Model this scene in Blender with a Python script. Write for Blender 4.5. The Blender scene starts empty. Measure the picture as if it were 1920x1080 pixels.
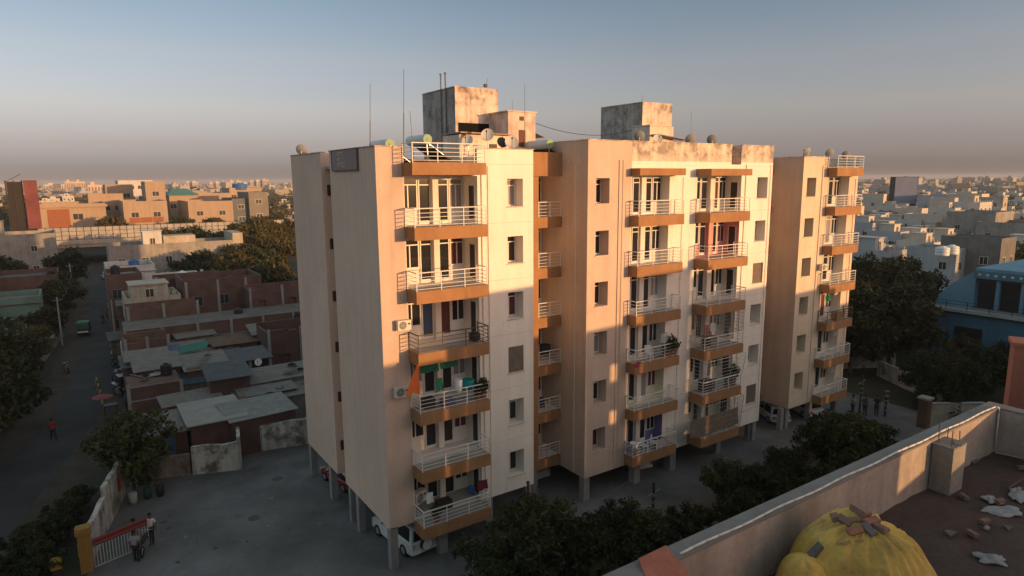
import bpy, math, random
import numpy as np
from mathutils import Matrix, Vector
R = math.radians
S = bpy.context.scene
COL = S.collection
rnd = random.Random(7)

# ---------------------------------------------------------------- camera, sky, sun, exposure
CAMP = Vector((-11.835, -28.636, 19.511)); YAW, PIT, ROL, FPX = .593, -.164, -.007, 1227.6
FW = Vector((math.sin(YAW)*math.cos(PIT), math.cos(YAW)*math.cos(PIT), math.sin(PIT)))
R0 = Vector((math.cos(YAW), -math.sin(YAW), 0)); U0 = R0.cross(FW)
RT = R0*math.cos(ROL) + U0*math.sin(ROL); UP = -R0*math.sin(ROL) + U0*math.cos(ROL)
cam_d = bpy.data.cameras.new('camera'); cam = bpy.data.objects.new('camera', cam_d); COL.objects.link(cam)
cam_d.sensor_width = 36; cam_d.lens = 36*FPX/1920; cam_d.clip_start = .1; cam_d.clip_end = 30000
cam.matrix_world = Matrix(((RT.x, UP.x, -FW.x, CAMP.x), (RT.y, UP.y, -FW.y, CAMP.y), (RT.z, UP.z, -FW.z, CAMP.z), (0, 0, 0, 1)))
S.camera = cam
SUN_EL, SUN_AZ = 4.5, 25.0        # azimuth from -Y towards +X
world = bpy.data.worlds.new('World'); S.world = world; world.use_nodes = True
wn = world.node_tree; bg = wn.nodes['Background']
sky = wn.nodes.new('ShaderNodeTexSky'); sky.sky_type = 'NISHITA'; sky.sun_disc = False
sky.sun_elevation = R(SUN_EL); sky.sun_rotation = R(180-SUN_AZ)
sky.air_density = 1.0; sky.dust_density = 1.0; sky.ozone_density = 3.0; sky.altitude = 200
# the dusty evening air away from the sun: the sky texture warmed and greyed towards the horizon by elevation
tcw = wn.nodes.new('ShaderNodeTexCoord'); sxw = wn.nodes.new('ShaderNodeSeparateXYZ'); rpw = wn.nodes.new('ShaderNodeValToRGB'); mlw = wn.nodes.new('ShaderNodeVectorMath'); mlw.operation = 'MULTIPLY'
wn.links.new(tcw.outputs['Generated'], sxw.inputs[0]); wn.links.new(sxw.outputs[2], rpw.inputs[0])
RAMP = [(.0, (1.62, 1.62, 3.4)), (.0196, (1.4, 1.32, 2.55)), (.0525, (1.95, 1.34, 1.74)), (.098, (2.95, 1.7, 1.56)), (.165, (3.3, 1.82, 1.47)), (.2465, (2.8, 1.74, 1.4)), (.34, (8.0, 4.3, 2.5)), (.6, (9.2, 4.9, 2.7)), (1., (6.4, 3.5, 1.95))]
while len(rpw.color_ramp.elements) < len(RAMP): rpw.color_ramp.elements.new(.5)
for e_, (p_, c_) in zip(rpw.color_ramp.elements, RAMP): e_.position = p_; e_.color = (*[k/10 for k in c_], 1)
# faint uneven dust in the air
mpw = wn.nodes.new('ShaderNodeMapping'); mpw.inputs['Scale'].default_value = (1.2, 1.2, 7); nzw = wn.nodes.new('ShaderNodeTexNoise'); nzw.inputs['Scale'].default_value = 1.6; nzw.inputs['Detail'].default_value = 5
mrw = wn.nodes.new('ShaderNodeMapRange'); mrw.inputs[3].default_value = .93; mrw.inputs[4].default_value = 1.07; vsw = wn.nodes.new('ShaderNodeVectorMath'); vsw.operation = 'SCALE'
wn.links.new(tcw.outputs['Generated'], mpw.inputs[0]); wn.links.new(mpw.outputs[0], nzw.inputs['Vector']); wn.links.new(nzw.outputs[0], mrw.inputs[0]); wn.links.new(sky.outputs[0], vsw.inputs[0]); wn.links.new(mrw.outputs[0], vsw.inputs['Scale'])
wn.links.new(vsw.outputs[0], mlw.inputs[0]); wn.links.new(rpw.outputs[0], mlw.inputs[1]); wn.links.new(mlw.outputs[0], bg.inputs[0]); bg.inputs[1].default_value = .15*10
sl = bpy.data.lights.new('sun', 'SUN'); sl.energy = 5.0; sl.angle = R(.7); sl.color = (1, .545, .215)
sun = bpy.data.objects.new('sun', sl); COL.objects.link(sun)
sd = Vector((math.sin(R(SUN_AZ))*math.cos(R(SUN_EL)), -math.cos(R(SUN_AZ))*math.cos(R(SUN_EL)), math.sin(R(SUN_EL))))
sun.rotation_euler = sd.to_track_quat('Z', 'Y').to_euler(); sun.location = (20, -60, 60)
S.view_settings.view_transform = 'Standard'; S.view_settings.look = 'None'
S.view_settings.exposure = 0.0; S.view_settings.gamma = 1
S.cycles.max_bounces = 6; S.cycles.diffuse_bounces = 4; S.cycles.volume_bounces = 0
S.cycles.transparent_max_bounces = 8; S.cycles.use_denoising = True

# ---------------------------------------------------------------- helpers
def ray(u, v): return FW + RT*((u-960)/FPX) + UP*((540-v)/FPX)
def G(u, v, z=0.):
    d = ray(u, v); return CAMP + d*((z-CAMP.z)/d.z)
def Yp(u, v, y):
    d = ray(u, v); return CAMP + d*((y-CAMP.y)/d.y)
def Xp(u, v, x):
    d = ray(u, v); return CAMP + d*((x-CAMP.x)/d.x)

class MB:
    def __init__(s): s.v = []; s.f = []; s.mi = []; s.c = 0; s.T = None
    def add(s, pts, faces):
        b = len(s.v)
        if s.T is not None: pts = [s.T @ Vector(p) for p in pts]
        s.v += [tuple(p) for p in pts]
        for f in faces: s.f.append([b+i for i in f]); s.mi.append(s.c)
        return s
    def quad(s, *p): return s.add(p, [tuple(range(len(p)))])
    def box(s, x0, x1, y0, y1, z0, z1):
        if x0 > x1: x0, x1 = x1, x0
        if y0 > y1: y0, y1 = y1, y0
        if z0 > z1: z0, z1 = z1, z0
        return s.add([(x0,y0,z0),(x1,y0,z0),(x1,y1,z0),(x0,y1,z0),(x0,y0,z1),(x1,y0,z1),(x1,y1,z1),(x0,y1,z1)],
                     [(0,3,2,1),(4,5,6,7),(0,1,5,4),(1,2,6,5),(2,3,7,6),(3,0,4,7)])
    def cbox(s, c, h, rz=0., rx=0.):
        M = Matrix.Translation(c) @ Matrix.Rotation(rz, 4, 'Z') @ Matrix.Rotation(rx, 4, 'X')
        p = [M @ Vector((a*h[0], b*h[1], d*h[2])) for d in (-1, 1) for a, b in ((-1,-1),(1,-1),(1,1),(-1,1))]
        return s.add(p, [(0,3,2,1),(4,5,6,7),(0,1,5,4),(1,2,6,5),(2,3,7,6),(3,0,4,7)])
    def cyl(s, p0, p1, r0, r1=None, n=10, cap=True):
        p0 = Vector(p0); p1 = Vector(p1); r1 = r0 if r1 is None else r1
        a = (p1-p0).normalized(); t = a.orthogonal().normalized(); b = a.cross(t)
        pts = []
        for p, r in ((p0, r0), (p1, r1)):
            pts += [p + t*(r*math.cos(2*math.pi*i/n)) + b*(r*math.sin(2*math.pi*i/n)) for i in range(n)]
        fs = [(i, (i+1) % n, n+(i+1) % n, n+i) for i in range(n)]
        if cap: fs += [tuple(range(n-1, -1, -1)), tuple(range(n, 2*n))]
        return s.add(pts, fs)
    def tube(s, pts, r, n=6):
        for i in range(len(pts)-1):
            ra, rb = (r, r) if not isinstance(r, (list, tuple)) else (r[i], r[i+1])
            s.cyl(pts[i], pts[i+1], ra, rb, n)
        return s
    def bar(s, p0, p1, w, h=None):
        p0 = Vector(p0); p1 = Vector(p1); h = h or w; a = p1-p0; L = a.length; a.normalize()
        t = Vector((0, 0, 1)).cross(a)
        t = Vector((1, 0, 0)) if t.length < 1e-4 else t.normalized()
        b = a.cross(t); t = t*(w/2); b = b*(h/2)
        pts = [p + i*t + j*b for p in (p0, p1) for i, j in ((-1,-1),(1,-1),(1,1),(-1,1))]
        return s.add(pts, [(0,3,2,1),(4,5,6,7),(0,1,5,4),(1,2,6,5),(2,3,7,6),(3,0,4,7)])
    def lathe(s, prof, o=(0,0,0), n=16, M=None):
        pts = []; M = M or Matrix.Translation(o)
        for r, z in prof: pts += [M @ Vector((r*math.cos(2*math.pi*i/n), r*math.sin(2*math.pi*i/n), z)) for i in range(n)]
        fs = []
        for k in range(len(prof)-1):
            for i in range(n): fs.append((k*n+i, k*n+(i+1) % n, (k+1)*n+(i+1) % n, (k+1)*n+i))
        fs.append(tuple(range(n-1, -1, -1))); fs.append(tuple(range((len(prof)-1)*n, len(prof)*n)))
        return s.add(pts, fs)
    def prism(s, poly, z0, z1):      # poly in XY, counter-clockwise
        n = len(poly)
        pts = [(x, y, z0) for x, y in poly] + [(x, y, z1) for x, y in poly]
        return s.add(pts, [tuple(range(n-1, -1, -1)), tuple(range(n, 2*n))] + [(i, (i+1) % n, n+(i+1) % n, n+i) for i in range(n)])
    def prof(s, poly, y0, y1):       # poly in XZ, extruded along Y
        n = len(poly)
        pts = [(x, y0, z) for x, z in poly] + [(x, y1, z) for x, z in poly]
        return s.add(pts, [tuple(range(n)), tuple(range(2*n-1, n-1, -1))] + [(i, n+i, n+(i+1) % n, (i+1) % n) for i in range(n)])
    def ball(s, c, r, n=10, m=7):
        c = Vector(c); rx, ry, rz = r if isinstance(r, (tuple, list)) else (r, r, r); pts = []
        for j in range(1, m):
            t = math.pi*j/m
            pts += [(c.x+rx*math.sin(t)*math.cos(2*math.pi*i/n), c.y+ry*math.sin(t)*math.sin(2*math.pi*i/n), c.z-rz*math.cos(t)) for i in range(n)]
        fs = [(j*n+i, j*n+(i+1) % n, (j+1)*n+(i+1) % n, (j+1)*n+i) for j in range(m-2) for i in range(n)]
        fs += [tuple(range(n-1, -1, -1)), tuple((m-2)*n+i for i in range(n))]
        return s.add(pts, fs)
    def mesh(s, name, mats, smooth=False):
        me = bpy.data.meshes.new(name); me.from_pydata(s.v, [], s.f)
        for m in (mats if isinstance(mats, (list, tuple)) else [mats]): me.materials.append(m)
        if len(me.materials) > 1: me.polygons.foreach_set('material_index', s.mi)
        if smooth: me.polygons.foreach_set('use_smooth', [True]*len(me.polygons))
        me.update(); return me
    def build(s, name, mats, parent=None, smooth=False):
        return link(name, s.mesh(name, mats, smooth), parent)
def link(name, me, parent=None, loc=None, rz=None):
    o = bpy.data.objects.new(name, me); COL.objects.link(o)
    if parent: o.parent = parent
    if loc is not None: o.location = loc
    if rz is not None: o.rotation_euler = (0, 0, rz)
    return o
def tag(o, label=None, cat=None, group=None, kind=None):
    if label: o['label'] = label
    if cat: o['category'] = cat
    if group: o['group'] = group
    if kind: o['kind'] = kind
    return o
def thing(name, label, cat, loc=(0,0,0), rz=0., group=None, sc=None):
    o = bpy.data.objects.new(name, None); COL.objects.link(o); o.empty_display_size = .3
    o.location = loc; o.rotation_euler = (0, 0, rz)
    if sc: o.scale = (sc, sc, sc) if not isinstance(sc, tuple) else sc
    return tag(o, label, cat, group)
def copy_tree(o, parent=None):
    c = o.copy(); COL.objects.link(c); c.parent = parent
    for ch in KIDS.get(o.name, []): copy_tree(ch, c)
    return c
KIDS = {}
def remember(o):                     # children of a prototype, found once
    ch = [x for x in COL.objects if x.parent == o]; KIDS[o.name] = ch
    for c in ch: remember(c)
    return o
def dup(o, loc, rz=0., label=None, group=None, sc=None):
    c = copy_tree(o); c.location = loc; c.rotation_euler = (0, 0, rz)
    if sc: c.scale = (sc, sc, sc) if not isinstance(sc, tuple) else sc
    if label: c['label'] = label
    if group: c['group'] = group
    return c
def struct(o): o['kind'] = 'structure'; return o

# ---------------------------------------------------------------- materials
MATS = {}
def mat(name, col, rough=.85, var=.12, sc=.5, fine=.06, fsc=8., streak=0., stain=None, stain_amt=0., ssc=1., zr=None, spec=.3, metal=0., bump=0., obj=False, lo=.45, hi=.7, drip=0.):
    if name in MATS: return MATS[name]
    m = bpy.data.materials.new(name); m.use_nodes = True; MATS[name] = m
    nt = m.node_tree; N = nt.nodes; L = nt.links; b = N['Principled BSDF']
    b.inputs['Roughness'].default_value = rough; b.inputs['Metallic'].default_value = metal
    b.inputs['Specular IOR Level'].default_value = spec
    if obj: vec = N.new('ShaderNodeTexCoord').outputs['Object']
    else: vec = N.new('ShaderNodeNewGeometry').outputs['Position']
    rgb = N.new('ShaderNodeRGB'); rgb.outputs[0].default_value = (*col, 1); cur = rgb.outputs[0]
    def noise(scale, v=vec, det=4., rg=.6):
        n = N.new('ShaderNodeTexNoise'); n.inputs['Scale'].default_value = scale; n.inputs['Detail'].default_value = det
        n.inputs['Roughness'].default_value = rg; L.new(v, n.inputs['Vector']); return n.outputs['Fac']
    def rmap(f, a, c, d, e):
        r = N.new('ShaderNodeMapRange'); L.new(f, r.inputs[0])
        for i, x in enumerate((a, c, d, e)): r.inputs[i+1].default_value = x
        return r.outputs[0]
    def mult(c, f):
        x = N.new('ShaderNodeMix'); x.data_type = 'RGBA'; x.blend_type = 'MULTIPLY'; x.inputs[0].default_value = 1
        L.new(c, x.inputs[6]); L.new(f, x.inputs[7]); return x.outputs[2]
    if var: cur = mult(cur, rmap(noise(sc), .3, .7, 1-var, 1+var))
    if fine: cur = mult(cur, rmap(noise(fsc, det=6), .3, .7, 1-fine, 1+fine))
    if streak:
        mp = N.new('ShaderNodeMapping'); mp.inputs['Scale'].default_value = (2.2, 2.2, .1); L.new(vec, mp.inputs[0])
        cur = mult(cur, rmap(noise(1., mp.outputs[0], 5), .35, .62, 1-streak, 1.02))
    if drip:
        mp = N.new('ShaderNodeMapping'); mp.inputs['Scale'].default_value = (1.9, 1.9, .16); mp.inputs['Location'].default_value = (7, 3, 1); L.new(vec, mp.inputs[0])
        f1 = rmap(noise(1., mp.outputs[0], 7, .7), .54, .72, 0, 1); f2 = rmap(noise(.22, det=3), .42, .6, 0, 1)
        mm = N.new('ShaderNodeMath'); mm.operation = 'MULTIPLY'; L.new(f1, mm.inputs[0]); L.new(f2, mm.inputs[1])
        cur = mult(cur, rmap(mm.outputs[0], 0, 1, 1, 1-drip))
    if stain:
        f = rmap(noise(ssc, det=9, rg=.68), lo, hi, 0, stain_amt)
        if zr:
            sx = N.new('ShaderNodeSeparateXYZ'); L.new(vec, sx.inputs[0])
            g = rmap(sx.outputs[2], zr[0], zr[1], 0, 1)
            mm = N.new('ShaderNodeMath'); mm.operation = 'MULTIPLY'; L.new(f, mm.inputs[0]); L.new(g, mm.inputs[1]); f = mm.outputs[0]
        x = N.new('ShaderNodeMix'); x.data_type = 'RGBA'; L.new(f, x.inputs[0]); L.new(cur, x.inputs[6]); x.inputs[7].default_value = (*stain, 1); cur = x.outputs[2]
    L.new(cur, b.inputs['Base Color'])
    if bump:
        bp = N.new('ShaderNodeBump'); bp.inputs['Strength'].default_value = bump; bp.inputs['Distance'].default_value = .03
        L.new(noise(fsc, det=6), bp.inputs['Height']); L.new(bp.outputs[0], b.inputs['Normal'])
    return m
def brick(name, c1, c2, mortar, scale=4.2, dirt=.3):
    if name in MATS: return MATS[name]
    m = bpy.data.materials.new(name); m.use_nodes = True; MATS[name] = m
    nt = m.node_tree; N = nt.nodes; L = nt.links; b = N['Principled BSDF']; b.inputs['Roughness'].default_value = .9
    g = N.new('ShaderNodeNewGeometry'); sx = N.new('ShaderNodeSeparateXYZ'); L.new(g.outputs['Position'], sx.inputs[0])
    ad = N.new('ShaderNodeMath'); L.new(sx.outputs[0], ad.inputs[0]); L.new(sx.outputs[1], ad.inputs[1])
    cb = N.new('ShaderNodeCombineXYZ'); L.new(ad.outputs[0], cb.inputs[0]); L.new(sx.outputs[2], cb.inputs[1])
    t = N.new('ShaderNodeTexBrick'); L.new(cb.outputs[0], t.inputs['Vector']); t.inputs['Scale'].default_value = scale
    t.inputs['Color1'].default_value = (*c1, 1); t.inputs['Color2'].default_value = (*c2, 1); t.inputs['Mortar'].default_value = (*mortar, 1)
    t.inputs['Mortar Size'].default_value = .02
    n = N.new('ShaderNodeTexNoise'); n.inputs['Scale'].default_value = .8; n.inputs['Detail'].default_value = 7; L.new(g.outputs['Position'], n.inputs['Vector'])
    r = N.new('ShaderNodeMapRange'); L.new(n.outputs[0], r.inputs[0])
    for i, x in enumerate((.32, .68, 1-dirt, 1.15)): r.inputs[i+1].default_value = x
    x = N.new('ShaderNodeMix'); x.data_type = 'RGBA'; x.blend_type = 'MULTIPLY'; x.inputs[0].default_value = 1
    L.new(t.outputs[0], x.inputs[6]); L.new(r.outputs[0], x.inputs[7]); L.new(x.outputs[2], b.inputs['Base Color'])
    return m
def leafmat(name, a, b_, tr=.25):
    m = bpy.data.materials.new(name); m.use_nodes = True; nt = m.node_tree; N = nt.nodes; L = nt.links
    out = N['Material Output']; p = N['Principled BSDF']; p.inputs['Roughness'].default_value = .6; p.inputs['Specular IOR Level'].default_value = .25
    g = N.new('ShaderNodeNewGeometry'); no = N.new('ShaderNodeTexNoise'); no.inputs['Scale'].default_value = .9; L.new(g.outputs['Position'], no.inputs['Vector'])
    ad = N.new('ShaderNodeMath'); ad.operation = 'MULTIPLY_ADD'; ad.inputs[1].default_value = .5; L.new(g.outputs['Random Per Island'], ad.inputs[0]); L.new(no.outputs[0], ad.inputs[2])
    r = N.new('ShaderNodeMapRange'); L.new(ad.outputs[0], r.inputs[0]); r.inputs[1].default_value = .3; r.inputs[2].default_value = 1.1
    x = N.new('ShaderNodeMix'); x.data_type = 'RGBA'; L.new(r.outputs[0], x.inputs[0]); x.inputs[6].default_value = (*a, 1); x.inputs[7].default_value = (*b_, 1)
    L.new(x.outputs[2], p.inputs['Base Color'])
    t = N.new('ShaderNodeBsdfTranslucent'); L.new(x.outputs[2], t.inputs[0]); ms = N.new('ShaderNodeMixShader'); ms.inputs[0].default_value = tr
    L.new(p.outputs[0], ms.inputs[1]); L.new(t.outputs[0], ms.inputs[2]); L.new(ms.outputs[0], out.inputs[0])
    return m
def flat(name, col, rough=.6, **k): return mat(name, col, rough, var=k.pop('var', .05), fine=k.pop('fine', .03), obj=k.pop('obj', True), **k)

GLASS = mat('window_glass', (.022, .024, .028), .07, var=0, fine=0, spec=.5)
UPVC = flat('white_frame', (.72, .70, .66), .45)
DARKDOOR = flat('dark_door', (.045, .032, .028), .5)
CONC = mat('concrete', (.27, .26, .25), .9, .18, .7, .1, 9, streak=.15)
CONCD = mat('dark_concrete', (.17, .165, .16), .9, .18, .7, .1, 9, streak=.15)
STEEL = flat('steel', (.42, .42, .42), .4, metal=.7)
BLACK = flat('black_plastic', (.02, .02, .022), .5)
RUBBER = flat('rubber', (.018, .018, .018), .85)
WHITE = flat('white_paint', (.72, .72, .70), .5)
# ================================================================ the apartment building
P_BEIGE = mat('beige_paint', (.60, .45, .36), .88, .10, .35, .05, 7, streak=.07, drip=.3, stain=(.33, .26, .2), stain_amt=.45, ssc=.45, lo=.55, hi=.85)
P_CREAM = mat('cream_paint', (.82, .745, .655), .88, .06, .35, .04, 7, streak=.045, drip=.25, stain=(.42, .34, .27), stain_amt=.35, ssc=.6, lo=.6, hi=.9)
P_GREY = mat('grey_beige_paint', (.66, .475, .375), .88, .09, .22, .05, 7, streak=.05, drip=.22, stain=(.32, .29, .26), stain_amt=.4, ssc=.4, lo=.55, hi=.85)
P_TAN = mat('tan_paint', (.52, .40, .31), .88, .14, .3, .06, 7, streak=.08)
P_OCHRE = mat('ochre_fascia', (.34, .178, .083), .85, .13, .8, .08, 9, streak=.1, stain=(.12, .08, .05), stain_amt=.6, ssc=1.1, lo=.6, hi=.8)
P_INNER = mat('balcony_plaster', (.76, .70, .62), .88, .06, .5, .04, 8)
P_ROOF = mat('roof_screed', (.34, .32, .29), .92, .2, .5, .1, 6)
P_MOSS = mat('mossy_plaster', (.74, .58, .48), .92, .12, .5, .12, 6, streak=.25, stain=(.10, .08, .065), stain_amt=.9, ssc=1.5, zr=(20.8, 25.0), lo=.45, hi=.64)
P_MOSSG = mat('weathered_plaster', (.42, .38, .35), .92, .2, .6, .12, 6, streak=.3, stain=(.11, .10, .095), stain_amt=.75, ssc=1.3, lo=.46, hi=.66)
P_PARA = mat('stained_parapet', (.74, .60, .48), .9, .12, .4, .1, 6, streak=.3, stain=(.20, .165, .14), stain_amt=.75, ssc=1.2, zr=(20.3, 21.0), lo=.45, hi=.58)
P_PINK = mat('pink_plaster', (.66, .33, .30), .88, .08, .5, .04, 8)
P_VIOLET = mat('violet_plaster', (.22, .18, .34), .88, .08, .5, .04, 8)
P_YEL = mat('yellow_plaster', (.70, .66, .48), .88, .08, .5, .04, 8)
RAILW = flat('white_railing', (.70, .66, .62), .5)
RAILB = flat('brown_railing', (.10, .06, .045), .5)

B = thing('apartment_building', 'six storey cream and beige apartment building on concrete stilts with ochre balconies', 'apartment building')
ZF = [2.3 + 3*k for k in range(6)]
def facade(mb, y, x0, x1, z0, z1, holes, depth=.3, xz=None):
    """front wall facing -Y at plane y with rectangular holes (xa,xb,za,zb,depth) and their reveals"""
    xs = sorted({x0, x1, *[h[0] for h in holes], *[h[1] for h in holes]}); zs = sorted({z0, z1, *[h[2] for h in holes], *[h[3] for h in holes]})
    xs = [a for a in xs if x0 <= a <= x1]; zs = [a for a in zs if z0 <= a <= z1]
    for i in range(len(xs)-1):
        za = None
        for j in range(len(zs)-1):
            cx = (xs[i]+xs[i+1])/2; cz = (zs[j]+zs[j+1])/2
            inside = any(h[0] < cx < h[1] and h[2] < cz < h[3] for h in holes)
            if not inside and za is None: za = zs[j]
            if inside and za is not None: mb.quad((xs[i],y,za),(xs[i+1],y,za),(xs[i+1],y,zs[j]),(xs[i],y,zs[j])); za = None
        if za is not None: mb.quad((xs[i],y,za),(xs[i+1],y,za),(xs[i+1],y,z1),(xs[i],y,z1))
def reveal(mb, y, h, open_top=False):
    xa, xb, za, zb, d = h; yb = y+d
    mb.quad((xa,y,za),(xa,y,zb),(xa,yb,zb),(xa,yb,za)); mb.quad((xb,y,za),(xb,yb,za),(xb,yb,zb),(xb,y,zb))
    mb.quad((xa,y,za),(xa,yb,za),(xb,yb,za),(xb,y,za))
    if not open_top: mb.quad((xa,y,zb),(xb,y,zb),(xb,yb,zb),(xa,yb,zb))
    mb.quad((xa,yb,za),(xa,yb,zb),(xb,yb,zb),(xb,yb,za))

# --- window and door prototypes (frame part, panes and leaves as sub-parts), copied over the facades
WPROTO = {}
def frame_mesh(w, h, n, tr):
    t = .055; m = MB(); d = .06
    m.box(0, t, -d, 0, 0, h); m.box(w-t, w, -d, 0, 0, h); m.box(t, w-t, -d, 0, 0, t); m.box(t, w-t, -d, 0, h-t, h)
    if tr: m.box(t, w-t, -d, 0, h-tr-t, h-tr)
    top = h-tr-t if tr else h-t
    for i in range(1, n): x = w*i/n; m.box(x-t/2, x+t/2, -d+.006, 0, t, top)
    return m
def window(x, y, z, w, h, n=2, tr=.3, parent=None, pane=GLASS, rz=0.):
    key = (round(w, 2), round(h, 2), n, tr)
    if key not in WPROTO:
        p = MB(); p.box(.03, w-.03, -.02, -.004, .03, h-.03); WPROTO[key] = (frame_mesh(w, h, n, tr).mesh('window', UPVC), p)
    fm, p = WPROTO[key]
    pk = key + (pane.name,)
    if pk not in WPROTO: WPROTO[pk] = p.mesh('pane', pane)
    o = link('window', fm, parent or B, (x, y, z), rz); link('pane', WPROTO[pk], o); return o
def door(x, y, z, w, h, tr=.3, leaf=GLASS, parent=None, rz=0., kick=True):
    key = ('d', round(w, 2), round(h, 2), tr)
    if key not in WPROTO:
        m = frame_mesh(w, h, 1, tr); m.box(.055, w-.055, -.05, 0, .055, .16 if kick else .07); WPROTO[key] = m.mesh('door', UPVC)
    lk = key + (leaf.name,)
    if lk not in WPROTO:
        m = MB(); m.box(.05, w-.05, -.025, -.004, .04, h-.04); m.cyl((w-.1, -.03, 1.0), (w-.1, -.06, 1.0), .02, n=6); WPROTO[lk] = m.mesh('door_leaf', leaf)
    o = link('door', WPROTO[key], parent or B, (x, y, z), rz); link('door_leaf', WPROTO[lk], o); return o
CURT_R = flat('maroon_curtain', (.11, .035, .03), .8); CURT_B = flat('blue_curtain', (.05, .08, .15), .8); CURT_G = flat('grey_curtain', (.26, .25, .26), .8)
PANES = [GLASS, GLASS, GLASS, CURT_R, GLASS, CURT_G]

def railing(x0, x1, y0, y1, z, h=.86, posts=3, m=RAILW, sides='lr', parent=None, rails=4):
    """front run along y0 plus returns to y1"""
    mb = MB(); r = .02
    for i in range(posts+1):
        x = x0+(x1-x0)*i/posts; mb.box(x-r, x+r, y0-r, y0+r, z, z+h)
    for k in range(rails):
        zz = z+.1+(h-.1)*k/rails
        mb.box(x0, x1, y0-.011, y0+.011, zz-.011, zz+.011)
    mb.box(x0-.025, x1+.025, y0-.028, y0+.028, z+h, z+h+.045)
    for sd_, xx in (('l', x0), ('r', x1)):
        if sd_ in sides:
            mb.box(xx-r, xx+r, y1-.06, y1-.06+2*r, z, z+h)
            for k in range(rails):
                zz = z+.1+(h-.1)*k/rails; mb.box(xx-.011, xx+.011, y0+.012, y1-.01, zz-.011, zz+.011)
            mb.box(xx-.026, xx+.026, y0+.03, y1-.005, z+h+.001, z+h+.044)
    return mb.build('railing', m, parent or B)
def balcony(x0, x1, y0, yw, z, ft=.6, rail=RAILW, posts=3, sides='lr', name='balcony', h=.86, with_rail=True):
    mb = MB(); mb.box(x0, x1, y0, yw-.003, z+.04-ft, z+.04)
    o = mb.build(name, P_OCHRE, B)
    f = MB(); f.box(x0+.1, x1-.1, y0+.1, yw-.01, z+.041, z+.05); f.build('balcony_floor', P_ROOF, o)
    if with_rail: railing(x0+.04, x1-.04, y0+.04, yw, z+.04, h, posts, rail, sides, parent=o)
    return o
def copybal(o, dz, rail=None):
    c = o.copy(); COL.objects.link(c); c.location.z += dz
    for k in KB[o.name]:
        d = k.copy(); COL.objects.link(d); d.parent = c
        if rail and d.name.startswith('railing'):
            d.data = d.data.copy(); d.data.materials[0] = rail
    return c
KB = {}

ZB1, ZT1, ZB2, ZT2, ZB3, ZT3, ZR = 2.25, 21.05, 1.58, 21.67, 1.75, 21.0, 20.3
YB, YE, YR = -.12, -.23, 13.46
ND = .75                                        # depth of the window niches
# ---------------- block one
w1 = [(7.2, 8.2, z+.82, z+2.26, ND) for z in ZF]
r1 = [(1.39, 5.4, z, z+2.41, 1.5) for z in ZF]
pg = (1.39, 5.4, ZR, ZT1+1, .22)
mb = MB(); facade(mb, 0, 0, 1.36, ZB1, ZT1, []); mb.build('wall', P_BEIGE, B)
mb = MB(); facade(mb, 0, 1.36, 8.87, ZB1, ZT1, w1+r1+[pg])
for h in w1: reveal(mb, 0, h)
mb.quad((8.87,0,ZB1),(8.87,5.2,ZB1),(8.87,5.2,ZT1),(8.87,0,ZT1)); mb.build('wall', P_CREAM, B)
def recess(mb, y, h, col=P_INNER):
    m = MB(); xa, xb, za, zb, d = h; reveal(m, y, (xa+.004, xb-.004, za+.005, zb-.004, d)); m.build('balcony_recess', col, B)
for h in r1: recess(mb, 0, h)
mb = MB()                                       # left flank: near wall, slot, far wall
mb.box(-.0, .22, .004, 6.27, ZB1, ZT1); mb.box(0, .22, 7.7, YR, ZB1, ZT1)
mb.box(.222, 1.1, 6.05, 6.26, ZB1, ZT1-.02); mb.box(.222, 1.1, 7.71, 7.9, ZB1, ZT1-.02); mb.box(.9, 1.12, 6.261, 7.709, ZB1, ZT1-.4)
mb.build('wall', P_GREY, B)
for z in ZF: m = MB(); m.box(.28, .62, 7.66, 7.705, z+1.4, z+2.0); m.build('ventilator', DARKDOOR, B)
m = MB()                                       # roof slab, soffit, back and inner parapets
m.box(.23, 8.86, .3, YR-.2, ZR-.15, ZR); m.box(.225, 8.86, .3, YR-.25, ZB1+.01, ZB1+.2); m.box(.225, 40.6, YR-.2, YR, ZB1, ZT1-.1)
m.box(.225, 1.385, .01, .2, ZR+.005, ZT1-.004); m.box(5.41, 8.86, .01, .2, ZR+.005, ZT1-.004); m.box(8.66, 8.86, .21, 5.2, ZR+.005, ZT1-.004)
m.build('roof', P_ROOF, B)
t = .05                                # copings
for b_ in ((-.04, 1.38, -.04, .24), (5.42, 8.91, -.04, .24), (-.04, .26, .25, 6.3), (-.04, .26, 7.68, YR)): m = MB(); m.box(*b_, ZT1+.003, ZT1+t); m.build('coping', P_PARA, B)
bal1 = balcony(1.33, 5.3, -1.1, 0, ZF[5]); remember(bal1); KB[bal1.name] = KIDS[bal1.name]
for k in range(5): copybal(bal1, -3*(5-k), RAILB if k == 3 else None)
rb = balcony(1.31, 5.26, -1.1, 0, ZR-.02, ft=.57, name='roof_balcony'); remember(rb)
yr = 1.5
for k, z in enumerate(ZF):
    pa = PANES[(k*2+1) % 6]
    window(1.72, yr, z+.8, 1.04, 1.5, 2, .28, pane=GLASS if k != 2 else CURT_G)
    door(2.82, yr, z+.03, .66, 2.26, .28, leaf=CURT_B if k == 3 else GLASS)
    door(3.87, yr, z+.03, .64, 2.26, .28, leaf=CURT_R if k == 3 else (DARKDOOR if k == 1 else GLASS))
    window(4.55, yr, z+.8, .8, 1.5, 2, .28, pane=pa)
    o = door(5.395, .85, z+.03, .66, 1.95, 0, leaf=DARKDOOR, rz=-math.pi/2)
    window(7.22, ND-.005, z+.83, .96, 1.4, 2, .3, pane=PANES[k])
for z in ZF: m = MB(); m.box(3.5, 3.82, 1.2, 1.495, z+.008, z+2.4); m.build('nib_wall', P_INNER, B)
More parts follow.
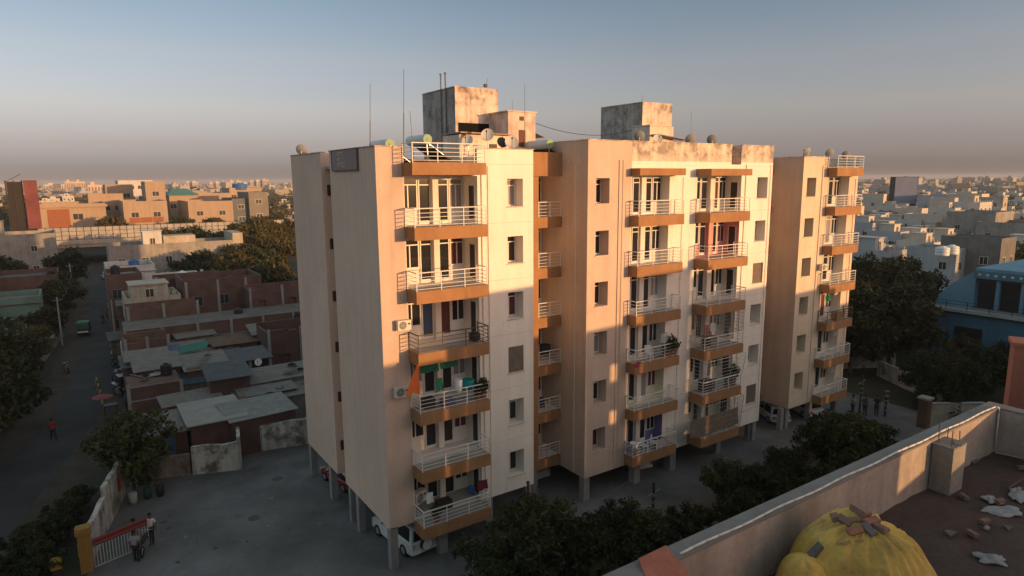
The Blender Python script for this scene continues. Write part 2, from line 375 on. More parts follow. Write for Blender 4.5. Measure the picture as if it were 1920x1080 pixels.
# ---------------- link bay between block one and block two (and between two and three)
def link_bay(x0, x1, yf, zt):
    m = MB()
    for z in ZF+[ZR]:
        hgt = .62 if z < ZR else zt-ZR+.6
        m.box(x0, x1, yf, yf+.18, z+.02-.62, z+.02-.62+hgt)
    m.box(x0+1.55, x0+1.97, yf-.004, yf+.22, ZB1-.3, ZR-.62); m.build('bay_fascia', P_OCHRE, B)
    m = MB()
    for z in ZF: m.box(x0, x1, yf+.181, 4.2, z-.15, z)
    m.box(x0, x1, yf+.181, 9, ZR-.15, ZR); m.box(x0, x1, 4.2, 4.4, ZB1, ZR-.16); m.build('bay_wall', P_INNER, B)
    for k, z in enumerate(ZF):
        railing(x0+2.02, x1-.03, yf+.06, yf+.1, z+.02, .86, 2, sides='', rails=4)
        window(x1-1.3, 4.19, z+.75, 1.2, 1.6, 2, .3, pane=PANES[(k+1) % 6])
link_bay(8.875, 12.57, 2.2, 21.06); link_bay(29.59, 33.12, 2.25, 20.9)
# ---------------- block two
w2 = [(13.2, 14.22, z+.82, z+2.26, ND) for z in ZF]; w3 = [(27.92, 29.08, z+.82, z+2.26, ND) for z in ZF]
ra = [(16.0, 19.2, z, z+2.41, .72) for z in ZF]; rc = [(21.74, 26.18, z, z+2.41, 1.26) for z in ZF]
notch = (25.04, 26.04, ZR+.1, ZT2+1, .75)
mb = MB(); facade(mb, YB, 12.58, 15.95, ZB2, ZT2, w2)
for h in w2: reveal(mb, YB, h)
mb.build('wall', P_BEIGE, B)
mb = MB(); facade(mb, YB, 15.95, 29.58, ZB2, 20.55, w3+ra+rc+[(25.04, 26.04, ZR+.1, 21, .75)])
for h in w3: reveal(mb, YB, h)
mb.quad((29.58,YB,ZB2),(29.58,5,ZB2),(29.58,5,ZT2),(29.58,YB,ZT2)); mb.build('wall', P_CREAM, B)
mb = MB(); facade(mb, YB, 15.95, 29.58, 20.55, ZT2, [notch]); reveal(mb, YB, (25.04, 26.04, ZR+.1, ZT2, .75), True); mb.build('parapet', P_PARA, B)
for k, h in enumerate(ra): recess(mb, YB, h, {0: P_VIOLET, 1: P_YEL}.get(k, P_INNER))
for k, h in enumerate(rc): recess(mb, YB, h, {4: P_PINK}.get(k, P_INNER))
m = MB(); m.box(12.575, 12.8, YB+.004, 5, ZB2, ZT2); m.build('wall', P_TAN, B)
m = MB(); m.box(12.81, 29.57, .9, YR-.25, ZR-.15, ZR); m.box(12.81, 29.57, YB+.3, YR-.25, ZB2+.01, ZB2+.2)
m.box(12.81, 25.03, YB+.01, YB+.2, ZR+.11, ZT2-.004); m.box(26.05, 29.57, YB+.01, YB+.2, ZR+.11, ZT2-.004); m.build('roof', P_ROOF, B)
for b_ in ((12.54, 25.03, YB-.04, YB+.24), (26.05, 29.62, YB-.04, YB+.24), (12.54, 12.82, YB+.245, 5)): m = MB(); m.box(*b_, ZT2+.003, ZT2+t); m.build('coping', P_PARA, B)
balA = balcony(15.83, 19.75, YB-.78, YB, ZF[5], .62); remember(balA); KB[balA.name] = KIDS[balA.name]
for k in range(5): copybal(balA, -3*(5-k))
balC = balcony(21.66, 25.66, YB-1.2, YB, ZF[5], .62); remember(balC); KB[balC.name] = KIDS[balC.name]
for k in range(5): copybal(balC, -3*(5-k))
m = MB(); m.box(15.86, 19.75, YB-.78, YB-.003, 19.7, 20.12); m.build('canopy', P_OCHRE, B)
m = MB(); m.box(21.6, 25.66, YB-1.2, YB-.003, 19.67, 20.1); m.build('canopy', P_OCHRE, B)
for k, z in enumerate(ZF):
    y2 = YB+.72; y3 = YB+1.26
    door(16.72, y2, z+.03, .58, 2.26, .28, leaf=GLASS)
    door(17.78, y2, z+.03, .56, 2.26, .28, leaf=CURT_G if k == 1 else (BLACK if k in (2, 3) else GLASS))
    window(18.42, y2, z+.8, .76, 1.5, 2, .28, pane=PANES[(k+2) % 6])
    window(14.22-1.0, YB+ND-.005, z+.83, .97, 1.4, 2, .3, pane=PANES[(k+3) % 6])
    window(22.5, y3, z+.8, 1.0, 1.5, 2, .28); door(23.56, y3, z+.03, .64, 2.26, .28)
    door(24.74, y3, z+.03, .6, 2.26, .28, leaf=PANES[(k+4) % 6]); window(25.38, y3, z+.8, .76, 1.5, 2, .28, pane=PANES[(k+5) % 6])
    door(26.175, .75, z+.03, .66, 1.95, 0, leaf=DARKDOOR, rz=-math.pi/2)
    window(27.95, YB+ND-.005, z+.83, 1.1, 1.4, 2, .3)
for k, z in enumerate(ZF):
    m = MB(); m.box(24.24, 24.7, .85, 1.135, z+.008, z+2.4); m.build('nib_wall', P_PINK if k == 4 else P_INNER, B); m = MB(); m.box(17.34, 17.72, .4, .595, z+.008, z+2.4); m.build('nib_wall', P_INNER, B)
# ---------------- block three
P_E = mat('buff_paint', (.66, .54, .41), .88, .10, .35, .05, 7, streak=.07, drip=.3, stain=(.3, .24, .19), stain_amt=.5, ssc=.6, lo=.56, hi=.85)
w4 = [(33.68, 34.85, z+.78, z+2.2, ND) for z in ZF]; re_ = [(36.46, 39.4, z-.06, z+2.34, .76) for z in ZF]
mb = MB(); facade(mb, YE, 33.13, 40.65, ZB3, ZT3, w4+re_+[(36.4, 40.66, ZR-.02, ZT3+1, .2)])
for h in w4: reveal(mb, YE, h)
mb.quad((40.65,YE,ZB3),(40.65,YR,ZB3),(40.65,YR,ZT3),(40.65,YE,ZT3)); mb.build('wall', P_E, B)
for h in re_: recess(mb, YE, h)
m = MB(); m.box(33.125, 33.35, YE+.004, 5, ZB3, ZT3); m.build('wall', P_TAN, B)
m = MB(); m.box(33.36, 40.64, .6, YR-.25, ZR-.2, ZR-.06); m.box(33.36, 40.64, YE+.3, YR-.25, ZB3+.01, ZB3+.2); m.box(33.36, 36.39, YE+.01, YE+.2, ZR, ZT3-.004); m.build('roof', P_ROOF, B)
for b_ in ((33.09, 36.42, YE-.04, YE+.24), (33.09, 33.38, YE+.245, 5)): m = MB(); m.box(*b_, ZT3+.003, ZT3+t); m.build('coping', P_PARA, B)
balE = balcony(36.26, 39.95, YE-.82, YE, ZF[5]-.06, .64); remember(balE); KB[balE.name] = KIDS[balE.name]
for k in range(5): copybal(balE, -3*(5-k), RAILB if k == 2 else None)
rb3 = balcony(36.2, 39.85, YE-.82, YE, ZR-.12, .62, name='roof_balcony')
for k, z in enumerate(ZF):
    y4 = YE+.76
    window(36.7, y4, z+.75, .9, 1.5, 2, .28); door(37.72, y4, z-.02, .66, 2.26, .28, leaf=PANES[(k+1) % 6]); window(38.5, y4, z+.75, .8, 1.5, 2, .28)
    window(33.72, YE+ND-.005, z+.79, 1.1, 1.38, 2, .3)
# ---------------- stilts
m = None
for x, y, s_ in [(.22,.2,.2),(.22,4.6,.2),(.22,5.9,.16),(.22,9.2,.2),(.22,13.2,.2),(2.95,.15,.24),(5.9,.3,.22),(8.6,.3,.2),(3.5,4.6,.2),(3.5,9.2,.2),(7.2,4.6,.2),(7.2,9.2,.2),(10.65,2.5,.2),(12.85,.2,.22),(13.3,4.6,.2),
               (17.05,.15,.26),(20.4,.2,.28),(25.2,.2,.22),(29.3,.2,.2),(29.0,.35,.16),(17.05,5,.22),(21.5,5,.22),(25.2,5,.22),(29.3,5,.2),(33.4,.2,.2),(32.75,.15,.18),(36.6,.2,.2),(40.4,.2,.2),(36.6,5,.2),(40.4,5,.2),(31,2.5,.2)]:
    m = MB(); m.box(x-s_, x+s_, y-s_, y+s_, 0, (ZB1 if x < 12 else (ZB2 if x < 30 else ZB3))+.05); m.build('stilt', CONC, B)
# ---------------- roof rooms
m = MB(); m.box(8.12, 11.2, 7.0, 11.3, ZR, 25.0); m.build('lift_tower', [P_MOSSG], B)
m = MB(); m.box(8.121, 11.199, 6.96, 6.997, ZR, 25.02); m.box(8.09, 11.22, 6.95, 11.32, 25.021, 25.08); m.build('tower_front', P_MOSS, B)
m = MB(); m.box(8.3, 10.5, 6.94, 6.958, 22.42, 22.95); m.build('opening_panel', flat('slot_shade_black', (.003, .003, .003), .95), B)  # black panel on the wall; the slot's shade is put into its colour
m = MB(); m.box(10.64, 12.66, 5.0, 6.955, ZR, 23.55); m.box(10.56, 12.74, 4.93, 6.95, 23.551, 23.62); m.build('stair_room', P_MOSS, B)
m = MB(); m.box(11.4, 11.9, 4.985, 4.998, 21.5, 22.5); m.build('window', flat('rust_window', (.12, .05, .03), .7), B)
m = MB(); m.box(11.45, 11.8, 4.985, 4.998, 23.05, 23.3); m.build('ventilator', BLACK, B)
m = MB(); m.box(7.2, 10.63, 4.9, 6.93, ZR, 22.1); m.build('roof_room', mat('peach_plaster', (.70, .58, .47), .9, .12, .5, .1, 6, streak=.2), B)
m = MB(); m.prof([(7.1, 22.16), (10.63, 22.13), (10.63, 22.19), (7.1, 22.23)], 4.55, 6.93); m.build('sheet_roof', mat('rusty_sheet', (.33, .25, .2), .7, .3, 1.5, .2, 9), B)
m = MB(); m.box(9.2, 9.75, 4.88, 4.897, 20.7, 21.6); m.build('opening_panel', BLACK, B)
m = MB(); m.add([(12.67,5.0,22.35),(12.67,6.5,22.35),(13.4,6.5,22.1),(13.4,5.0,22.1),(12.67,5.0,22.38),(12.67,6.5,22.38),(13.4,6.5,22.13),(13.4,5.0,22.13)], [(0,3,2,1),(4,5,6,7),(0,1,5,4),(1,2,6,5),(2,3,7,6),(3,0,4,7)]); m.build('sunshade', MATS['rusty_sheet'], B)
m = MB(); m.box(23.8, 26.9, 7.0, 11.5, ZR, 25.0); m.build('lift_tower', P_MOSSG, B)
m = MB(); m.box(23.801, 26.899, 6.96, 6.997, ZR, 25.02); m.box(23.77, 26.93, 6.95, 11.52, 25.021, 25.08); m.build('tower_front', P_MOSS, B)
m = MB(); m.box(22.8, 25.2, 5.2, 6.95, ZR, 23.2); m.box(22.72, 24.9, 5.12, 6.94, 23.2, 23.27); m.build('roof_room', MATS['peach_plaster'], B)
m = MB(); m.prof([(22.9, 22.55), (25.9, 22.25), (25.9, 22.29), (22.9, 22.6)], 4.4, 5.19); m.build('sheet_roof', MATS['rusty_sheet'], B)
m = MB(); m.box(23.2, 24.0, 5.17, 5.197, ZR, 22.2); m.build('door', flat('rust_door', (.2, .07, .04), .7), B)
# ---------------- floor joints and rainwater pipes on the facades
JT = mat('joint_line', (.56, .46, .37), .9, .3, 1.5, .1, 8); PIPEM = flat('downpipe', (.68, .58, .48), .6)
for x0, x1, y in ((.01, 1.3, 0), (5.42, 8.86, 0), (12.6, 15.8, YB), (19.85, 21.6, YB), (26.2, 29.57, YB), (33.15, 36.2, YE)):
    for z in ZF[1:]+[ZR]: m = MB(); m.box(x0, x1, y-.005, y-.001, z-.012, z+.004); m.build('floor_joint', JT, B)
for x, y, z0, z1, r in ((5.62, -.045, 2.3, 20.2, .045), (6.0, -.04, 2.3, 20.2, .03), (14.95, YB-.04, 1.7, 20.6, .045), (15.25, YB-.04, 1.7, 20.6, .03), (20.4, YB-.04, 1.7, 19.6, .03), (26.6, YB-.04, 1.7, 20.4, .045), (29.3, YB-.04, 1.7, 20.4, .03), (35.6, YE-.04, 1.8, 20.4, .045), (12.56, .9, 1.7, 20.4, .05), (8.95, 1.2, 2.3, 20, .05), (40.3, YE-.04, 1.8, 19.4, .04)):
    m = MB(); r *= .62; m.tube([(x, y, z0), (x, y, z1)], r)
    for z in ZF[1:]: m.cyl((x, y, z-.05), (x, y, z+.05), r*1.35, n=6)
    m.build('downpipe', PIPEM, B)
m = MB(); m.box(7.22, 8.18, .02, .05, ZF[2]+.84, ZF[2]+2.24); m.build('mesh_screen', mat('mesh_screen', (.16, .125, .10), .8, .2, 3, .15, 14), B)
for k_ in (0, 3): m = MB(); m.box(27.94, 29.06, YB+.1, YB+.13, ZF[k_]+.84, ZF[k_]+2.24); m.build('mesh_screen', MATS['mesh_screen'], B)
SILL = mat('sill_concrete', (.58, .50, .42), .9, .15, 1, .1, 8)
for x0, x1, y in ((7.2, 8.2, 0), (13.2, 14.22, YB), (27.92, 29.08, YB), (33.68, 34.85, YE)):
    for z in ZF: m = MB(); m.box(x0-.06, x1+.06, y-.06, y-.001, z+.77, z+.815); m.build('window_sill', SILL, B)
# ================================================================ things on and around the apartment building
DISHG = flat('dish_grey', (.30, .30, .31), .55); DISHW = flat('dish_cream', (.62, .56, .48), .55); DISHD = flat('dish_dark', (.05, .045, .045), .55)
def dish_proto(m):
    r = thing('satellite_dish', '', 'satellite dish')
    a = MB(); n = 20; prof = [(.03, 0), (.13, .012), (.22, .036), (.30, .07), (.31, .075)]
    T = Matrix.Translation((0, 0, .75)) @ Matrix.Rotation(R(62), 4, 'X')
    pts = [T @ Vector((q*math.cos(2*math.pi*i/n), q*1.08*math.sin(2*math.pi*i/n), z)) for q, z in prof for i in range(n)]
    fs = [(k*n+i, k*n+(i+1) % n, (k+1)*n+(i+1) % n, (k+1)*n+i) for k in range(4) for i in range(n)] + [tuple(range(n-1, -1, -1))]
    b = len(pts); pts += [p + (T.to_3x3() @ Vector((0, 0, -.012))) for p in pts]; fs += [tuple(b+i for i in reversed(f)) for f in fs]
    fs += [(4*n+i, 4*n+(i+1) % n, b+4*n+(i+1) % n, b+4*n+i) for i in range(n)]
    a.add(pts, fs); a.build('reflector', m, r, True)
    a = MB(); e = T @ Vector((0, 0, .42)); a.tube([T @ Vector((0, -.3, .07)), e], .012); a.cyl(e, T @ Vector((0, 0, .33)), .03, .035, 8); a.build('feed_arm', BLACK, r)
    a = MB(); a.tube([(0, .06, 0), (0, .06, .72), T @ Vector((0, 0, -.02))], .02); a.cyl((0, .06, 0), (0, .06, .02), .12, n=10); a.build('mast', STEEL, r)
    return remember(r)
DP = {'g': dish_proto(DISHG), 'w': dish_proto(DISHW), 'd': dish_proto(DISHD)}; used_d = set()
def dish(x, y, z, rz, k, label, sc=1.):
    o = DP[k]
    if k in used_d: o = copy_tree(DP[k])
    used_d.add(k); o.location = (x, y, z); o.rotation_euler = (0, 0, rz); o.scale = (sc, sc, sc); o['label'] = label; o['group'] = 'satellite dishes on the rooftops'
for u, v, y, s_, rz, k, lab in [
    (565, 282, 12.6, 1.1, 2.6, 'g', 'grey dish alone on the far left roof corner, seen from behind'),
    (877, 265, 1.3, 1., -.9, 'w', 'cream dish just above the roof balcony railing, leftmost before the roof room'),
    (914, 254, 3.4, 1.2, -.7, 'w', 'large pale dish raised highest in front of the roof room wall'),
    (941, 268, 1.5, .95, -.2, 'd', 'dark dish beside a pale one in front of the roof room'),
    (959, 267, .9, 1.15, -.5, 'w', 'round cream dish right of the dark dish behind the white parapet'),
    (1199, 256, .9, 1.05, 2.4, 'g', 'grey dish in front of the dark side of the second lift tower'),
    (1233, 261, .8, .95, -.5, 'w', 'small cream dish under the sheet roof of the second lift tower'),
    (1295, 262, .8, 1.1, 2.5, 'g', 'grey dish beside the thin pole on the middle parapet'),
    (1335, 263, .8, 1.1, 2.3, 'g', 'grey dish near the parapet notch, last on the middle block'),
    (1514, 286, .9, 1.1, 2.9, 'g', 'tilted grey dish on the left corner of the rightmost block'),
    (1556, 287, .9, 1.05, 2.5, 'g', 'grey dish left of the roof balcony on the rightmost block'),
    (1586, 291, .9, 1.05, 2.3, 'g', 'grey dish behind the roof balcony railing of the rightmost block')]:
    p = Yp(u, v, y); dish(p.x, y, p.z-.75*s_, rz, k, lab, s_)
# solar water heaters
TANKM = mat('tank_white', (.55, .57, .60), .45, .06, 1, .03, obj=True); TANKCAP = flat('tank_green', (.22, .33, .20), .5); TUBE = flat('collector_tube', (.012, .012, .02), .2)
def heater_proto():
    r = thing('solar_water_heater', '', 'solar water heater', group='solar water heaters on the roof')
    a = MB(); M = Matrix.Rotation(-math.pi/2, 4, 'X'); L = 2.1
    a.lathe([(.25, .02), (.27, .05), (.27, L-.05), (.25, L-.02)], n=20, M=M); a.build('tank', TANKM, r, True)
    a = MB(); a.cyl((0, .02, 0), (0, -.02, 0), .26, n=20); a.cyl((0, L-.02, 0), (0, L+.02, 0), .26, n=20); a.cyl((0, -.02, 0), (0, -.06, 0), .05, n=10); a.build('end_cap', TANKCAP, r)
    a = MB(); e = Vector((1.35, 0, -1.0))
    for i in range(16):
        y = .12+i*(L-.24)/15; a.cyl((.1, y, -.18), (e.x, y, e.z), .035, n=6)
    a.box(.12, .2, .05, L-.05, -.34, -.26); a.box(1.3, 1.42, .02, L-.02, -1.1, -1.0); a.build('collector', TUBE, r)
    a = MB()
    for y in (.08, L-.08):
        a.bar((0, y, -.27), (.05, y, -1.14), .035); a.bar((.05, y, -1.12), (1.4, y, -1.12), .035); a.bar((.12, y, -.22), (1.36, y, -1.04), .03)
    a.build('frame', STEEL, r); return remember(r)
HP = heater_proto()
for i, (u, v, y, lab) in enumerate([(801.5, 261, 3.0, 'solar water heater with its dark collector slanting behind the roof balcony railing'),
                                    (731, 270, 3.0, 'solar water heater half hidden behind the left parapet, tank only showing'),
                                    (1031, 270, 2.6, 'solar water heater over the ochre link bay beside the middle block')]):
    p = Yp(u, v, y); o = HP if i == 0 else copy_tree(HP); o.location = p; o['label'] = lab
# poles
MASTM = flat('mast_grey', (.16, .15, .14), .6)
def pole(name, lab, cat, u0, v0, u1, v1, y, r=.025, zb=20.3, extra=None, grp='thin masts on the rooftops'):
    t = Yp(u0, v0, y); b = Yp(u1, v1, y); d = (b-t); k = (zb-t.z)/d.z; b = t+d*k
    o = thing(name, lab, cat, b, 0, grp); m = MB(); q = t-b
    r *= .8; m.tube([(0, 0, 0), q*.55], r); m.build('pole', MASTM, o); m = MB(); m.tube([q*.55, q], r*.55); m.build('rod', MASTM, o)
    m = MB(); m.box(-.08, .08, -.08, .08, 0, .04); m.build('base_plate', STEEL, o)
    return o, q
pole('lightning_rod', 'thin lightning rod nearest the left parapet corner', 'lightning rod', 694, 157, 694, 268, 4, .03)
pole('lightning_rod', 'tallest lightning rod above the large solar tank', 'lightning rod', 757, 130, 757, 262, 4, .035)
pole('antenna_mast', 'short leaning antenna mast beside the large solar tank', 'antenna', 768.5, 208, 773, 262, 3.2, .03)
pole('lightning_rod', 'tall thin rod in front of the small stair room', 'lightning rod', 984, 158, 984, 265, 3.5, .03)
pole('antenna_mast', 'faint short rod behind the small stair room roof', 'antenna', 960.5, 188, 961, 212, 9, .025, 23)
pole('lightning_rod', 'thin rod between two dishes on the middle block', 'lightning rod', 1296, 208, 1296, 262, 3, .022)
pole('antenna_mast', 'short rod on the roof edge of the second lift tower', 'antenna', 1204, 177, 1204, 195, 7.3, .025, 25)
o, q = pole('antenna_mast', 'small mast with a box on top of the first lift tower', 'antenna', 914, 147, 911, 165, 7.4, .03, 25.05); m = MB(); m.box(-.1, .1, -.08, .08, q.z*.25, q.z*.5); m.build('radio_box', BLACK, o)
for u, lab in ((827.5, 'left of two pipes running up the grey side of the first lift tower'), (836, 'right of two pipes running up the grey side of the first lift tower')):
    p = Xp(u, 200, 8.05); o = thing('vent_pipe', lab, 'pipe', (8.05, p.y, 20.3), 0, 'pipes on the lift tower'); m = MB(); m.tube([(0, 0, 0), (0, 0, 5.6)], .045); m.build('pipe', CONCD, o); m = MB(); m.cyl((0, 0, 5.6), (0, 0, 5.68), .08, n=8); m.build('cap', CONCD, o)
# cable between towers
a_ = Vector((12.66, 5.2, 23.0)); b_ = Vector((23.8, 8, 23.1)); m = MB()
m.tube([a_.lerp(b_, t/14) - Vector((0, 0, .55*4*(t/14)*(1-t/14))) for t in range(15)], .018, 5); tag(m.build('overhead_cable', BLACK), 'black cable sagging between the two rooftop towers', 'cable')
# name board on the shaded flank
o = thing('name_board', 'dark plum name board with pale lettering at the top of the shaded flank', 'sign board', (-.02, 3.85, 20.0))
m = MB(); m.box(-.07, 0, -1.78, 1.78, .06, 1.04); m.build('panel', flat('plum_board', (.24, .17, .165), .6), o)
m = MB(); m.box(-.09, 0, -1.83, 1.83, .01, .06); m.box(-.09, 0, -1.83, 1.83, 1.04, 1.09); m.box(-.09, 0, -1.83, -1.78, .06, 1.04); m.box(-.09, 0, 1.78, 1.83, .06, 1.04); m.build('frame', flat('board_frame', (.13, .085, .07), .6), o)
m = MB(); X = -.078
def st(y0, y1, z0, z1): m.box(X, -.07, y0, y1, z0, z1)
# two lines of illegible head-line script (line of hanging strokes), drawn from the photo; +y is to the left of the board
for zt, ya, yb, hh, seed in ((.96, .95, .05, .2, 1), (.66, .98, .35, .16, 5), (.42, 1.0, -.25, .26, 3)):
    st(yb, ya, zt-.03, zt); q = random.Random(seed); y = ya-.06
    while y > yb+.08:
        st(y-.03, y, zt-hh, zt-.03)
        if q.random() > .4: st(y-.13, y-.03, zt-hh*.62, zt-hh*.62+.03)
        if q.random() > .5: st(y-.13, y-.1, zt-hh*.62, zt-.03)
        if q.random() > .6: st(y-.15, y-.03, zt-hh, zt-hh+.03)
        y -= .19
st(.15, .19, .55, 1.03)
m.build('lettering', flat('board_lettering', (.50, .43, .30), .6), o)
# air conditioner units
ACW = flat('ac_casing', (.66, .62, .56), .5)
def ac_proto():
    r = thing('air_conditioner', '', 'air conditioner', group='outdoor air conditioner units')
    m = MB(); m.box(-.4, .4, -.14, .14, 0, .56); m.build('casing', ACW, r)
    m = MB(); n = 20
    for rr in (.22, .16, .1): 
        pts = [( -.1+rr*math.cos(2*math.pi*i/n), -.155, .28+rr*math.sin(2*math.pi*i/n)) for i in range(n+1)]; m.tube(pts, .008, 4)
    for i in range(4): a = math.pi*i/4; m.bar((-.1+.22*math.cos(a), -.155, .28+.22*math.sin(a)), (-.1-.22*math.cos(a), -.155, .28-.22*math.sin(a)), .01)
    m.build('grille', ACW, r)
    m = MB(); m.cyl((-.1, -.138, .28), (-.1, -.144, .28), .235, n=20); m.build('fan', flat('fan_dark', (.10, .08, .07), .6), r)
    m = MB(); m.box(.2, .35, -.147, -.141, .3, .4); m.build('label', flat('ac_label', (.05, .06, .12), .5), r)
    m = MB(); m.bar((-.3, .13, -.03), (-.3, -.13, -.03), .03); m.bar((.3, .13, -.03), (.3, -.13, -.03), .03); m.build('bracket', STEEL, r)
    return remember(r)
AP = ac_proto()
for i, (x, y, z, rz, s_, lab) in enumerate([
    (1.02, -.22, 12.42, 0, .85, 'cream outdoor unit in sunlight left of the brown railing'),
    (.78, -.22, 9.12, 0, .9, 'outdoor unit on the shaded wall beside the orange flag'),
    (36.1, YE-.3, 12.42, 0, .9, 'outdoor unit in sunlight on the rightmost block'),
    (18.75, -.55, 9.3, .35, .95, 'white unit on a stand inside the third balcony of the middle block'),
    (38.6, -.35, 6.9, .2, .8, 'unit hung in a shaded balcony of the rightmost block, upper of two'),
    (38.6, -.35, 3.8, .2, .8, 'unit hung in a shaded balcony of the rightmost block, lower of two'),
    (38.2, -.4, 10.3, .2, .8, 'unit beside the green cloth on the rightmost block'),
    (1.85, .45, 3.0, .5, 1.1, 'white unit standing behind the railing of the lowest left balcony')]):
    o = AP if i == 0 else copy_tree(AP); o.location = (x, y, z); o.rotation_euler = (0, 0, rz); o.scale = (s_, s_, s_); o['label'] = lab
# balcony grilles of the lower right balconies: parts of the building
GR = flat('grille_paint', (.40, .35, .30), .5)
def grille(z0, z1, xa, xb, y0, y1, step, out=0., parent=None, m=GR, vert=True):
    a = MB(); r = .014
    for x in (xa, xb):
        a.bar((x, y0, z0), (x, y0-out, z1), .03); a.bar((x, y0-out, z1), (x, y1, z1), .03)
    a.bar((xa, y0, z0), (xb, y0, z0), .03); a.bar((xa, y0-out, z1), (xb, y0-out, z1), .03)
    n = int((xb-xa)/step)
    if vert:
        for i in range(1, n): x = xa+(xb-xa)*i/n; a.bar((x, y0, z0), (x, y0-out, z1), r)
        k = int((y1-y0)/step)
        for i in range(1, k):
            y = y0+(y1-y0)*i/k
            for x in (xa, xb): a.bar((x, y, z0), (x, y, z1), r)
    for j in range(1, 6): z = z0+(z1-z0)*j/6; f = (z-z0)/(z1-z0); a.bar((xa, y0-out*f, z), (xb, y0-out*f, z), r); a.bar((xb, y0-out*f, z), (xb, y1, z), r); a.bar((xa, y0-out*f, z), (xa, y1, z), r)
    return a.build('grille', m, parent or B)
grille(9.25, 10.72, 21.7, 25.62, YB-1.16, YB, .12)
grille(6.2, 7.72, 21.65, 25.65, YB-1.2, YB, 1.3, .3, m=UPVC)
grille(2.4, 4.7, 21.65, 25.65, YB-1.22, YB, .22, .25)
# laundry, buckets and plants on the balconies
def cloth(name, lab, cat, u0, v0, u1, v1, y, m, wav=.05, tri=False, grp=None, n=8):
    a = Yp(u0, v0, y); b = Yp(u1, v0, y); c = Yp(u0, v1, y); mb = MB(); pts = []; h = a.z-c.z; w = b.x-a.x
    for j in range(n+1):
        for i in range(n+1):
            s_ = i/n; t = j/n; x = w*s_
            if tri: x = w*(1-t*.0) * (s_*(t*.95+.05) + (1-t)*.9*(1-.0)) if False else w*(1-(1-s_)*(.12+.88*t))
            pts.append((x, wav*math.sin(7*s_+2*t)+wav*.6*math.sin(13*s_+5*t), -h*t*(1+.06*math.sin(9*s_))))
    b0 = len(pts); pts += [(p[0], p[1]+.012, p[2]) for p in pts]
    fs = [(j*(n+1)+i, (j+1)*(n+1)+i, (j+1)*(n+1)+i+1, j*(n+1)+i+1) for j in range(n) for i in range(n)]
    fs += [tuple(b0+k for k in reversed(f)) for f in fs]
    mb.add(pts, fs); o = mb.build(name, m, None, True); o.location = a; return tag(o, lab, cat, grp)
ORANGE = flat('saffron_cloth', (.72, .16, .04), .8); GREENC = flat('green_net', (.01, .10, .055), .8); MAROON = flat('maroon_cloth', (.15, .02, .03), .8)
cloth('flag', 'orange triangular flag hanging from the fourth balcony down', 'flag', 759, 688, 786, 742, -1.16, ORANGE, tri=True)
cloth('shade_cloth', 'dark green shade net under the ochre fascia, left piece', 'shade cloth', 788, 685, 823, 701, -.9, GREENC)
cloth('shade_cloth', 'dark green shade net under the ochre fascia, right piece', 'shade cloth', 826, 680, 858, 692, -.9, GREENC)
cloth('towel', 'green cloth dangling in the middle of the shaded balcony', 'cloth', 819, 710, 831, 733, -.8, flat('green_towel', (.01, .14, .08), .8))
cloth('towel', 'maroon cloth hung at the right end of the lowest left balcony', 'cloth', 896, 903, 915, 921, -.9, MAROON)
cloth('towel', 'green cloth hung in a shaded balcony of the rightmost block', 'cloth', 1550, 554, 1558, 565, -.7, flat('bright_green_cloth', (.03, .30, .13), .8))
cloth('towel', 'white garment hung behind the grille of the middle block', 'cloth', 1333, 607, 1343, 622, -1.0, WHITE)
cloth('towel', 'red garment hung behind the grille of the middle block', 'cloth', 1322, 610, 1331, 628, -.95, flat('red_cloth', (.35, .07, .06), .8))
cloth('bed_sheet', 'brown sheet tied over the lowest grille balcony', 'cloth', 1296, 790, 1384, 822, YB-1.3, mat('brown_sheet', (.20, .15, .11), .9, .2, 3, .1, 10), .04)
def pot(name, lab, cat, u, v, y, r, h, m, lid=True):
    p = Yp(u, v, y); o = thing(name, lab, cat, p); a = MB(); a.lathe([(r*.85, 0), (r, h*.3), (r, h*.9), (r*.95, h)], n=14); a.build('barrel', m, o, True)
    if lid: a = MB(); a.cyl((0, 0, h), (0, 0, h+.05), r*1.04, r*.95, 14); a.build('rim', m, o)
    return o
pot('water_drum', 'white lidded drum on the balcony with the green nets', 'drum', 859, 735, -.6, .23, .62, WHITE)
pot('wash_tub', 'teal plastic tub beside the white drum', 'tub', 876, 729, -.55, .36, .45, flat('teal_plastic', (.0, .20, .19), .45))
pot('bucket', 'blue bucket in the lowest left balcony', 'bucket', 884, 925, -.4, .17, .35, flat('blue_plastic', (.03, .10, .28), .45))
pot('washing_machine', 'dark round basket on the brown railed balcony', 'basket', 890, 637, -.45, .3, .3, BLACK)
pot('water_drum', 'dark drum in the fourth link bay balcony from the top', 'drum', 1022, 665, 2.9, .35, .6, BLACK)
pot('water_drum', 'pale drum on the purple walled balcony', 'drum', 1188, 845, -.6, .25, .5, WHITE)
def chair_proto(m):
    r = thing('plastic_chair', '', 'chair'); a = MB(); a.box(-.22, .22, -.2, .22, .4, .44); a.build('seat', m, r)
    a = MB(); a.cbox((0, .24, .65), (.22, .02, .22), 0, .15); a.build('backrest', m, r)
    for x in (-.19, .19):
        for y in (-.17, .19): a = MB(); a.bar((x, y, .4), (x*1.15, y*1.15, 0), .04); a.build('leg', m, r)
    for x in (-.22, .22): a = MB(); a.bar((x, -.18, .62), (x, .22, .64), .04); a.bar((x, -.16, .44), (x, -.18, .62), .03); a.build('armrest', m, r)
    return remember(r)
CP = chair_proto(WHITE); CP.location = (17.1, -.6, 2.36); CP['label'] = 'white plastic chair on the purple walled balcony'; CP['group'] = 'plastic chairs on balconies'
dup(CP, (18.0, -.62, 2.36), .6, 'white plastic chair turned sideways on the purple walled balcony')
dup(CP, (17.4, -.5, 8.36), -.5, 'white plastic chair on the balcony with the stand mounted unit')
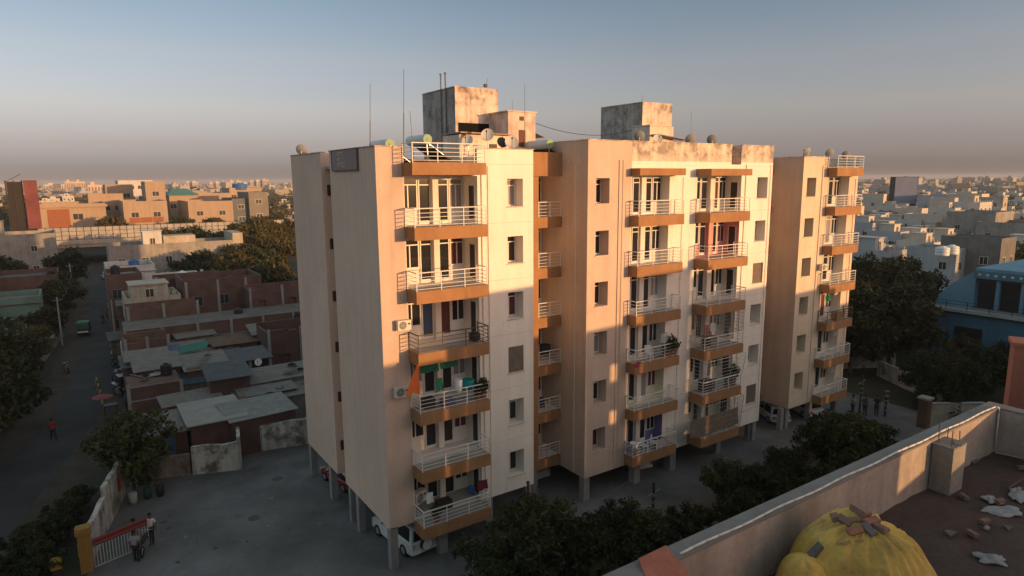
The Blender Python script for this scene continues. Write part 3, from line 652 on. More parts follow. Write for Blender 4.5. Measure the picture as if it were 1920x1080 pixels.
# ================================================================ the terrace in the foreground
ZFL, ZPT, YI, YO, XR = 14.135, 15.035, -23.77, -23.54, 2.95
T_PL = mat('terrace_plaster', (.36, .30, .26), .92, .2, .9, .1, 9, streak=.22, stain=(.2, .18, .17), stain_amt=.6, ssc=1.6, lo=.48, hi=.72, bump=.25)
T_TOP = mat('terrace_coping', (.19, .175, .165), .92, .16, 1.1, .1, 14, stain=(.2, .2, .2), stain_amt=.5, ssc=2.2, bump=.25)
T_FL = mat('terrace_floor', (.075, .048, .04), .95, .3, .9, .2, 11, stain=(.07, .06, .055), stain_amt=.7, ssc=1.4, lo=.45, hi=.7, bump=.4)
TB = thing('terrace_building', 'flat roofed building in the foreground with a plastered parapet and earthy roof floor', 'building', (0, 0, 0))
def grid_sheet(x0, x1, y0, y1, nx, ny, fn, m, name, parent=None, smooth=True):
    mb = MB(); pts = [(x0+(x1-x0)*i/nx, y0+(y1-y0)*j/ny) for j in range(ny+1) for i in range(nx+1)]
    mb.add([(x, y, fn(x, y)) for x, y in pts], [(j*(nx+1)+i, j*(nx+1)+i+1, (j+1)*(nx+1)+i+1, (j+1)*(nx+1)+i) for j in range(ny) for i in range(nx)])
    return mb.build(name, m, parent, smooth)
def nz(x, y): return .012*math.sin(3.1*x+1.7*y)+.01*math.sin(7.3*x-4.1*y)+.008*math.sin(11*x+13*y)
m = MB(); m.box(-45, 3.18, -45, YO, 0, ZFL-.06); m.build('wall', T_PL, TB)
grid_sheet(-44.8, XR, -44.8, YI+.01, 200, 90, lambda x, y: ZFL-.02+nz(x, y), T_FL, 'roof_floor', TB)
m = MB(); m.box(-45, 3.18, YI, YO, ZFL-.06, ZPT-.035); m.build('parapet', T_PL, TB)
m = MB(); m.box(-45.02, 3.2, YI-.015, YO+.02, ZPT-.035, ZPT); m.build('coping', T_TOP, TB)
m = MB(); m.box(XR, 3.18, -44.9, YI-.001, ZFL-.055, ZPT-.036); m.build('parapet', T_PL, TB)
m = MB(); m.box(XR-.015, 3.2, -44.9, YI-.017, ZPT-.034, ZPT-.001); m.build('coping', T_TOP, TB)
m = MB(); m.box(-17, -8, -37, -27.9, ZFL, 17.95); m.build('stair_house', T_PL, TB)
m = MB(); m.box(-7.9, 2.5, -33.6, -31, ZFL, 15.84); m.build('roof_room', T_PL, TB)  # unseen block added; its height keeps the parapet in shade, the pipe in sun
# pipe along the parapet
m = MB(); rr = random.Random(3); pts = []
for i in range(40): x = -6.12+i*(2.86+6.12)/39; pts.append((x, YI+.03+.012*math.sin(i*.9), ZPT+.017))
pts += [(2.89, YI-.03, ZPT+.012), (2.89, YI-.04, ZPT-.1), (2.9, YI-.04, ZFL+.06)]
m.tube(pts, .015, 6); tag(m.build('pipe', flat('pvc_pipe', (.62, .58, .52), .45), None, True), 'thin pale plastic pipe laid along the parapet top and down its corner', 'pipe')
# unfinished column stub
o = thing('column_stub', 'unfinished concrete column stub with bare bars beside the parapet', 'column', (0, 0, 0))
m = MB(); m.box(.2, .68, -24.12, YI-.017, ZFL-.02, 14.93); m.build('concrete', mat('stub_concrete', (.27, .25, .23), .93, .2, 1.2, .12, 9, streak=.2, bump=.3), o)
m = MB(); m.cbox((.44, -23.95, 14.945), (.25, .175, .02)); m.cbox((.5, -24.05, 14.975), (.1, .05, .015), .5); m.build('rubble_top', T_TOP, o)
for x, y, h, dx in ((.28, -24.05, .34, .02), (.6, -24.05, .28, -.03), (.28, -23.85, .42, -.02), (.6, -23.85, .25, .03)):
    m = MB(); m.tube([(x, y, 14.9), (x+dx, y+.01, 14.9+h)], .008, 5); m.build('rebar', flat('rusty_steel', (.10, .055, .04), .8), o)
# red slab on the parapet
o = thing('stone_slab', 'reddish stone slab lying tilted on the near end of the parapet', 'slab', (0, 0, 0))
P1, P2, P3, P4 = Vector((-6.66, -23.58, 15.10)), Vector((-6.22, -23.60, 15.13)), Vector((-6.30, -24.06, 15.0)), Vector((-6.86, -24.0, 14.98)); dn = Vector((0, 0, -.045)); m = MB()
m.add([P1+dn, P2+dn, P3+dn, P4+dn, P1, P2, P3, P4], [(0,1,2,3),(7,6,5,4),(0,4,5,1),(1,5,6,2),(2,6,7,3),(3,7,4,0)]); m.build('slab', mat('red_stone', (.36, .13, .085), .85, .15, 3, .1, 14), o)
# tarpaulin heap
TARP = mat('yellow_tarp', (.60, .385, .085), .55, .14, 1.6, .08, 14, stain=(.22, .13, .045), stain_amt=.75, ssc=2.4, lo=.45, hi=.7, obj=False, spec=.35, bump=.7)
HX, HY = -3.74, -24.72
def heap(x, y):
    dx, dy = x-HX, y-HY; c, s_ = math.cos(.2), math.sin(.2); a, b = (dx*c+dy*s_)/.72, (-dx*s_+dy*c)/.95
    r = q0 = math.hypot(a, b); th = math.atan2(b, a)
    fold = .035*math.sin(7*th+1.6*math.sin(3*th)+2.2*q0)+.022*math.sin(17*th+2+1.5*math.sin(5*q0))+.012*math.sin(37*th+3*q0)+.05*math.sin(4.1*x+1.3)*math.sin(5.3*y)+.018*math.sin(13*x+3*y)*math.sin(11*y-5*x)+.028*(1-abs(math.sin(6.5*th+2.5*math.sin(2*th+1)+1.8*q0)))**3-.02*(1-abs(math.sin(9.3*th+1.7*math.sin(3*th)-2.6*q0)))**4+.014*(1-abs(math.sin(21*x+9*y+2*math.sin(7*y))))**2
    R_ = 1+.06*math.sin(3*th+.7)
    q = r/R_; base = max(0., 1-q**2.6); h = 1.0*base**.58
    h *= 1+.09*math.exp(-((dx-.15)**2+(dy-.25)**2)/.12)
    h += fold*min(1, q*1.6)*(1 if q < 1 else 0)*(1-abs(q-.55))
    dx2, dy2 = x+4.48, y+24.35; q2 = math.hypot(dx2/.33, dy2/.36); h2 = .62*max(0, 1-q2**3)**.55 + .02*math.sin(8*math.atan2(dy2, dx2))*min(1, q2)*(q2 < 1)
    return max(h, h2, 0) if y < YI-.02 else 0
n = 190; mb = MB(); X0, X1, Y0, Y1 = -5.0, -2.4, -26.0, YI-.022
vid = {}; H = {}
for j in range(n+1):
    for i in range(n+1):
        x = X0+(X1-X0)*i/n; y = Y0+(Y1-Y0)*j/n; H[i, j] = (x, y, heap(x, y))
pts = []; fs = []
for j in range(n):
    for i in range(n):
        ks = [(i, j), (i+1, j), (i+1, j+1), (i, j+1)]
        if max(H[k][2] for k in ks) < .02: continue
        for k in ks:
            if k not in vid: vid[k] = len(pts); pts.append((H[k][0], H[k][1], ZFL-.01+H[k][2]))
        fs.append([vid[k] for k in ks])
mb.add(pts, fs); hp = mb.build('tarpaulin', TARP, None, True)
tag(hp, 'yellow plastic tarpaulin draped over a rounded heap against the parapet', 'tarpaulin')
def hz(x, y): return ZFL-.01+heap(x, y)
def onheap(u, v):
    d = ray(u, v); t = 3.
    while t < 16:
        p = CAMP+d*t
        if p.z < hz(p.x, p.y): return p
        t += .01
    return None
tx = bpy.data.curves.new('txt', 'FONT'); tx.body = 'FINEST   YVSP'; tx.size = .085; tx.space_character = 1.05
to = bpy.data.objects.new('txt', tx); COL.objects.link(to); bpy.context.view_layer.update()
tm = bpy.data.meshes.new_from_object(to.evaluated_get(bpy.context.evaluated_depsgraph_get())); bpy.data.objects.remove(to); tm.name = 'printed_text'
c0 = onheap(1570.5, 1026); c1 = onheap(1622, 1019)
if c0 and c1:
    ex = Vector((c1.x-c0.x, c1.y-c0.y, 0)).normalized(); ey = Vector((-ex.y, ex.x, 0))
    wmax = max(v_.co.x for v_ in tm.vertices); k_ = (c1-c0).length/wmax; e3 = (c1-c0).normalized(); up = onheap(1597, 1012)-onheap(1597, 1032); up = (up-e3*up.dot(e3)).normalized(); nn = e3.cross(up)
    if nn.z < 0: nn = -nn
    for v_ in tm.vertices:
        v_.co = c0+e3*v_.co.x*k_+up*v_.co.y*k_*1.15+nn*.055
    tm.materials.append(flat('print_ink', (.02, .02, .018), .7)); link('printed_text', tm, hp)
BRK = [mat('brick_dust', (.20, .12, .095), .92, .2, 5, .15, 30, bump=.3), mat('brick_grey', (.14, .12, .12), .92, .2, 5, .15, 30, bump=.3), mat('brick_red', (.28, .13, .085), .92, .2, 5, .15, 30, bump=.3)]
for u, v, s_, rz, k, lab in [(1613, 962, 1.25, .15, 0, 'largest dusty brick at the crown of the yellow tarpaulin'), (1565, 973, 1., .5, 0, 'leftmost dusty brick near the crown of the tarpaulin'),
        (1583, 980, 1.05, -.2, 0, 'dusty brick second from left in the row on the tarpaulin'), (1600, 979, .9, .7, 0, 'dusty half brick beside the pointed fold of the tarpaulin'),
        (1634, 981, 1.05, .2, 2, 'reddish brick right of the largest one on the tarpaulin'), (1629, 997, 1.0, -.7, 1, 'blue grey brick below the reddish one on the tarpaulin'),
        (1649, 993, 1.05, .1, 0, 'rightmost dusty brick on the tarpaulin'), (1603, 999, 1.0, .5, 2, 'orange brick lying in the pointed fold of the tarpaulin'),
        (1530, 1036, 1.1, 1.3, 1, 'dark stone wedged between the two bulges of the tarpaulin')]:
    p = onheap(u, v)
    if not p: continue
    e = .06; nx = (hz(p.x-e, p.y)-hz(p.x+e, p.y))/(2*e); ny = (hz(p.x, p.y-e)-hz(p.x, p.y+e))/(2*e)
    s_ *= .86; m = MB(); L_ = (.112*s_, .056*s_, .038*s_); ch = .008
    pr = [(-1,-1),(1,-1),(1,1),(-1,1)]
    ring = lambda z, c: [(a*(L_[0]-c), b*(L_[1]-c), z) for a, b in pr]
    pts = ring(-L_[2], ch)+ring(-L_[2]+ch, 0)+ring(L_[2]-ch, 0)+ring(L_[2], ch)
    m.add(pts, [(0,3,2,1),(12,13,14,15)]+[(k_*4+i, k_*4+(i+1) % 4, k_*4+4+(i+1) % 4, k_*4+4+i) for k_ in range(3) for i in range(4)])
    o = m.build('brick', BRK[k]); o.location = (p.x, p.y, p.z+.03*s_); o.rotation_euler = (Vector((nx, ny, 1)).to_track_quat('Z', 'Y').to_matrix() @ Matrix.Rotation(rz, 3, 'Z')).to_euler(); tag(o, lab, 'brick', 'bricks weighing down the tarpaulin')
# crumpled sacks on the roof floor
SACK = mat('white_sack', (.27, .27, .275), .7, .15, 4, .1, 20)
def sack(u, v, w, l, rz, h, seed, lab):
    p = G(u, v, ZFL); q = random.Random(seed); n = 14; ph = [q.uniform(0, 6) for _ in range(6)]; mb = MB(); pts = []
    for j in range(n+1):
        for i in range(n+1):
            a = i/n*2-1; b = j/n*2-1; ed = max(abs(a), abs(b)); ww = 1+.18*math.sin(3*b+ph[0])+.1*math.sin(7*b+ph[1])
            z = .012+h*(1-ed**2)*(.55+.3*math.sin(5*a+ph[2])+.25*math.sin(6*b+4*a+ph[3]))+.3*h*abs(math.sin(4*a+ph[4]+2*b))*(1 if ed < .999 else .2)
            pts.append((a*w*ww, b*l*(1+.15*math.sin(4*a+ph[5])), z))
    mb.add(pts, [(j*(n+1)+i, j*(n+1)+i+1, (j+1)*(n+1)+i+1, (j+1)*(n+1)+i) for j in range(n) for i in range(n)])
    bb = len(mb.v); mb.add([(x, y, 0.0) for x, y, z in pts], [(j*(n+1)+i, (j+1)*(n+1)+i, (j+1)*(n+1)+i+1, j*(n+1)+i+1) for j in range(n) for i in range(n)])
    o = mb.build('sack', SACK, None, True); o.location = p; o.rotation_euler = (0, 0, rz); return tag(o, lab, 'sack', 'crumpled sacks on the terrace floor')
sack(1880, 960, .27, .16, -.5, .06, 1, 'largest white sack spread flat near the right edge of the terrace'); sack(1857, 1050, .17, .12, -.9, .07, 2, 'small crumpled white sack lowest on the terrace floor')
sack(1912, 842, .22, .18, .3, .08, 3, 'white sack farthest back by the side parapet'); sack(1912, 930, .25, .14, .4, .06, 4, 'dusty sack just behind the largest white one'); sack(1858, 938, .13, .1, 1., .05, 5, 'small scrap of sacking left of the largest white sack')
m = MB(); a = G(1866, 850, ZFL); b = G(1919, 862, ZFL); m.bar((a.x, a.y, a.z+.02), (b.x, b.y, b.z+.03), .025); tag(m.build('stick', flat('pale_stick', (.35, .28, .2), .8)), 'pale stick lying on the terrace floor near the side parapet', 'stick')
m = MB(); a = G(1890, 918, ZFL); b = G(1925, 898, ZFL); m.bar((a.x, a.y, a.z+.03), (b.x, b.y, b.z+.05), .022); tag(m.build('stick', flat('dark_stick', (.12, .09, .07), .8)), 'dark stick lying across the sacks on the terrace floor', 'stick')
# loose debris on the roof floor
qd = random.Random(17)
for i in range(13):
    u, v = qd.uniform(1770, 1918), qd.uniform(858, 1010); p = G(u, v, ZFL)
    if p.x > 2.7: continue
    k = i % 3; m = MB()
    if k == 0: m.cbox((0, 0, .03), (.085, .042, .03), qd.uniform(0, 3), qd.uniform(-.2, .2)); nm, lab, mm = 'brick', 'broken brick lying on the earthy terrace floor', BRK[i % 2]
    elif k == 1: m.ball((0, 0, .02), (qd.uniform(.04, .09), qd.uniform(.03, .06), .035), 7, 5); nm, lab, mm = 'stone', 'grey stone lying on the earthy terrace floor', MATS['stub_concrete']
    else: s_ = qd.uniform(.06, .14); m.add([(-s_, -s_*.5, .01), (s_*.8, -s_*.6, .04), (s_, s_*.5, .015), (-s_*.7, s_*.6, .05), (-s_, -s_*.5, 0), (s_*.8, -s_*.6, .03), (s_, s_*.5, .005), (-s_*.7, s_*.6, .04)], [(0,1,2,3),(7,6,5,4)]); nm, lab, mm = 'plastic_scrap', 'dusty plastic scrap lying on the earthy terrace floor', flat('dusty_plastic', (.12, .11, .11), .8)
    o = m.build(nm, mm); o.location = p; tag(o, lab, nm.replace('_', ' '), nm.replace('_', ' ')+'s scattered on the terrace floor')
# salmon wall in view; beyond the frame, an added row shaped for facade shade
CA, SA, TA = math.cos(R(SUN_AZ)), math.sin(R(SUN_AZ)), math.tan(R(SUN_AZ))
def nb(name, lab, s0, s1, y1, zs, m, n=3, dep=8., cop=CONC, vis=True):
    """house turned along the sun azimuth; s0..s1 is where its shade lands on the facade, zs how high"""
    w = (s1-s0)/(CA+SA*TA); h = zs+abs(y1)/CA*math.tan(R(SUN_EL)); o = thing(name, lab, 'house', (s0-y1*TA, y1, 0), R(SUN_AZ))
    a = MB(); a.box(0, w, -dep, 0, 0, h-.12); a.build('wall', m, o); a = MB(); a.box(-.03, w+.03, -dep-.08, .08, h-.12, h); a.build('coping', cop, o)
    for i in range(n):
        for z in np.arange(2, h-2, 3.): a = MB(); x = w*(i+.5)/n; a.box(x-.5, x+.5, .002, .03, z, z+1.2); a.build('window', GLASS, o)
    return o
SALMON = mat('salmon_plaster', (.33, .125, .085), .9, .12, .5, .06, 8, streak=.12)
nb('salmon_house', 'low salmon plastered house wing rising behind the terrace at the right edge', 2.3, 3.35, -21.0, 12.6, SALMON, 0, 8, SALMON)
o = nb('salmon_house', 'unseen taller block behind the low salmon wing, added for facade shade', 3.4, 8.98, -22.6, 13.6, SALMON, 0, 8, SALMON)  # unseen block added to set the shade line on block one
m = MB(); m.box(-1.2, -1.16, .02, .05, 3, 12); m.build('pipe', DARKDOOR, o)
nb('unseen_shade_house', 'unseen plain plastered house right of the terrace, added for shade', -8.8, -.7, -26, 12.4, CONC)
nb('unseen_shade_house', 'unseen narrow white house beside the salmon house, added for shade', -.65, 2.2, -26, 10.7, P_CREAM)
nb('unseen_shade_house', 'unseen low grey house right of the salmon house, added for shade', 8.85, 12.45, -25, 10.3, CONCD)
nb('unseen_shade_house', 'unseen tall buff house further right, added for shade', 16.0, 21.4, -25.4, 13.65, P_E)
nb('unseen_shade_house', 'unseen tan house with a flat roof beyond the buff one, added for shade', 21.5, 26.0, -25.4, 13.1, P_TAN)
nb('unseen_shade_house', 'unseen pink washed house beyond the tan one, added for shade', 26.1, 31.5, -25.4, 11.7, P_PINK)
nb('unseen_shade_house', 'unseen grey plastered house at the far end of the row, added for shade', 32, 36.6, -25.5, 10.8, CONC)
nb('unseen_shade_house', 'unseen low pale house last of the row, added for shade', 36.7, 60, -26, 9.2, P_CREAM)
nb('unseen_shade_house', 'unseen tall pale house on the far right, added for shade', 62, 96, -38, 12.3, P_TAN)  # from here on, unseen blocks added to shade the far right
nb('unseen_shade_house', 'unseen long cream block farther right, added for shade', 97, 130, -40, 6.5, P_CREAM)
nb('unseen_shade_house', 'unseen grey block farthest right, added for shade', 131, 175, -44, 6.2, CONC)
nb('unseen_shade_house', 'unseen buff block beyond the grey one, added for shade', 178, 240, -55, 7, P_E)
y1 = -25.6; h = 10.7+abs(y1)/CA*math.tan(R(SUN_EL)); o = thing('unseen_patch_frame', 'unseen frame of bare slabs and one pierced wall, added for facade sun patches', 'building', (12.5-y1*TA, y1, 0), R(SUN_AZ)); w = 3.4/(CA+SA*TA)
m = MB(); hx = (14.75-12.5)/(CA+SA*TA); facade(m, 0, 0, w, 0, h, [(hx-.22, hx+.22, 9.45, 10.5, .2), (hx-.22, hx+.22, 6.75, 7.55, .2)]); m.build('pierced_blocker_wall', mat('blocker_brick', (.22, .1, .07), .9), o)  # unseen wall added; its holes let sun patches through to the facade
for z in (3.0, 5.6, 8.5, 11.6): m = MB(); m.box(0, w, -6, -.02, z, z+.15); m.build('slab', CONC, o)
for x, y in ((.15, -.2), (w-.15, -.2), (.15, -5.8), (w-.15, -5.8)): m = MB(); m.box(x-.14, x+.14, y-.14, y+.14, 0, 11.6); m.build('column', CONC, o)
# ================================================================ trees
LEAF_D = leafmat('leaf_dark', (.014, .02, .008), (.05, .058, .018)); LEAF_M = leafmat('leaf_mid', (.025, .034, .011), (.085, .09, .026)); LEAF_O = leafmat('leaf_olive', (.042, .04, .014), (.12, .095, .032)); LEAF_Y = leafmat('leaf_dusty', (.05, .055, .025), (.12, .12, .05))
BARK = mat('bark', (.10, .075, .055), .95, .25, 2, .15, 14, obj=True)
def leaf_mesh(name, clumps, n, size, m, seed, droop=.2):
    g = np.random.default_rng(seed); c = np.array([k[0] for k in clumps], float); r = np.array([k[1] for k in clumps], float)
    w = (r.prod(axis=1) if r.ndim > 1 else r**3)**.72; idx = g.choice(len(clumps), n, p=w/w.sum())
    d = g.normal(size=(n, 3)); d /= np.linalg.norm(d, axis=1)[:, None]; rad = g.random(n)**.42
    rr = r[idx] if r.ndim > 1 else r[idx][:, None]
    p = c[idx] + d*rad[:, None]*rr + g.normal(size=(n, 3))*size*.6
    a = g.normal(size=(n, 3)); a[:, 2] -= droop; a /= np.linalg.norm(a, axis=1)[:, None]
    b = np.cross(a, g.normal(size=(n, 3))); b /= np.linalg.norm(b, axis=1)[:, None]
    s = size*(.6+.8*g.random(n))[:, None]
    V = np.empty((n, 4, 3)); V[:, 0] = p-a*s; V[:, 1] = p+b*s*.42; V[:, 2] = p+a*s; V[:, 3] = p-b*s*.42
    me = bpy.data.meshes.new(name); me.vertices.add(4*n); me.vertices.foreach_set('co', V.reshape(-1))
    me.loops.add(4*n); me.loops.foreach_set('vertex_index', np.arange(4*n)); me.polygons.add(n); me.polygons.foreach_set('loop_start', np.arange(n)*4); me.polygons.foreach_set('loop_total', np.full(n, 4))
    me.materials.append(m); me.update(); return me
def tree_proto(h, rad, n, size, m, seed, trunk_h=.32, nclump=18, flatten=.8, tr=.14, name='tree'):
    q = random.Random(seed); r = thing(name, '', 'tree'); zc = h*(trunk_h+1)/2; hh = h*(1-trunk_h)/2; cl = []; mb = MB()
    top = (q.uniform(-.2, .2), q.uniform(-.2, .2), h*trunk_h); mb.tube([(0, 0, -.1), (top[0]*.4, top[1]*.4, h*trunk_h*.5), top], [tr*1.25, tr, tr*.85], 8)
    for i in range(nclump):
        t = 2*math.pi*i*.381966; u = (i+.5)/nclump; z = -1+2*u; rho = math.sqrt(max(.0, 1-z*z))*q.uniform(.5, 1.08)
        c = (rho*rad*math.cos(t), rho*rad*math.sin(t), zc+z*hh*.78+q.uniform(-.1, .1)*h); s = rad*q.uniform(.17, .42)
        cl.append((c, (s, s, s*flatten)))
        if z < .7: mb.tube([top, tuple(top[k]*.45+c[k]*.55+q.uniform(-.15, .15) for k in range(3)), c], [tr*.5, tr*.28, tr*.1], 5)
    cl.append(((0, 0, zc), (rad*.45, rad*.45, hh*.55)))
    mb.build('trunk', BARK, r, True); link('crown', leaf_mesh('crown', cl, n, size, m, seed, .3), r); return remember(r)
TREES = {
 'near1': tree_proto(5.2, 2.5, 4400, .20, LEAF_M, 11, .22, 30, tr=.12), 'near2': tree_proto(5.0, 2.4, 5200, .17, LEAF_D, 12, .2, 30, tr=.1),
 'big1': tree_proto(9.5, 4.6, 8000, .30, LEAF_D, 21, .25, 26, tr=.24), 'big2': tree_proto(9.0, 4.2, 8000, .27, LEAF_O, 22, .3, 22, tr=.22),
 'mid1': tree_proto(8.0, 3.8, 3600, .40, LEAF_O, 31, .28, 20, tr=.2), 'mid2': tree_proto(7.5, 3.6, 3600, .40, LEAF_D, 32, .25, 20, tr=.2), 'mid3': tree_proto(7, 3.0, 3000, .36, LEAF_M, 33, .3, 16, tr=.18),
 'shrub': tree_proto(2.6, 1.5, 4500, .12, LEAF_D, 41, .08, 18, tr=.06)}
used_t = set()
def tree(kind, x, y, sc, rz, label, group=None, z=0, name=None):
    o = TREES[kind]
    if kind in used_t: o = copy_tree(o)
    used_t.add(kind); o.location = (x, y, z); o.rotation_euler = (0, 0, rz); o.scale = (sc, sc, sc) if not isinstance(sc, tuple) else sc; o['label'] = label
    if group: o['group'] = group
    return o
# plants, boxes and laundry lines on the lived in balconies
TERRA = flat('terracotta_pot', (.26, .10, .06), .85); PLL = None
def plant(x, y, z, s_, lab, seed):
    o = thing('potted_plant', lab, 'plant', (x, y, z), seed*1.3, 'potted plants on balconies', s_); a = MB(); a.lathe([(.1, 0), (.14, .22), (.15, .24)], n=10); a.build('pot', TERRA, o)
    link('leaves', leaf_mesh('leaves', [((0, 0, .45), (.2, .2, .22)), ((.1, .05, .65), (.14, .14, .16))], 260, .07, LEAF_M, seed, .1), o)
for i, (x, y, k, s_, lab) in enumerate([(5.05, -.85, 2, 1.5, 'trailing plant at the right rail of the balcony with green nets'), (4.7, -.9, 2, 1.1, 'small plant beside the trailing one on the balcony with green nets'), (18.6, -.7, 2, 1.2, 'plant behind the rail below the stand mounted unit, leftmost of three'), (19.0, -.72, 2, 1.5, 'plant behind the rail below the stand mounted unit, middle of three'), (19.45, -.7, 2, 1.6, 'plant at the rail corner below the stand mounted unit'), (25.2, -.9, 1, 1.9, 'large plant at the right end of the grille balcony'), (24.6, -.95, 1, 1.3, 'plant beside the large one in the grille balcony'), (22.1, -1.0, 2, 1.2, 'plant at the left end of the caged balcony'), (16.1, -.7, 0, 1.0, 'plant at the left end of the purple walled balcony'), (2.2, -.8, 0, 1.2, 'plant behind the left rail of the lowest left balcony')]):
    plant(x, y, ZF[k]+.06, s_, lab, i+3)
def crate(x, y, k, w, d, h, m, lab, rz=0.):
    a = MB(); a.box(-w, w, -d, d, 0, h); a.box(-w+.02, w-.02, -d-.012, -d-.001, h*.3, h*.36); o = a.build('storage_box', m); o.location = (x, y, ZF[k]+.06); o.rotation_euler = (0, 0, rz); tag(o, lab, 'box', 'boxes on balconies')
crate(2.1, -.4, 2, .3, .25, .5, DARKDOOR, 'dark box at the left of the balcony with green nets'); crate(3.1, -.6, 2, .35, .2, .3, flat('violet_box', (.12, .10, .2), .7), 'violet box on the balcony with green nets')
crate(23.2, -.5, 2, .3, .3, .7, flat('cupboard', (.22, .15, .1), .7), 'brown cupboard in the caged balcony'); crate(22.6, -.7, 1, .4, .25, .8, DARKDOOR, 'dark cupboard in the glazed grille balcony'); crate(18.7, -.5, 0, .3, .2, .5, MAROON, 'maroon box on the purple walled balcony'); crate(3.2, .3, 0, .4, .25, .45, DARKDOOR, 'dark box on the lowest left balcony'); crate(23.9, -.6, 1, .3, .3, .55, flat('grey_box', (.3, .3, .3), .7), 'grey box in the glazed grille balcony'); crate(38.2, -.7, 2, .4, .25, .6, flat('cane_box', (.3, .2, .1), .7), 'cane box on the dark railed balcony of the rightmost block')
cloth('towel', 'pale towel over the rail of the purple walled balcony', 'cloth', 1232, 826, 1250, 842, YB-.8, flat('pale_towel', (.45, .36, .36), .8)); cloth('towel', 'red cloth over the rail below the stand mounted unit', 'cloth', 1190, 680, 1203, 690, YB-.8, flat('red_towel', (.30, .05, .05), .8)); cloth('towel', 'white cloth on the line in the lowest left balcony', 'cloth', 800, 925, 813, 945, -.4, WHITE)
cloth('towel', 'dark blue cloth on the line in the link bay', 'cloth', 1012, 745, 1022, 765, 2.4, flat('navy_cloth', (.03, .04, .09), .8)); cloth('towel', 'grey cloth on the line in the lowest link bay', 'cloth', 1016, 832, 1026, 850, 2.4, CURT_G)
# ================================================================ ground, lane and yard
E_G = mat('earth', (.06, .05, .036), .96, .35, .012, .2, .35, stain=(.035, .045, .02), stain_amt=.85, ssc=.02, lo=.42, hi=.6)
ASPH = mat('lane_asphalt', (.042, .042, .043), .9, .2, .15, .12, 5, stain=(.062, .055, .047), stain_amt=.5, ssc=.35, lo=.5, hi=.75)
YARDM = mat('yard_paving', (.135, .13, .128), .9, .15, .12, .1, 4, stain=(.07, .068, .066), stain_amt=.6, ssc=.5, lo=.5, hi=.72)
DIRT = mat('dirt_verge', (.06, .048, .036), .96, .3, .5, .2, 6)
m = MB(); m.quad((-9000,-9000,0),(9000,-9000,0),(9000,9000,0),(-9000,9000,0)); struct(m.build('ground', E_G))
lane = [(-23, 6), (-19, 14), (-16.2, 24), (-13.4, 34), (-11.5, 45), (-10.2, 58), (-8.9, 80), (-7.7, 105), (-6.6, 135), (-4.2, 190)]
def strip(name, pts, w, z, m):
    mb = MB(); v = []
    for i, p in enumerate(pts):
        a = Vector((*pts[max(0, i-1)], 0)); b = Vector((*pts[min(len(pts)-1, i+1)], 0)); t = (b-a).normalized(); nrm = Vector((-t.y, t.x, 0))
        ww = w[i] if isinstance(w, list) else w; c = Vector((*p, z)); v += [c+nrm*ww/2, c-nrm*ww/2]
    mb.add(v, [(2*i, 2*i+1, 2*i+3, 2*i+2) for i in range(len(pts)-1)]); return struct(mb.build(name, m))
strip('verge', lane, 8.2, .008, DIRT); strip('road', lane, [4.6, 4.4, 4.1, 3.7, 3.9, 4.1, 4.3, 4.3, 4.3, 4.3], .014, ASPH)
m = MB(); m.prism([(-13, 7.5), (-9.9, 20), (-8.4, 18.6), (-6.5, 18.0), (-3.7, 16.95), (-3.1, 19.6), (1.4, 18.8), (46, 14), (46, -11), (-14, -11)][::-1], .006, .02); struct(m.build('yard', YARDM))
m = MB()
for y in np.arange(10, 19, 3.): m.box(-9.5+.0*y, .2, y, y+.02, .02, .0215)
struct(m.build('paving_joints', CONCD))
def cracks(m, scale, amt):
    nt = m.node_tree; N = nt.nodes; L = nt.links; b = N['Principled BSDF']; src = b.inputs['Base Color'].links[0].from_socket
    g = N.new('ShaderNodeNewGeometry'); n1 = N.new('ShaderNodeTexNoise'); n1.inputs['Scale'].default_value = .9; L.new(g.outputs['Position'], n1.inputs['Vector'])
    ad = N.new('ShaderNodeVectorMath'); ad.operation = 'MULTIPLY_ADD'; ad.inputs[1].default_value = (1.4, 1.4, 0); L.new(n1.outputs['Color'], ad.inputs[0]); L.new(g.outputs['Position'], ad.inputs[2])
    v = N.new('ShaderNodeTexVoronoi'); v.feature = 'DISTANCE_TO_EDGE'; v.inputs['Scale'].default_value = scale; L.new(ad.outputs[0], v.inputs['Vector'])
    r = N.new('ShaderNodeMapRange'); L.new(v.outputs['Distance'], r.inputs[0]); r.inputs[1].default_value = 0; r.inputs[2].default_value = .009; r.inputs[3].default_value = 1-amt; r.inputs[4].default_value = 1
    n2 = N.new('ShaderNodeTexNoise'); n2.inputs['Scale'].default_value = .28; n2.inputs['Detail'].default_value = 6; L.new(g.outputs['Position'], n2.inputs['Vector']); r2 = N.new('ShaderNodeMapRange'); L.new(n2.outputs[0], r2.inputs[0])
    for i, x in enumerate((.35, .65, .74, 1.22)): r2.inputs[i+1].default_value = x
    for f in (r.outputs[0], r2.outputs[0]):
        x = N.new('ShaderNodeMix'); x.data_type = 'RGBA'; x.blend_type = 'MULTIPLY'; x.inputs[0].default_value = 1; L.new(src, x.inputs[6]); L.new(f, x.inputs[7]); src = x.outputs[2]
    L.new(src, b.inputs['Base Color'])
cracks(YARDM, .21, .16); cracks(ASPH, .2, .15)
for i, (x, y, lab) in enumerate([(-4.5, 9.5, 'round drain cover in the yard nearest the gate'), (-2.0, 14.0, 'round drain cover in the yard near the stained wall'), (9.0, -3.2, 'round drain cover in the yard below the link bay')]):
    o = thing('drain_cover', lab, 'drain cover', (x, y, .02), 0, 'drain covers in the yard'); m = MB(); m.cyl((0, 0, 0), (0, 0, .012), .28, n=20); m.build('lid', flat('cast_iron', (.05, .045, .042), .7), o); m = MB(); m.lathe([(.28, 0), (.34, 0), (.34, .016), (.28, .016)], n=20); m.build('frame', flat('cover_frame', (.09, .088, .085), .9), o)
ql = random.Random(9)
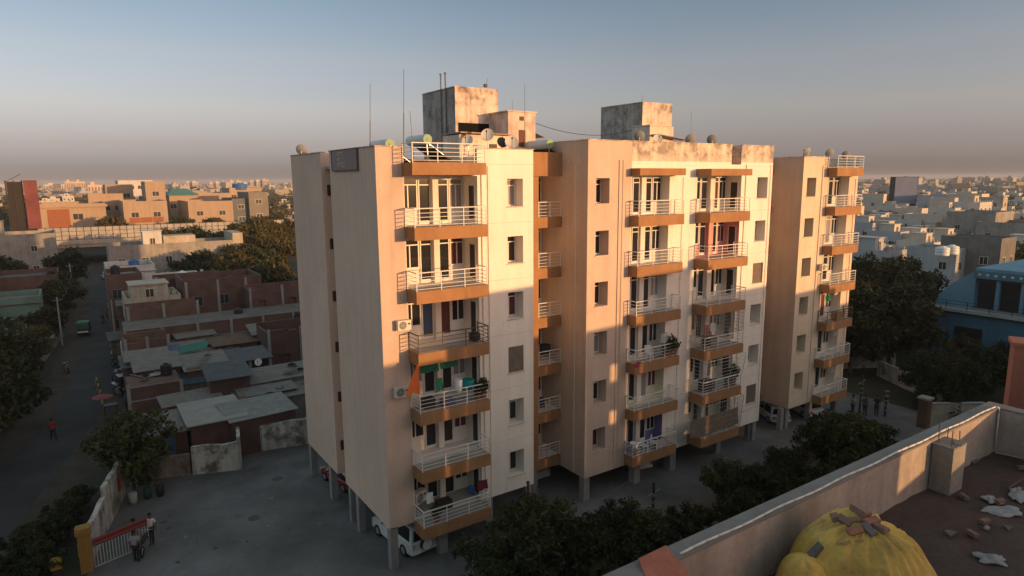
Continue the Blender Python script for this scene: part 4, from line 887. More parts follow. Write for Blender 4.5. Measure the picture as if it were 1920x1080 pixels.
for i in range(26):
    x, y = (ql.uniform(-9, -.5), ql.uniform(6, 18)) if i < 18 else (ql.uniform(2, 30), ql.uniform(-6, -1.5)); m = MB(); s_ = ql.uniform(.06, .16); m.add([(-s_, -s_*.7, 0), (s_, -s_*.6, .02), (s_*.8, s_*.7, .0), (-s_*.9, s_*.6, .03), (-s_, -s_*.7, -.01), (s_, -s_*.6, .01), (s_*.8, s_*.7, -.01), (-s_*.9, s_*.6, .02)], [(0, 1, 2, 3), (7, 6, 5, 4)]); k = i % 3
    o = m.build(('paper_scrap', 'leaf_scrap', 'plastic_scrap')[k], flat(('paper_scrap', 'leaf_scrap', 'plastic_scrap')[k], ((.22, .21, .19), (.08, .06, .035), (.15, .16, .18))[k], .8)); o.location = (x, y, .034); o.rotation_euler = (0, 0, ql.uniform(0, 6)); tag(o, ('pale paper scrap', 'dry leaf scrap', 'bluish plastic scrap')[k]+' lying on the yard paving', 'litter', ('paper scraps', 'leaf scraps', 'plastic scraps')[k]+' on the yard')
# ---------------- compound wall of the yard
WST = mat('stained_whitewash', (.50, .47, .42), .92, .15, .6, .1, 6, streak=.35, stain=(.10, .085, .07), stain_amt=.9, ssc=.9, lo=.48, hi=.62)
BR = brick('red_brick', (.135, .058, .040), (.10, .046, .034), (.13, .11, .095)); BR2 = brick('dark_brick', (.13, .055, .04), (.095, .042, .034), (.09, .08, .07)); BR3 = brick('brown_brick', (.17, .085, .055), (.12, .062, .042), (.13, .11, .09))
def wall_run(name, lab, pts, h, th, m, cap=None, cat='wall', jag=0.):
    o = thing(name, lab, cat, (*pts[0], 0)); q = random.Random(len(lab)); mb = MB(); cp = MB()
    for i in range(len(pts)-1):
        a = Vector((pts[i][0]-pts[0][0], pts[i][1]-pts[0][1], 0)); b = Vector((pts[i+1][0]-pts[0][0], pts[i+1][1]-pts[0][1], 0)); L = (b-a).length; d = (b-a)/L; nrm = Vector((-d.y, d.x, 0))*th/2
        hh = h[i] if isinstance(h, list) else h; k = max(1, int(L/.8)) if jag else 1; P = []
        for j in range(k+1):
            c = a+d*(L*j/k); z = hh+(q.uniform(-jag, jag) if jag else 0); P += [c-nrm, c+nrm, c+nrm+Vector((0, 0, z)), c-nrm+Vector((0, 0, z))]
        mb.add(P, [(0, 1, 2, 3), (4*k+3, 4*k+2, 4*k+1, 4*k)]+[f for j in range(k) for f in ((4*j, 4*j+3, 4*j+7, 4*j+4), (4*j+1, 4*j+5, 4*j+6, 4*j+2), (4*j+3, 4*j+2, 4*j+6, 4*j+7))])
        if cap: e = Vector((0, 0, hh+.03)); cp.bar(a+e-d*.03, b+e+d*.03, th+.08, .06)
    mb.build('wall', m, o)
    if cap: cp.build('coping', cap, o)
    return o
wall_run('compound_wall', 'stained whitewashed yard wall, tallest piece in front of the sheet roof', [(-6.5, 18.0), (-3.7, 16.95), (-3.2, 19.6)], [2.0, 2.3], .23, WST, None, jag=.08)
wall_run('compound_wall', 'blackened yard wall running behind the apartment building', [(-3.0, 19.65), (1.4, 18.8), (14, 17.2)], 2.0, .23, WST, None, jag=.06)
wall_run('compound_wall', 'low grimy brick yard wall beside the small tree', [(-9.6, 19.5), (-8.4, 18.65), (-6.62, 18.05)], [1.2, 1.5], .23, mat('grimy_plaster', (.25, .21, .17), .93, .2, .7, .15, 6, streak=.3, stain=(.07, .055, .045), stain_amt=.8, ssc=1.2, lo=.45, hi=.65), None, jag=.1)
gw = wall_run('compound_wall', 'whitewashed boundary wall with stepped top leading to the gate pillar', [(-12.6, 9.6), (-11.7, 13.2), (-10.6, 17.4)], [2.0, 2.4], .25, WST, None, jag=.12)
m = MB(); m.T = Matrix.Translation((1.62, 6.2, 0)) @ Matrix.Rotation(math.atan2(4.2, 1.1), 4, 'Z'); m.box(-.25, .25, -.16, -.13, 1.0, 1.9); m.build('painted_panel', flat('red_paint', (.30, .05, .045), .7), gw)
# gate
o = thing('gate_pillar', 'ochre gate pillar with a wide cap at the yard entrance', 'pillar', (-12.75, 8.9, 0))
m = MB(); m.box(-.28, .28, -.28, .28, 0, 2.1); m.build('shaft', mat('ochre_paint', (.28, .145, .035), .85, .15, 1, .1, 8), o); m = MB(); m.box(-.36, .36, -.36, .36, 2.1, 2.3); m.box(-.3, .3, -.3, .3, 2.3, 2.4); m.build('cap', MATS['ochre_paint'], o)
m = MB(); m.box(-.3, -.285, -.2, .2, .9, 1.5); m.build('plate', flat('yellow_plate', (.55, .35, .05), .6), o)
o = thing('gate_pillar', 'small yellow post box like block left of the ochre gate pillar', 'pillar', (-14.0, 8.9, 0)); m = MB(); m.box(-.2, .2, -.2, .2, 0, 1.0); m.build('post', DARKDOOR, o); m = MB(); m.box(-.24, .24, -.24, .24, .6, 1.05); m.build('block', flat('yellow_block', (.36, .22, .03), .6), o)
a = Vector((-12.4, 8.8, 0)); b = Vector((-9.9, 9.65, 0)); o = thing('yard_gate', 'sliding steel gate with a red boarded top and white pickets', 'gate', a); d = (b-a); m = MB()
m.bar(Vector((0, 0, 1.45)), d+Vector((0, 0, 1.5)), .04, .42); m.build('top_board', flat('gate_red', (.17, .035, .03), .6), o); m = MB()
for i in range(19): p = d*(i/18); m.bar(p+Vector((0, 0, .1)), p+Vector((0, 0, 1.24)), .05, .03)
m.bar(Vector((0, 0, .12)), d+Vector((0, 0, .12)), .05); m.build('pickets', flat('picket_white', (.36, .36, .35), .6), o)
m = MB(); m.bar(Vector((0, -.02, 1.36)), d+Vector((0, -.02, 1.4)), .05, .05); m.bar(Vector((0, -.02, 1.62)), d+Vector((0, -.02, 1.66)), .05, .05); m.build('stripe', flat('gate_pink', (.30, .10, .09), .6), o)
# ---------------- general house builder: wall with parapet and roof, windows, door, roof room
WINF = flat('window_surround', (.55, .52, .47), .7)
_wm = {}
def wmesh(w, h, dark=GLASS, fr=WINF):
    k = (round(w, 1), round(h, 1), dark.name, fr.name)
    if k not in _wm:
        m = MB(); m.c = 0; t = .07; m.box(-w/2-t, w/2+t, -.06, .0, -t, 0); m.box(-w/2-t, w/2+t, -.06, 0, h, h+t); m.box(-w/2-t, -w/2, -.06, 0, 0, h); m.box(w/2, w/2+t, -.06, 0, 0, h); m.box(-.03, .03, -.05, 0, 0, h)
        m.c = 1; m.box(-w/2, w/2, -.02, 0, 0, h); _wm[k] = m.mesh('window', [fr, dark])
    return _wm[k]
def house(name, lab, x0, x1, y0, y1, h, m, floors=1, nx=2, ny=2, par=.7, roof=CONC, z0=0, rz=0., cat='house', group=None, door=True, room=None, ww=1.0, wh=1.1, band=None, dark=GLASS, fr=None, rot=None, win_face='fl'):
    fr = fr or (CONCD if m in (BR, BR2, BR3) else WINF); cx, cy = (x0+x1)/2, (y0+y1)/2; w, d = (x1-x0)/2, (y1-y0)/2; o = thing(name, lab, cat, (cx, cy, z0), rz, group)
    a = MB(); t = .18; zr = h-par
    a.box(-w, w, -d, d, 0, zr)
    if par > .05: a.box(-w, w, -d, -d+t, zr, h); a.box(-w, w, d-t, d, zr, h); a.box(-w, -w+t, -d+t, d-t, zr, h); a.box(w-t, w, -d+t, d-t, zr, h)
    a.build('wall', m, o); a = MB(); a.box(-w+t, w-t, -d+t, d-t, zr+.002, zr+.04); a.build('roof', roof, o)
    fh = zr/floors; wh = min(wh, fh*.5)
    for f in range(floors):
        z = f*fh+fh*.36
        if 'f' in win_face:
            for i in range(nx):
                x = -w+2*w*(i+.5)/nx
                if door and f == 0 and i == nx//2: k = wmesh(.95, min(2.1, fh*.75), DARKDOOR, fr); q = link('door', k, o, (x, -d, .05))
                else: q = link('window', wmesh(ww, wh, dark, fr), o, (x, -d, z))
        if 'l' in win_face:
            for i in range(ny): link('window', wmesh(ww, wh, dark, fr), o, (-w, -d+2*d*(i+.5)/ny, z), -math.pi/2)
    if band:
        a = MB()
        for f in range(1, floors+1): a.box(-w-.25, w+.25, -d-.3, -d-.002, f*fh-.12, f*fh)
        a.build('chajja', band, o)
    if room:
        rx0, rx1, ry0, ry1, rh, rm = room; a = MB(); a.box(rx0, rx1, ry0, ry1, zr+.04, zr+rh); a.box(rx0-.15, rx1+.15, ry0-.15, ry1+.15, zr+rh, zr+rh+.12); q = a.build('roof_room', rm, o)
        link('door', wmesh(.8, min(1.9, rh*.75), DARKDOOR, fr), q, ((rx0+rx1)/2, ry0, zr+.06))
    return o
def water_tank(x, y, z, r, h, m, lab):
    o = thing('water_tank', lab, 'water tank', (x, y, z), 0, 'rooftop water tanks'); a = MB(); a.lathe([(r*.96, 0), (r, .05), (r, h*.32), (r*.97, h*.34), (r, h*.36), (r, h*.64), (r*.97, h*.66), (r, h*.68), (r, h*.85), (r*.5, h*.97)], n=16); a.build('tank', m, o, True)
    a = MB(); a.cyl((0, 0, h*.95), (0, 0, h*1.05), r*.4, r*.36, 12); a.build('lid', m, o); return o
GREYP = mat('grey_plaster', (.30, .28, .255), .92, .15, .4, .1, 6, streak=.2, stain=(.14, .125, .11), stain_amt=.6, ssc=.6, lo=.5, hi=.7)
CREAMP = mat('dull_cream', (.46, .40, .32), .92, .15, .4, .1, 6, streak=.2, stain=(.2, .17, .13), stain_amt=.6, ssc=.6, lo=.5, hi=.72)
WHITEP = mat('chalky_white', (.54, .52, .485), .9, .1, .4, .06, 6, streak=.12, stain=(.33, .3, .27), stain_amt=.5, ssc=.6, lo=.52, hi=.75)
SHEET = mat('asbestos_sheet', (.19, .168, .15), .9, .15, 1, .12, 7, streak=.15); SHEETD = mat('dark_sheet', (.085, .085, .09), .8, .2, 1, .12, 7); BLUEP = flat('blue_plastic_tank', (.04, .13, .32), .5)
BLUESH = mat('blue_tarp', (.05, .11, .22), .7, .2, 2, .1, 9); GREENSH = mat('green_tarp', (.01, .12, .08), .7, .2, 2, .1, 9)
# ---------------- brick shacks behind the yard wall, near to far
def slab(o, x0, x1, y0, y1, za, zb, m, name='sheet_roof', over=.25, th=.08):
    q = MB(); x0 -= over; x1 += over; y0 -= over; y1 += over
    q.add([(x0,y0,za),(x1,y0,za),(x1,y1,zb),(x0,y1,zb),(x0,y0,za+th),(x1,y0,za+th),(x1,y1,zb+th),(x0,y1,zb+th)], [(0,3,2,1),(4,5,6,7),(0,1,5,4),(1,2,6,5),(2,3,7,6),(3,0,4,7)])
    return q.build(name, m, o)
def shack(lab, x0, x1, y0, y1, h, m, rm, ha=0., hb=.35, cols=0, door=None, win=None, bands=None, name='brick_shack', stones=0, over=.25):
    o = thing(name, lab, 'shack', ((x0+x1)/2, (y0+y1)/2, 0)); w, d = (x1-x0)/2, (y1-y0)/2; a = MB(); a.box(-w, w, -d, d, 0, h); a.build('wall', m, o)
    if rm: slab(o, -w, w, -d, d, h+.02+ha, h+.02+hb, rm, over=over)
    if cols:
        for i in range(cols): x = -w+2*w*i/(cols-1); a = MB(); a.box(x-.13, x+.13, -d-.06, -d-.002, 0, h+(.0 if i % 3 else .25)); a.build('column', CONC, o)
    if bands:
        for z in bands: a = MB(); a.box(-w-.03, w+.03, -d-.04, -d-.003, z, z+.1); a.build('ring_beam', CONC, o)
    for k, (lst, nm, mm) in enumerate(((door or [], 'door', DARKDOOR), (win or [], 'window', BLACK))):
        for x, z, ww, hh in lst: link(nm, wmesh(ww, hh, mm, CONC), o, (x, -d-.002, z))
    if stones:
        q = random.Random(stones)
        for i in range(stones):
            x, y = q.uniform(-w, w), q.uniform(-d, d); a = MB(); a.cbox((x, y, h+.1+ha+(hb-ha)*(y+d)/(2*d)+.06), (.12, .07, .05), q.uniform(0, 3)); a.build('brick', BR2, o)
    return o
shack('brick room with three courses banded by pale beams beside the lane', -9.2, -5.4, 30, 33.5, 3.4, BR, None, cols=2, bands=[1.0, 2.15, 3.3])
shack('low grey sheet roof shed behind the banded brick room', -8.3, -4.9, 34, 37.5, 3.5, BR2, SHEET, hb=.5, cols=0, win=[(.4, 1.2, .9, 1.1)])
shack('brick house under a broad pale grey sheet roof', -4.6, -1.2, 32.5, 36.5, 3.5, BR3, SHEET, ha=-.2, hb=.25, door=[(-.4, .05, .9, 2.0), (.8, .05, .8, 2.0)])
shack('dark open shed with white frames and a dark sheet roof', -1.0, 2.6, 33.5, 37, 3.3, BLACK, SHEETD, ha=-.1, hb=.2, cols=3, win=[(-.4, .8, 1.0, 1.5), (.9, .8, 1.0, 1.5)])
shack('long shed with a wide whitish flat roof nearest the apartment building', -2.2, 7, 27.6, 31.4, 2.75, GREYP, SHEET, ha=-.08, hb=.1, win=[(-3.6, 1, .8, 1)], name='shed')
shack('long shed with a lower whitish roof in front of the wide one', -1.9, 7, 24.3, 27.2, 2.2, GREYP, SHEET, ha=-.08, hb=.08, name='shed')
shack('brick shed with a clean white roof directly behind the tall yard wall', -6.2, -2.6, 19.9, 24.6, 2.75, BR2, mat('lime_roof', (.29, .265, .24), .9, .1, .8, .08, 5, stain=(.15, .14, .14), stain_amt=.6, ssc=.9, lo=.56, hi=.75), ha=-.05, hb=.12)
shack('small rubble roofed shack with blue painted front behind the low yard wall', -9.3, -6.4, 20.2, 24.0, 2.4, BR2, mat('rubble_roof', (.16, .145, .13), .95, .3, 2, .3, 9), ha=0, hb=.3, stones=9)
m = MB(); m.box(-9.25, -7.2, 20.05, 20.12, .9, 2.2); tag(m.build('plastic_sheet', BLUESH), 'blue plastic sheet hung over the front of the rubble roofed shack', 'plastic sheet')
shack('ruined mud and brick hut with a blackened sagging roof', -2.2, .6, 20.6, 23.6, 2.3, BR3, mat('black_thatch', (.06, .05, .04), .97, .3, 2, .3, 9), ha=-.3, hb=.35)
shack('narrow brick hut with a tin awning on the lane edge', -9.0, -7.2, 38, 42, 3.0, BR, SHEETD, hb=.2)
shack('brick yard with rubble walls behind the sheet roofed houses', -6.8, 1.2, 38.4, 42, 3.0, BR3, None, bands=[2.9], win=[(1.5, 1, .8, 1)])
m = MB(); m.add([(-4.6, 37.2, 3.85), (-2.2, 37.2, 4.05), (-1.6, 39.4, 4.25), (-4.2, 39.2, 4.1), (-4.6, 37.2, 3.88), (-2.2, 37.2, 4.08), (-1.6, 39.4, 4.28), (-4.2, 39.2, 4.13)], [(0,3,2,1),(4,5,6,7),(0,1,5,4),(1,2,6,5),(2,3,7,6),(3,0,4,7)]); tag(m.build('plastic_sheet', GREENSH), 'bright green plastic sheet spread behind the pale sheet roof', 'plastic sheet')
shack('long narrow shed with a pale strip roof in front of the long brick wall', -5.5, 5, 42.6, 45, 3.1, BR2, SHEET, ha=0, hb=.1, stones=6)
shack('long dark brick block with concrete columns along its front', -8.2, 12, 47, 52, 4.7, BR, None, cols=7, bands=[4.6, 3.0], win=[(-3, 1.2, 1, 1.2), (2, 1.2, 1, 1.2)], name='brick_house')
o = house('brick_house', 'largest unplastered brick house with broken parapet left of the apartment building', -1.4, 7.5, 56.5, 63, 8.0, BR, 2, 3, 2, .9, CONCD, door=False, dark=BLACK)
for x in (-4.1, -.6, 2.6): m = MB(); m.box(x-.15, x+.15, -3.31, -3.253, 0, 7.8); m.build('column', CONC, o)
house('plastered_house', 'two storey cream and grey house with a roof room between the brick houses', -7.4, -1.8, 55.5, 62, 6.6, CREAMP, 2, 3, 2, .9, GREYP, room=(-2.2, 1.6, -2.6, 1.2, 2.2, CREAMP), dark=BLACK)
house('brick_house', 'brick house with a white terrace parapet beside the lane', -8.6, -4.8, 66, 73, 8.2, BR, 2, 2, 2, .6, GREYP, dark=BLACK)
o = house('terrace_house', 'house with a bright white terrace parapet and small posts', -4.7, 2.6, 67, 74, 7.0, WHITEP, 2, 3, 1, .9, GREYP, dark=BLACK)
for x in (-3.5, -.6, 3.4): m = MB(); m.box(x-.16, x+.16, -3.6, -3.28, 7.0, 7.9); m.build('post', WHITEP, o)
house('white_house', 'white flat roofed house with a blue roof tank beside the lane', -7.9, -1.6, 84, 92, 7.2, WHITEP, 2, 3, 2, .8, SHEET, dark=BLACK, band=WHITEP)
water_tank(-4.2, 85.5, 6.45, .75, 1.5, BLUEP, 'blue plastic water tank on the white flat roofed house')
o = house('long_house', 'long grey house with a sunlit cream end wall and a white roof room', -6.6, 15.5, 104, 112, 8.6, GREYP, 2, 6, 2, 1.0, SHEET, dark=BLACK, room=(-5.6, -2.6, -3, 0, 3.2, WHITEP))
m = MB(); m.box(-2.3, 3.0, -2.5, 1.5, 7.64, 9.8); m.build('roof_room', CREAMP, o); m = MB(); m.box(9.2, 11.02, -4.02, 4.02, 0, 9.9); m.build('wall', CREAMP, o)
house('small_house', 'small cream building on the right of the lane before the underpass', -3.8, 2, 128, 136, 5.4, CREAMP, 1, 2, 2, .6, SHEET)
# ---------------- left of the lane
house('warehouse', 'large grey blank walled building left of the underpass', -52, -14.5, 138, 150, 9.2, GREYP, 2, 5, 2, .9, SHEET, dark=BLACK, room=(2, 10, -4, 2, 3.4, GREYP))
house('warehouse', 'lower grey block with a dark doorway at the left edge', -46, -25, 116, 128, 8.8, CREAMP, 2, 3, 2, .8, SHEET, dark=BLACK)
water_tank(-25.5, 141, 11.8, 1.0, 1.7, WHITE, 'white water tank on the grey building left of the underpass')
house('lane_house', 'cream house with a pale roof slab left of the lane', -33, -21.5, 78, 86, 5.0, CREAMP, 1, 3, 2, .7, SHEET, dark=BLACK)
house('lane_house', 'green fronted house with an awning left of the lane', -21, -15.8, 74, 81, 5.2, mat('green_paint', (.12, .20, .17), .85, .2, .6, .1, 7), 1, 2, 2, .7, SHEET, dark=BLACK, band=SHEET)
house('lane_house', 'brick roofed low house behind the trees at the left edge', -36, -22, 92, 100, 5.6, BR3, 1, 3, 2, .7, SHEET, dark=BLACK)
house('lane_house', 'low brick house near the underpass left of the lane', -22, -14, 94, 104, 5.6, BR2, 1, 2, 2, .7, SHEETD, dark=BLACK)
house('lane_house', 'shaded house with a sheet awning behind the big tree on the left', -34, -21, 56, 64, 4.6, CREAMP, 1, 3, 2, .6, SHEETD, dark=BLACK)
house('lane_kiosk', 'white walled kiosk under the dark trees at the left edge', -20.4, -18.4, 36, 38.4, 2.5, WHITEP, 1, 1, 1, .1, SHEETD, dark=BLACK)
wall_run('lane_wall', 'low plastered wall along the left side of the lane', [(-17.2, 46), (-15.4, 60), (-13.9, 72)], 1.5, .2, GREYP)
# ---------------- flyover with barrier
o = thing('flyover', 'concrete flyover with a tall gridded noise barrier crossing the lane', 'bridge', (0, 160, 0), R(-1.5)); ST = CONC
m = MB(); m.box(-60, 130, 0, 24, 4.1, 5.6); m.build('deck', CREAMP, o); m = MB(); m.box(-60, 130, -.35, -.003, 4.9, 5.9); m.build('edge_beam', CREAMP, o)
for x in (-12.0, 18, 36, 54, 72, 90, 110): m = MB(); m.box(x-1.6, x+1.6, .6, 8.4, 0, 4.1); m.build('pier', GREYP, o)
m = MB(); m.box(-60, -13, .3, 23.8, 0, 4.0); m.build('abutment', GREYP, o); m = MB(); m.box(1.5, 14, .3, 23.8, 0, 4.0); m.build('abutment', GREYP, o)
PANEL = mat('barrier_panel', (.34, .32, .30), .6, .2, .25, .15, 2); m = MB(); m.box(-18, 60, .1, .16, 6.0, 8.9); m.build('barrier_panels', PANEL, o); m = MB()
for i in range(53): x = -18+i*1.5; m.box(x-.05, x+.05, .0, .1, 5.6, 9.1)
for z in (6.0, 7.0, 8.0, 9.0): m.box(-18, 60, .02, .08, z-.04, z+.04)
m.build('barrier_frame', DARKDOOR, o)

# raw brick shells without roofs
def shell(lab, x0, x1, y0, y1, h, m, holes, rz=0.):
    w, d, t = (x1-x0)/2, (y1-y0)/2, .2; o = thing('brick_shell', lab, 'house', ((x0+x1)/2, (y0+y1)/2, 0), rz); q = random.Random(len(lab))
    a = MB(); facade(a, -d, -w, w, 0, h, [(p-w, p-w+.9, z, z+1.1, t) for p, z in holes])
    for p, z in holes: reveal(a, -d, (p-w, p-w+.9, z, z+1.1, t))
    a.box(-w, w, d-t, d, 0, h+.5); a.box(-w, -w+t, -d+.001, d-t, 0, h+.25); a.box(w-t, w, -d+.001, d-t, 0, h-.3); a.box(-w*.1, -w*.1+t, -d+.1, d-t, 0, h-.5)
    x = -w
    while x < w-.5: l = q.uniform(.5, 1.6); a.box(x, min(w, x+l), -d+.002, -d+t, h-.02, h+q.choice([0.02, .12, .3, .45])); x += l
    a.build('wall', m, o); a = MB(); a.box(-w+t, w-t, -d+t, d-t, h*.5, h*.5+.1); a.build('floor_slab', CONCD, o)
    for px in (-w+.15, 0, w-.15): a = MB(); a.box(px-.14, px+.14, -d-.05, -d-.002, 0, h+.6); a.build('column', CONC, o)
    return o
shell('roofless brick shell with columns standing above its walls, right of the long sheds', 3.4, 10, 37.5, 42, 4.4, BR2, [(1.2, 1.2), (4, 1.2), (4, 2.9)])
shell('roofless brick shell with a stepped wall top behind the long brick block', -7.6, -.4, 52.4, 55.2, 5.6, BR3, [(1, 3.4), (4.4, 3.4)])
shell('tall roofless brick shell half hidden by the apartment building', 5.2, 13, 53, 56, 6.4, BR, [(1, 1.2), (1, 4.2), (4.6, 4.2)])
shell('small roofless brick shell beside the lane edge sheds', -8.6, -4.6, 43.2, 46.4, 4.0, BR3, [(1.2, 1.4)])
shell('roofless brick shell in front of the white terrace house', -3.6, 4.5, 63.5, 66.5, 7.2, BR2, [(1.4, 1.2), (1.4, 4.6), (5.4, 4.6)])
# overhead wires of the lane
def wire(a, b, sag, lab):
    a = Vector(a); b = Vector(b); m = MB(); m.tube([a.lerp(b, t/12)-Vector((0, 0, sag*4*(t/12)*(1-t/12))) for t in range(13)], .016, 4); tag(m.build('overhead_wire', BLACK), lab, 'wire', 'overhead wires of the lane')
for i, (a, b, sag, lab) in enumerate([((-8.2, 60, 5.6), (-8.3, 47.5, 3.5), .3, 'wire from the grey lane pole to the white post'), ((-8.2, 60, 5.6), (-13.5, 66, 5.6), .35, 'wire crossing the lane between two grey poles'), ((-13.5, 66, 5.6), (-12, 100, 6.1), .8, 'long wire along the left of the lane to the far pole'), ((-8.2, 60, 5.6), (-6.2, 56, 6.0), .1, 'short service wire to the cream and grey house'), ((-8.4, 47.5, 3.5), (-9.1, 33, 3.3), .35, 'wire along the sheds to the banded brick room'), ((-8.2, 60, 5.6), (-8.0, 84, 6.6), .6, 'wire from the grey pole to the white flat roofed house')]): wire(a, b, sag, lab)
# ================================================================ the jumble between and on the shacks
q = random.Random(21); PLB = mat('patchy_plaster', (.19, .155, .125), .93, .3, 1.2, .15, 6, streak=.3, stain=(.07, .055, .045), stain_amt=.8, ssc=1.1, lo=.42, hi=.62)
RST = mat('rust_sheet', (.12, .065, .04), .8, .35, 1.6, .2, 8); TINS = mat('tin_sheet', (.17, .155, .14), .55, .25, 1.4, .15, 8); TARB = mat('faded_tarp', (.06, .09, .13), .8, .25, 2, .15, 9)
def at_ray(u, y): return Yp(u, 600, y).x
spots = []
for row, (ya, yb, n) in enumerate([(20.5, 24, 2), (25, 30, 3), (33, 38, 3), (38.5, 43, 5), (43, 47, 5), (52.5, 56, 6), (62.5, 67, 7), (74.5, 80, 6), (92.5, 101, 6)]):
    for i in range(n):
        y = q.uniform(ya, yb); x = q.uniform(-7.6, min(9, -4+.25*y)); spots.append((x, y))
DESC = [('rust brown', RST), ('dull tin', TINS), ('patchy grey', SHEET), ('dark', SHEETD), ('faded blue', TARB)]; WALLS = [('brick', BR2), ('brown brick', BR3), ('patched plaster', PLB), ('red brick', BR)]
for i, (x, y) in enumerate(spots):
    w = q.uniform(1.1, 2.4); d = q.uniform(.9, 1.8); h = q.uniform(2.0, 3.6)*(1 if y < 60 else 1.5); dn, dm = q.choice(DESC); wn, wm = q.choice(WALLS); rz = q.uniform(-.08, .08)
    o = thing('lean_to', f'{wn} lean-to with a tilted {dn} roof among the sheds left of the tower', 'shed', (x, y, 0), rz, f'{wn} lean-tos with {dn} roofs'); a = MB(); a.box(-w, w, -d, d, 0, h); a.build('wall', wm, o)
    slab(o, -w, w, -d, d, h+.02, h+q.uniform(.1, .55), dm, over=q.uniform(.1, .35), th=.05); a = MB(); a.box(-.35, .35, -d-.02, -d-.002, .02, 1.8); a.build('door', BLACK, o)
# loose things on the roofs
def roofbit(kind, lab, x, y, z, rz, s_):
    if kind == 'tyre': a = MB(); n = 14; a.tube([(.26*math.cos(2*math.pi*i/n), .26*math.sin(2*math.pi*i/n), .07) for i in range(n+1)], .075, 6); o = a.build('tyre', RUBBER)
    elif kind == 'plank': a = MB(); a.bar((-1.1, 0, .04), (1.1, .1, .06), .16, .05); o = a.build('plank', flat('old_wood', (.14, .10, .07), .9))
    elif kind == 'sheet_scrap': a = MB(); a.add([(-.6, -.4, .02), (.6, -.45, .05), (.55, .4, .1), (-.5, .45, .03), (-.6, -.4, .035), (.6, -.45, .065), (.55, .4, .115), (-.5, .45, .045)], [(0,3,2,1),(4,5,6,7),(0,1,5,4),(1,2,6,5),(2,3,7,6),(3,0,4,7)]); o = a.build('sheet_scrap', q.choice([TINS, RST, TARB]))
    else:
        a = MB()
        for k in range(6): a.cbox((q.uniform(-.35, .35), q.uniform(-.25, .25), .05+q.uniform(0, .1)), (.12, .06, .045), q.uniform(0, 3), q.uniform(-.2, .2))
        o = a.build('rubble_heap', BR2)
    o.location = (x, y, z); o.rotation_euler = (0, 0, rz); o.scale = (s_, s_, s_); return tag(o, lab, kind.replace('_', ' '), f'{kind.replace("_", " ")}s lying on the shed roofs')
for i in range(46):
    xa, xb, ya, yb, z, nm = q.choice([(-8.9, -5.7, 30.3, 33.2, 3.41, 'banded brick room'), (-1.5, 4, 27.9, 31, 2.95, 'wide whitish shed roof'), (-1.5, 4, 24.6, 27, 2.4, 'lower whitish shed roof'), (-6.6, .8, 38.6, 41.8, 3.01, 'rubble walled yard'), (-7.8, 6, 47.5, 51.5, 4.21, 'long brick block'), (-4.2, -1.6, 33, 36, 3.85, 'pale sheet roof'), (-.8, 5.5, 57.5, 62, 6.4, 'largest brick house'), (-7, -2.2, 58.5, 61.5, 5.8, 'cream and grey house')])
    k = q.choice(['tyre', 'plank', 'sheet_scrap', 'rubble_heap']); roofbit(k, f'{k.replace("_", " ")} lying on the {nm} left of the tower block', q.uniform(xa, xb), q.uniform(ya, yb), z, q.uniform(0, 6), q.uniform(.7, 1.2))
for x, y, z, r, h, m_, lab in [(-6.2, 32.2, 3.41, .45, 1.0, BLACK, 'black water tank on the banded brick room'), (3.2, 49.5, 4.21, .5, 1.1, BLACK, 'black water tank on the long brick block'), (-3.0, 60.8, 5.75, .55, 1.1, WHITE, 'white water tank on the cream and grey house'), (4.6, 60.5, 6.35, .55, 1.2, BLACK, 'black water tank on the largest brick house'), (-7.4, 71, 7.6, .55, 1.2, BLACK, 'black water tank on the brick house by the lane'), (.6, 72.2, 6.15, .55, 1.1, WHITE, 'white water tank on the white terrace')]: water_tank(x, y, z, r, h, m_, lab)
for x, y, z, rz, lab in [(.9, 30.6, 2.95, -.4, 'cream dish on the wide whitish shed roof'), (-2.8, 58.4, 5.75, -.5, 'left of two cream dishes on the cream and grey house'), (-2.1, 58.2, 5.75, -.3, 'right of two cream dishes on the cream and grey house'), (3.5, 68.5, 6.15, -.6, 'cream dish on the white terrace house')]: dish(x, y, z, rz, 'w', lab, 1.0)
# ================================================================ right hand side
wall_run('boundary_wall', 'pale stained boundary wall behind the rightmost block', [(47.5, 9.5), (53.6, 6.3), (58, 3.8)], [2.6, 3.1], .3, WST, None, jag=.05)
wall_run('boundary_wall', 'long low whitewashed wall beside the dark trees on the right', [(53.5, 3.2), (51.3, -.6), (49.0, -5.2)], 1.6, .25, WST, None, jag=.05)
wall_run('garden_wall', 'plastered garden wall with a brick pier near the hedge', [(42.8, -6.0), (46.5, -8.5)], 1.9, .3, CREAMP, CONC)
o = thing('brick_pier', 'brick gate pier with a concrete cap left of the bare trees', 'pillar', (42.6, -5.9, 0)); m = MB(); m.box(-.35, .35, -.35, .35, 0, 2.3); m.build('shaft', BR3, o); m = MB(); m.box(-.45, .45, -.45, .45, 2.3, 2.45); m.build('cap', CONC, o)
wall_run('garden_wall', 'weathered brick wall below the terrace parapet', [(1.0, -10.6), (8.2, -10.3), (16, -10.0)], [1.7, 1.9], .25, BR3, CONC)
for i, x in enumerate((5.6, 8.2)): o = thing('brick_pier', ('lower' if i == 0 else 'taller')+' brick pier with a flat cap on the wall below the terrace', 'pillar', (x, -10.4, 0)); m = MB(); m.box(-.3, .3, -.3, .3, 0, 2.1+.3*i); m.build('shaft', BR3, o); m = MB(); m.box(-.38, .38, -.38, .38, 2.1+.3*i, 2.22+.3*i); m.build('cap', mat('sandy_cap', (.42, .30, .2), .9, .1, 1, .1, 8), o)
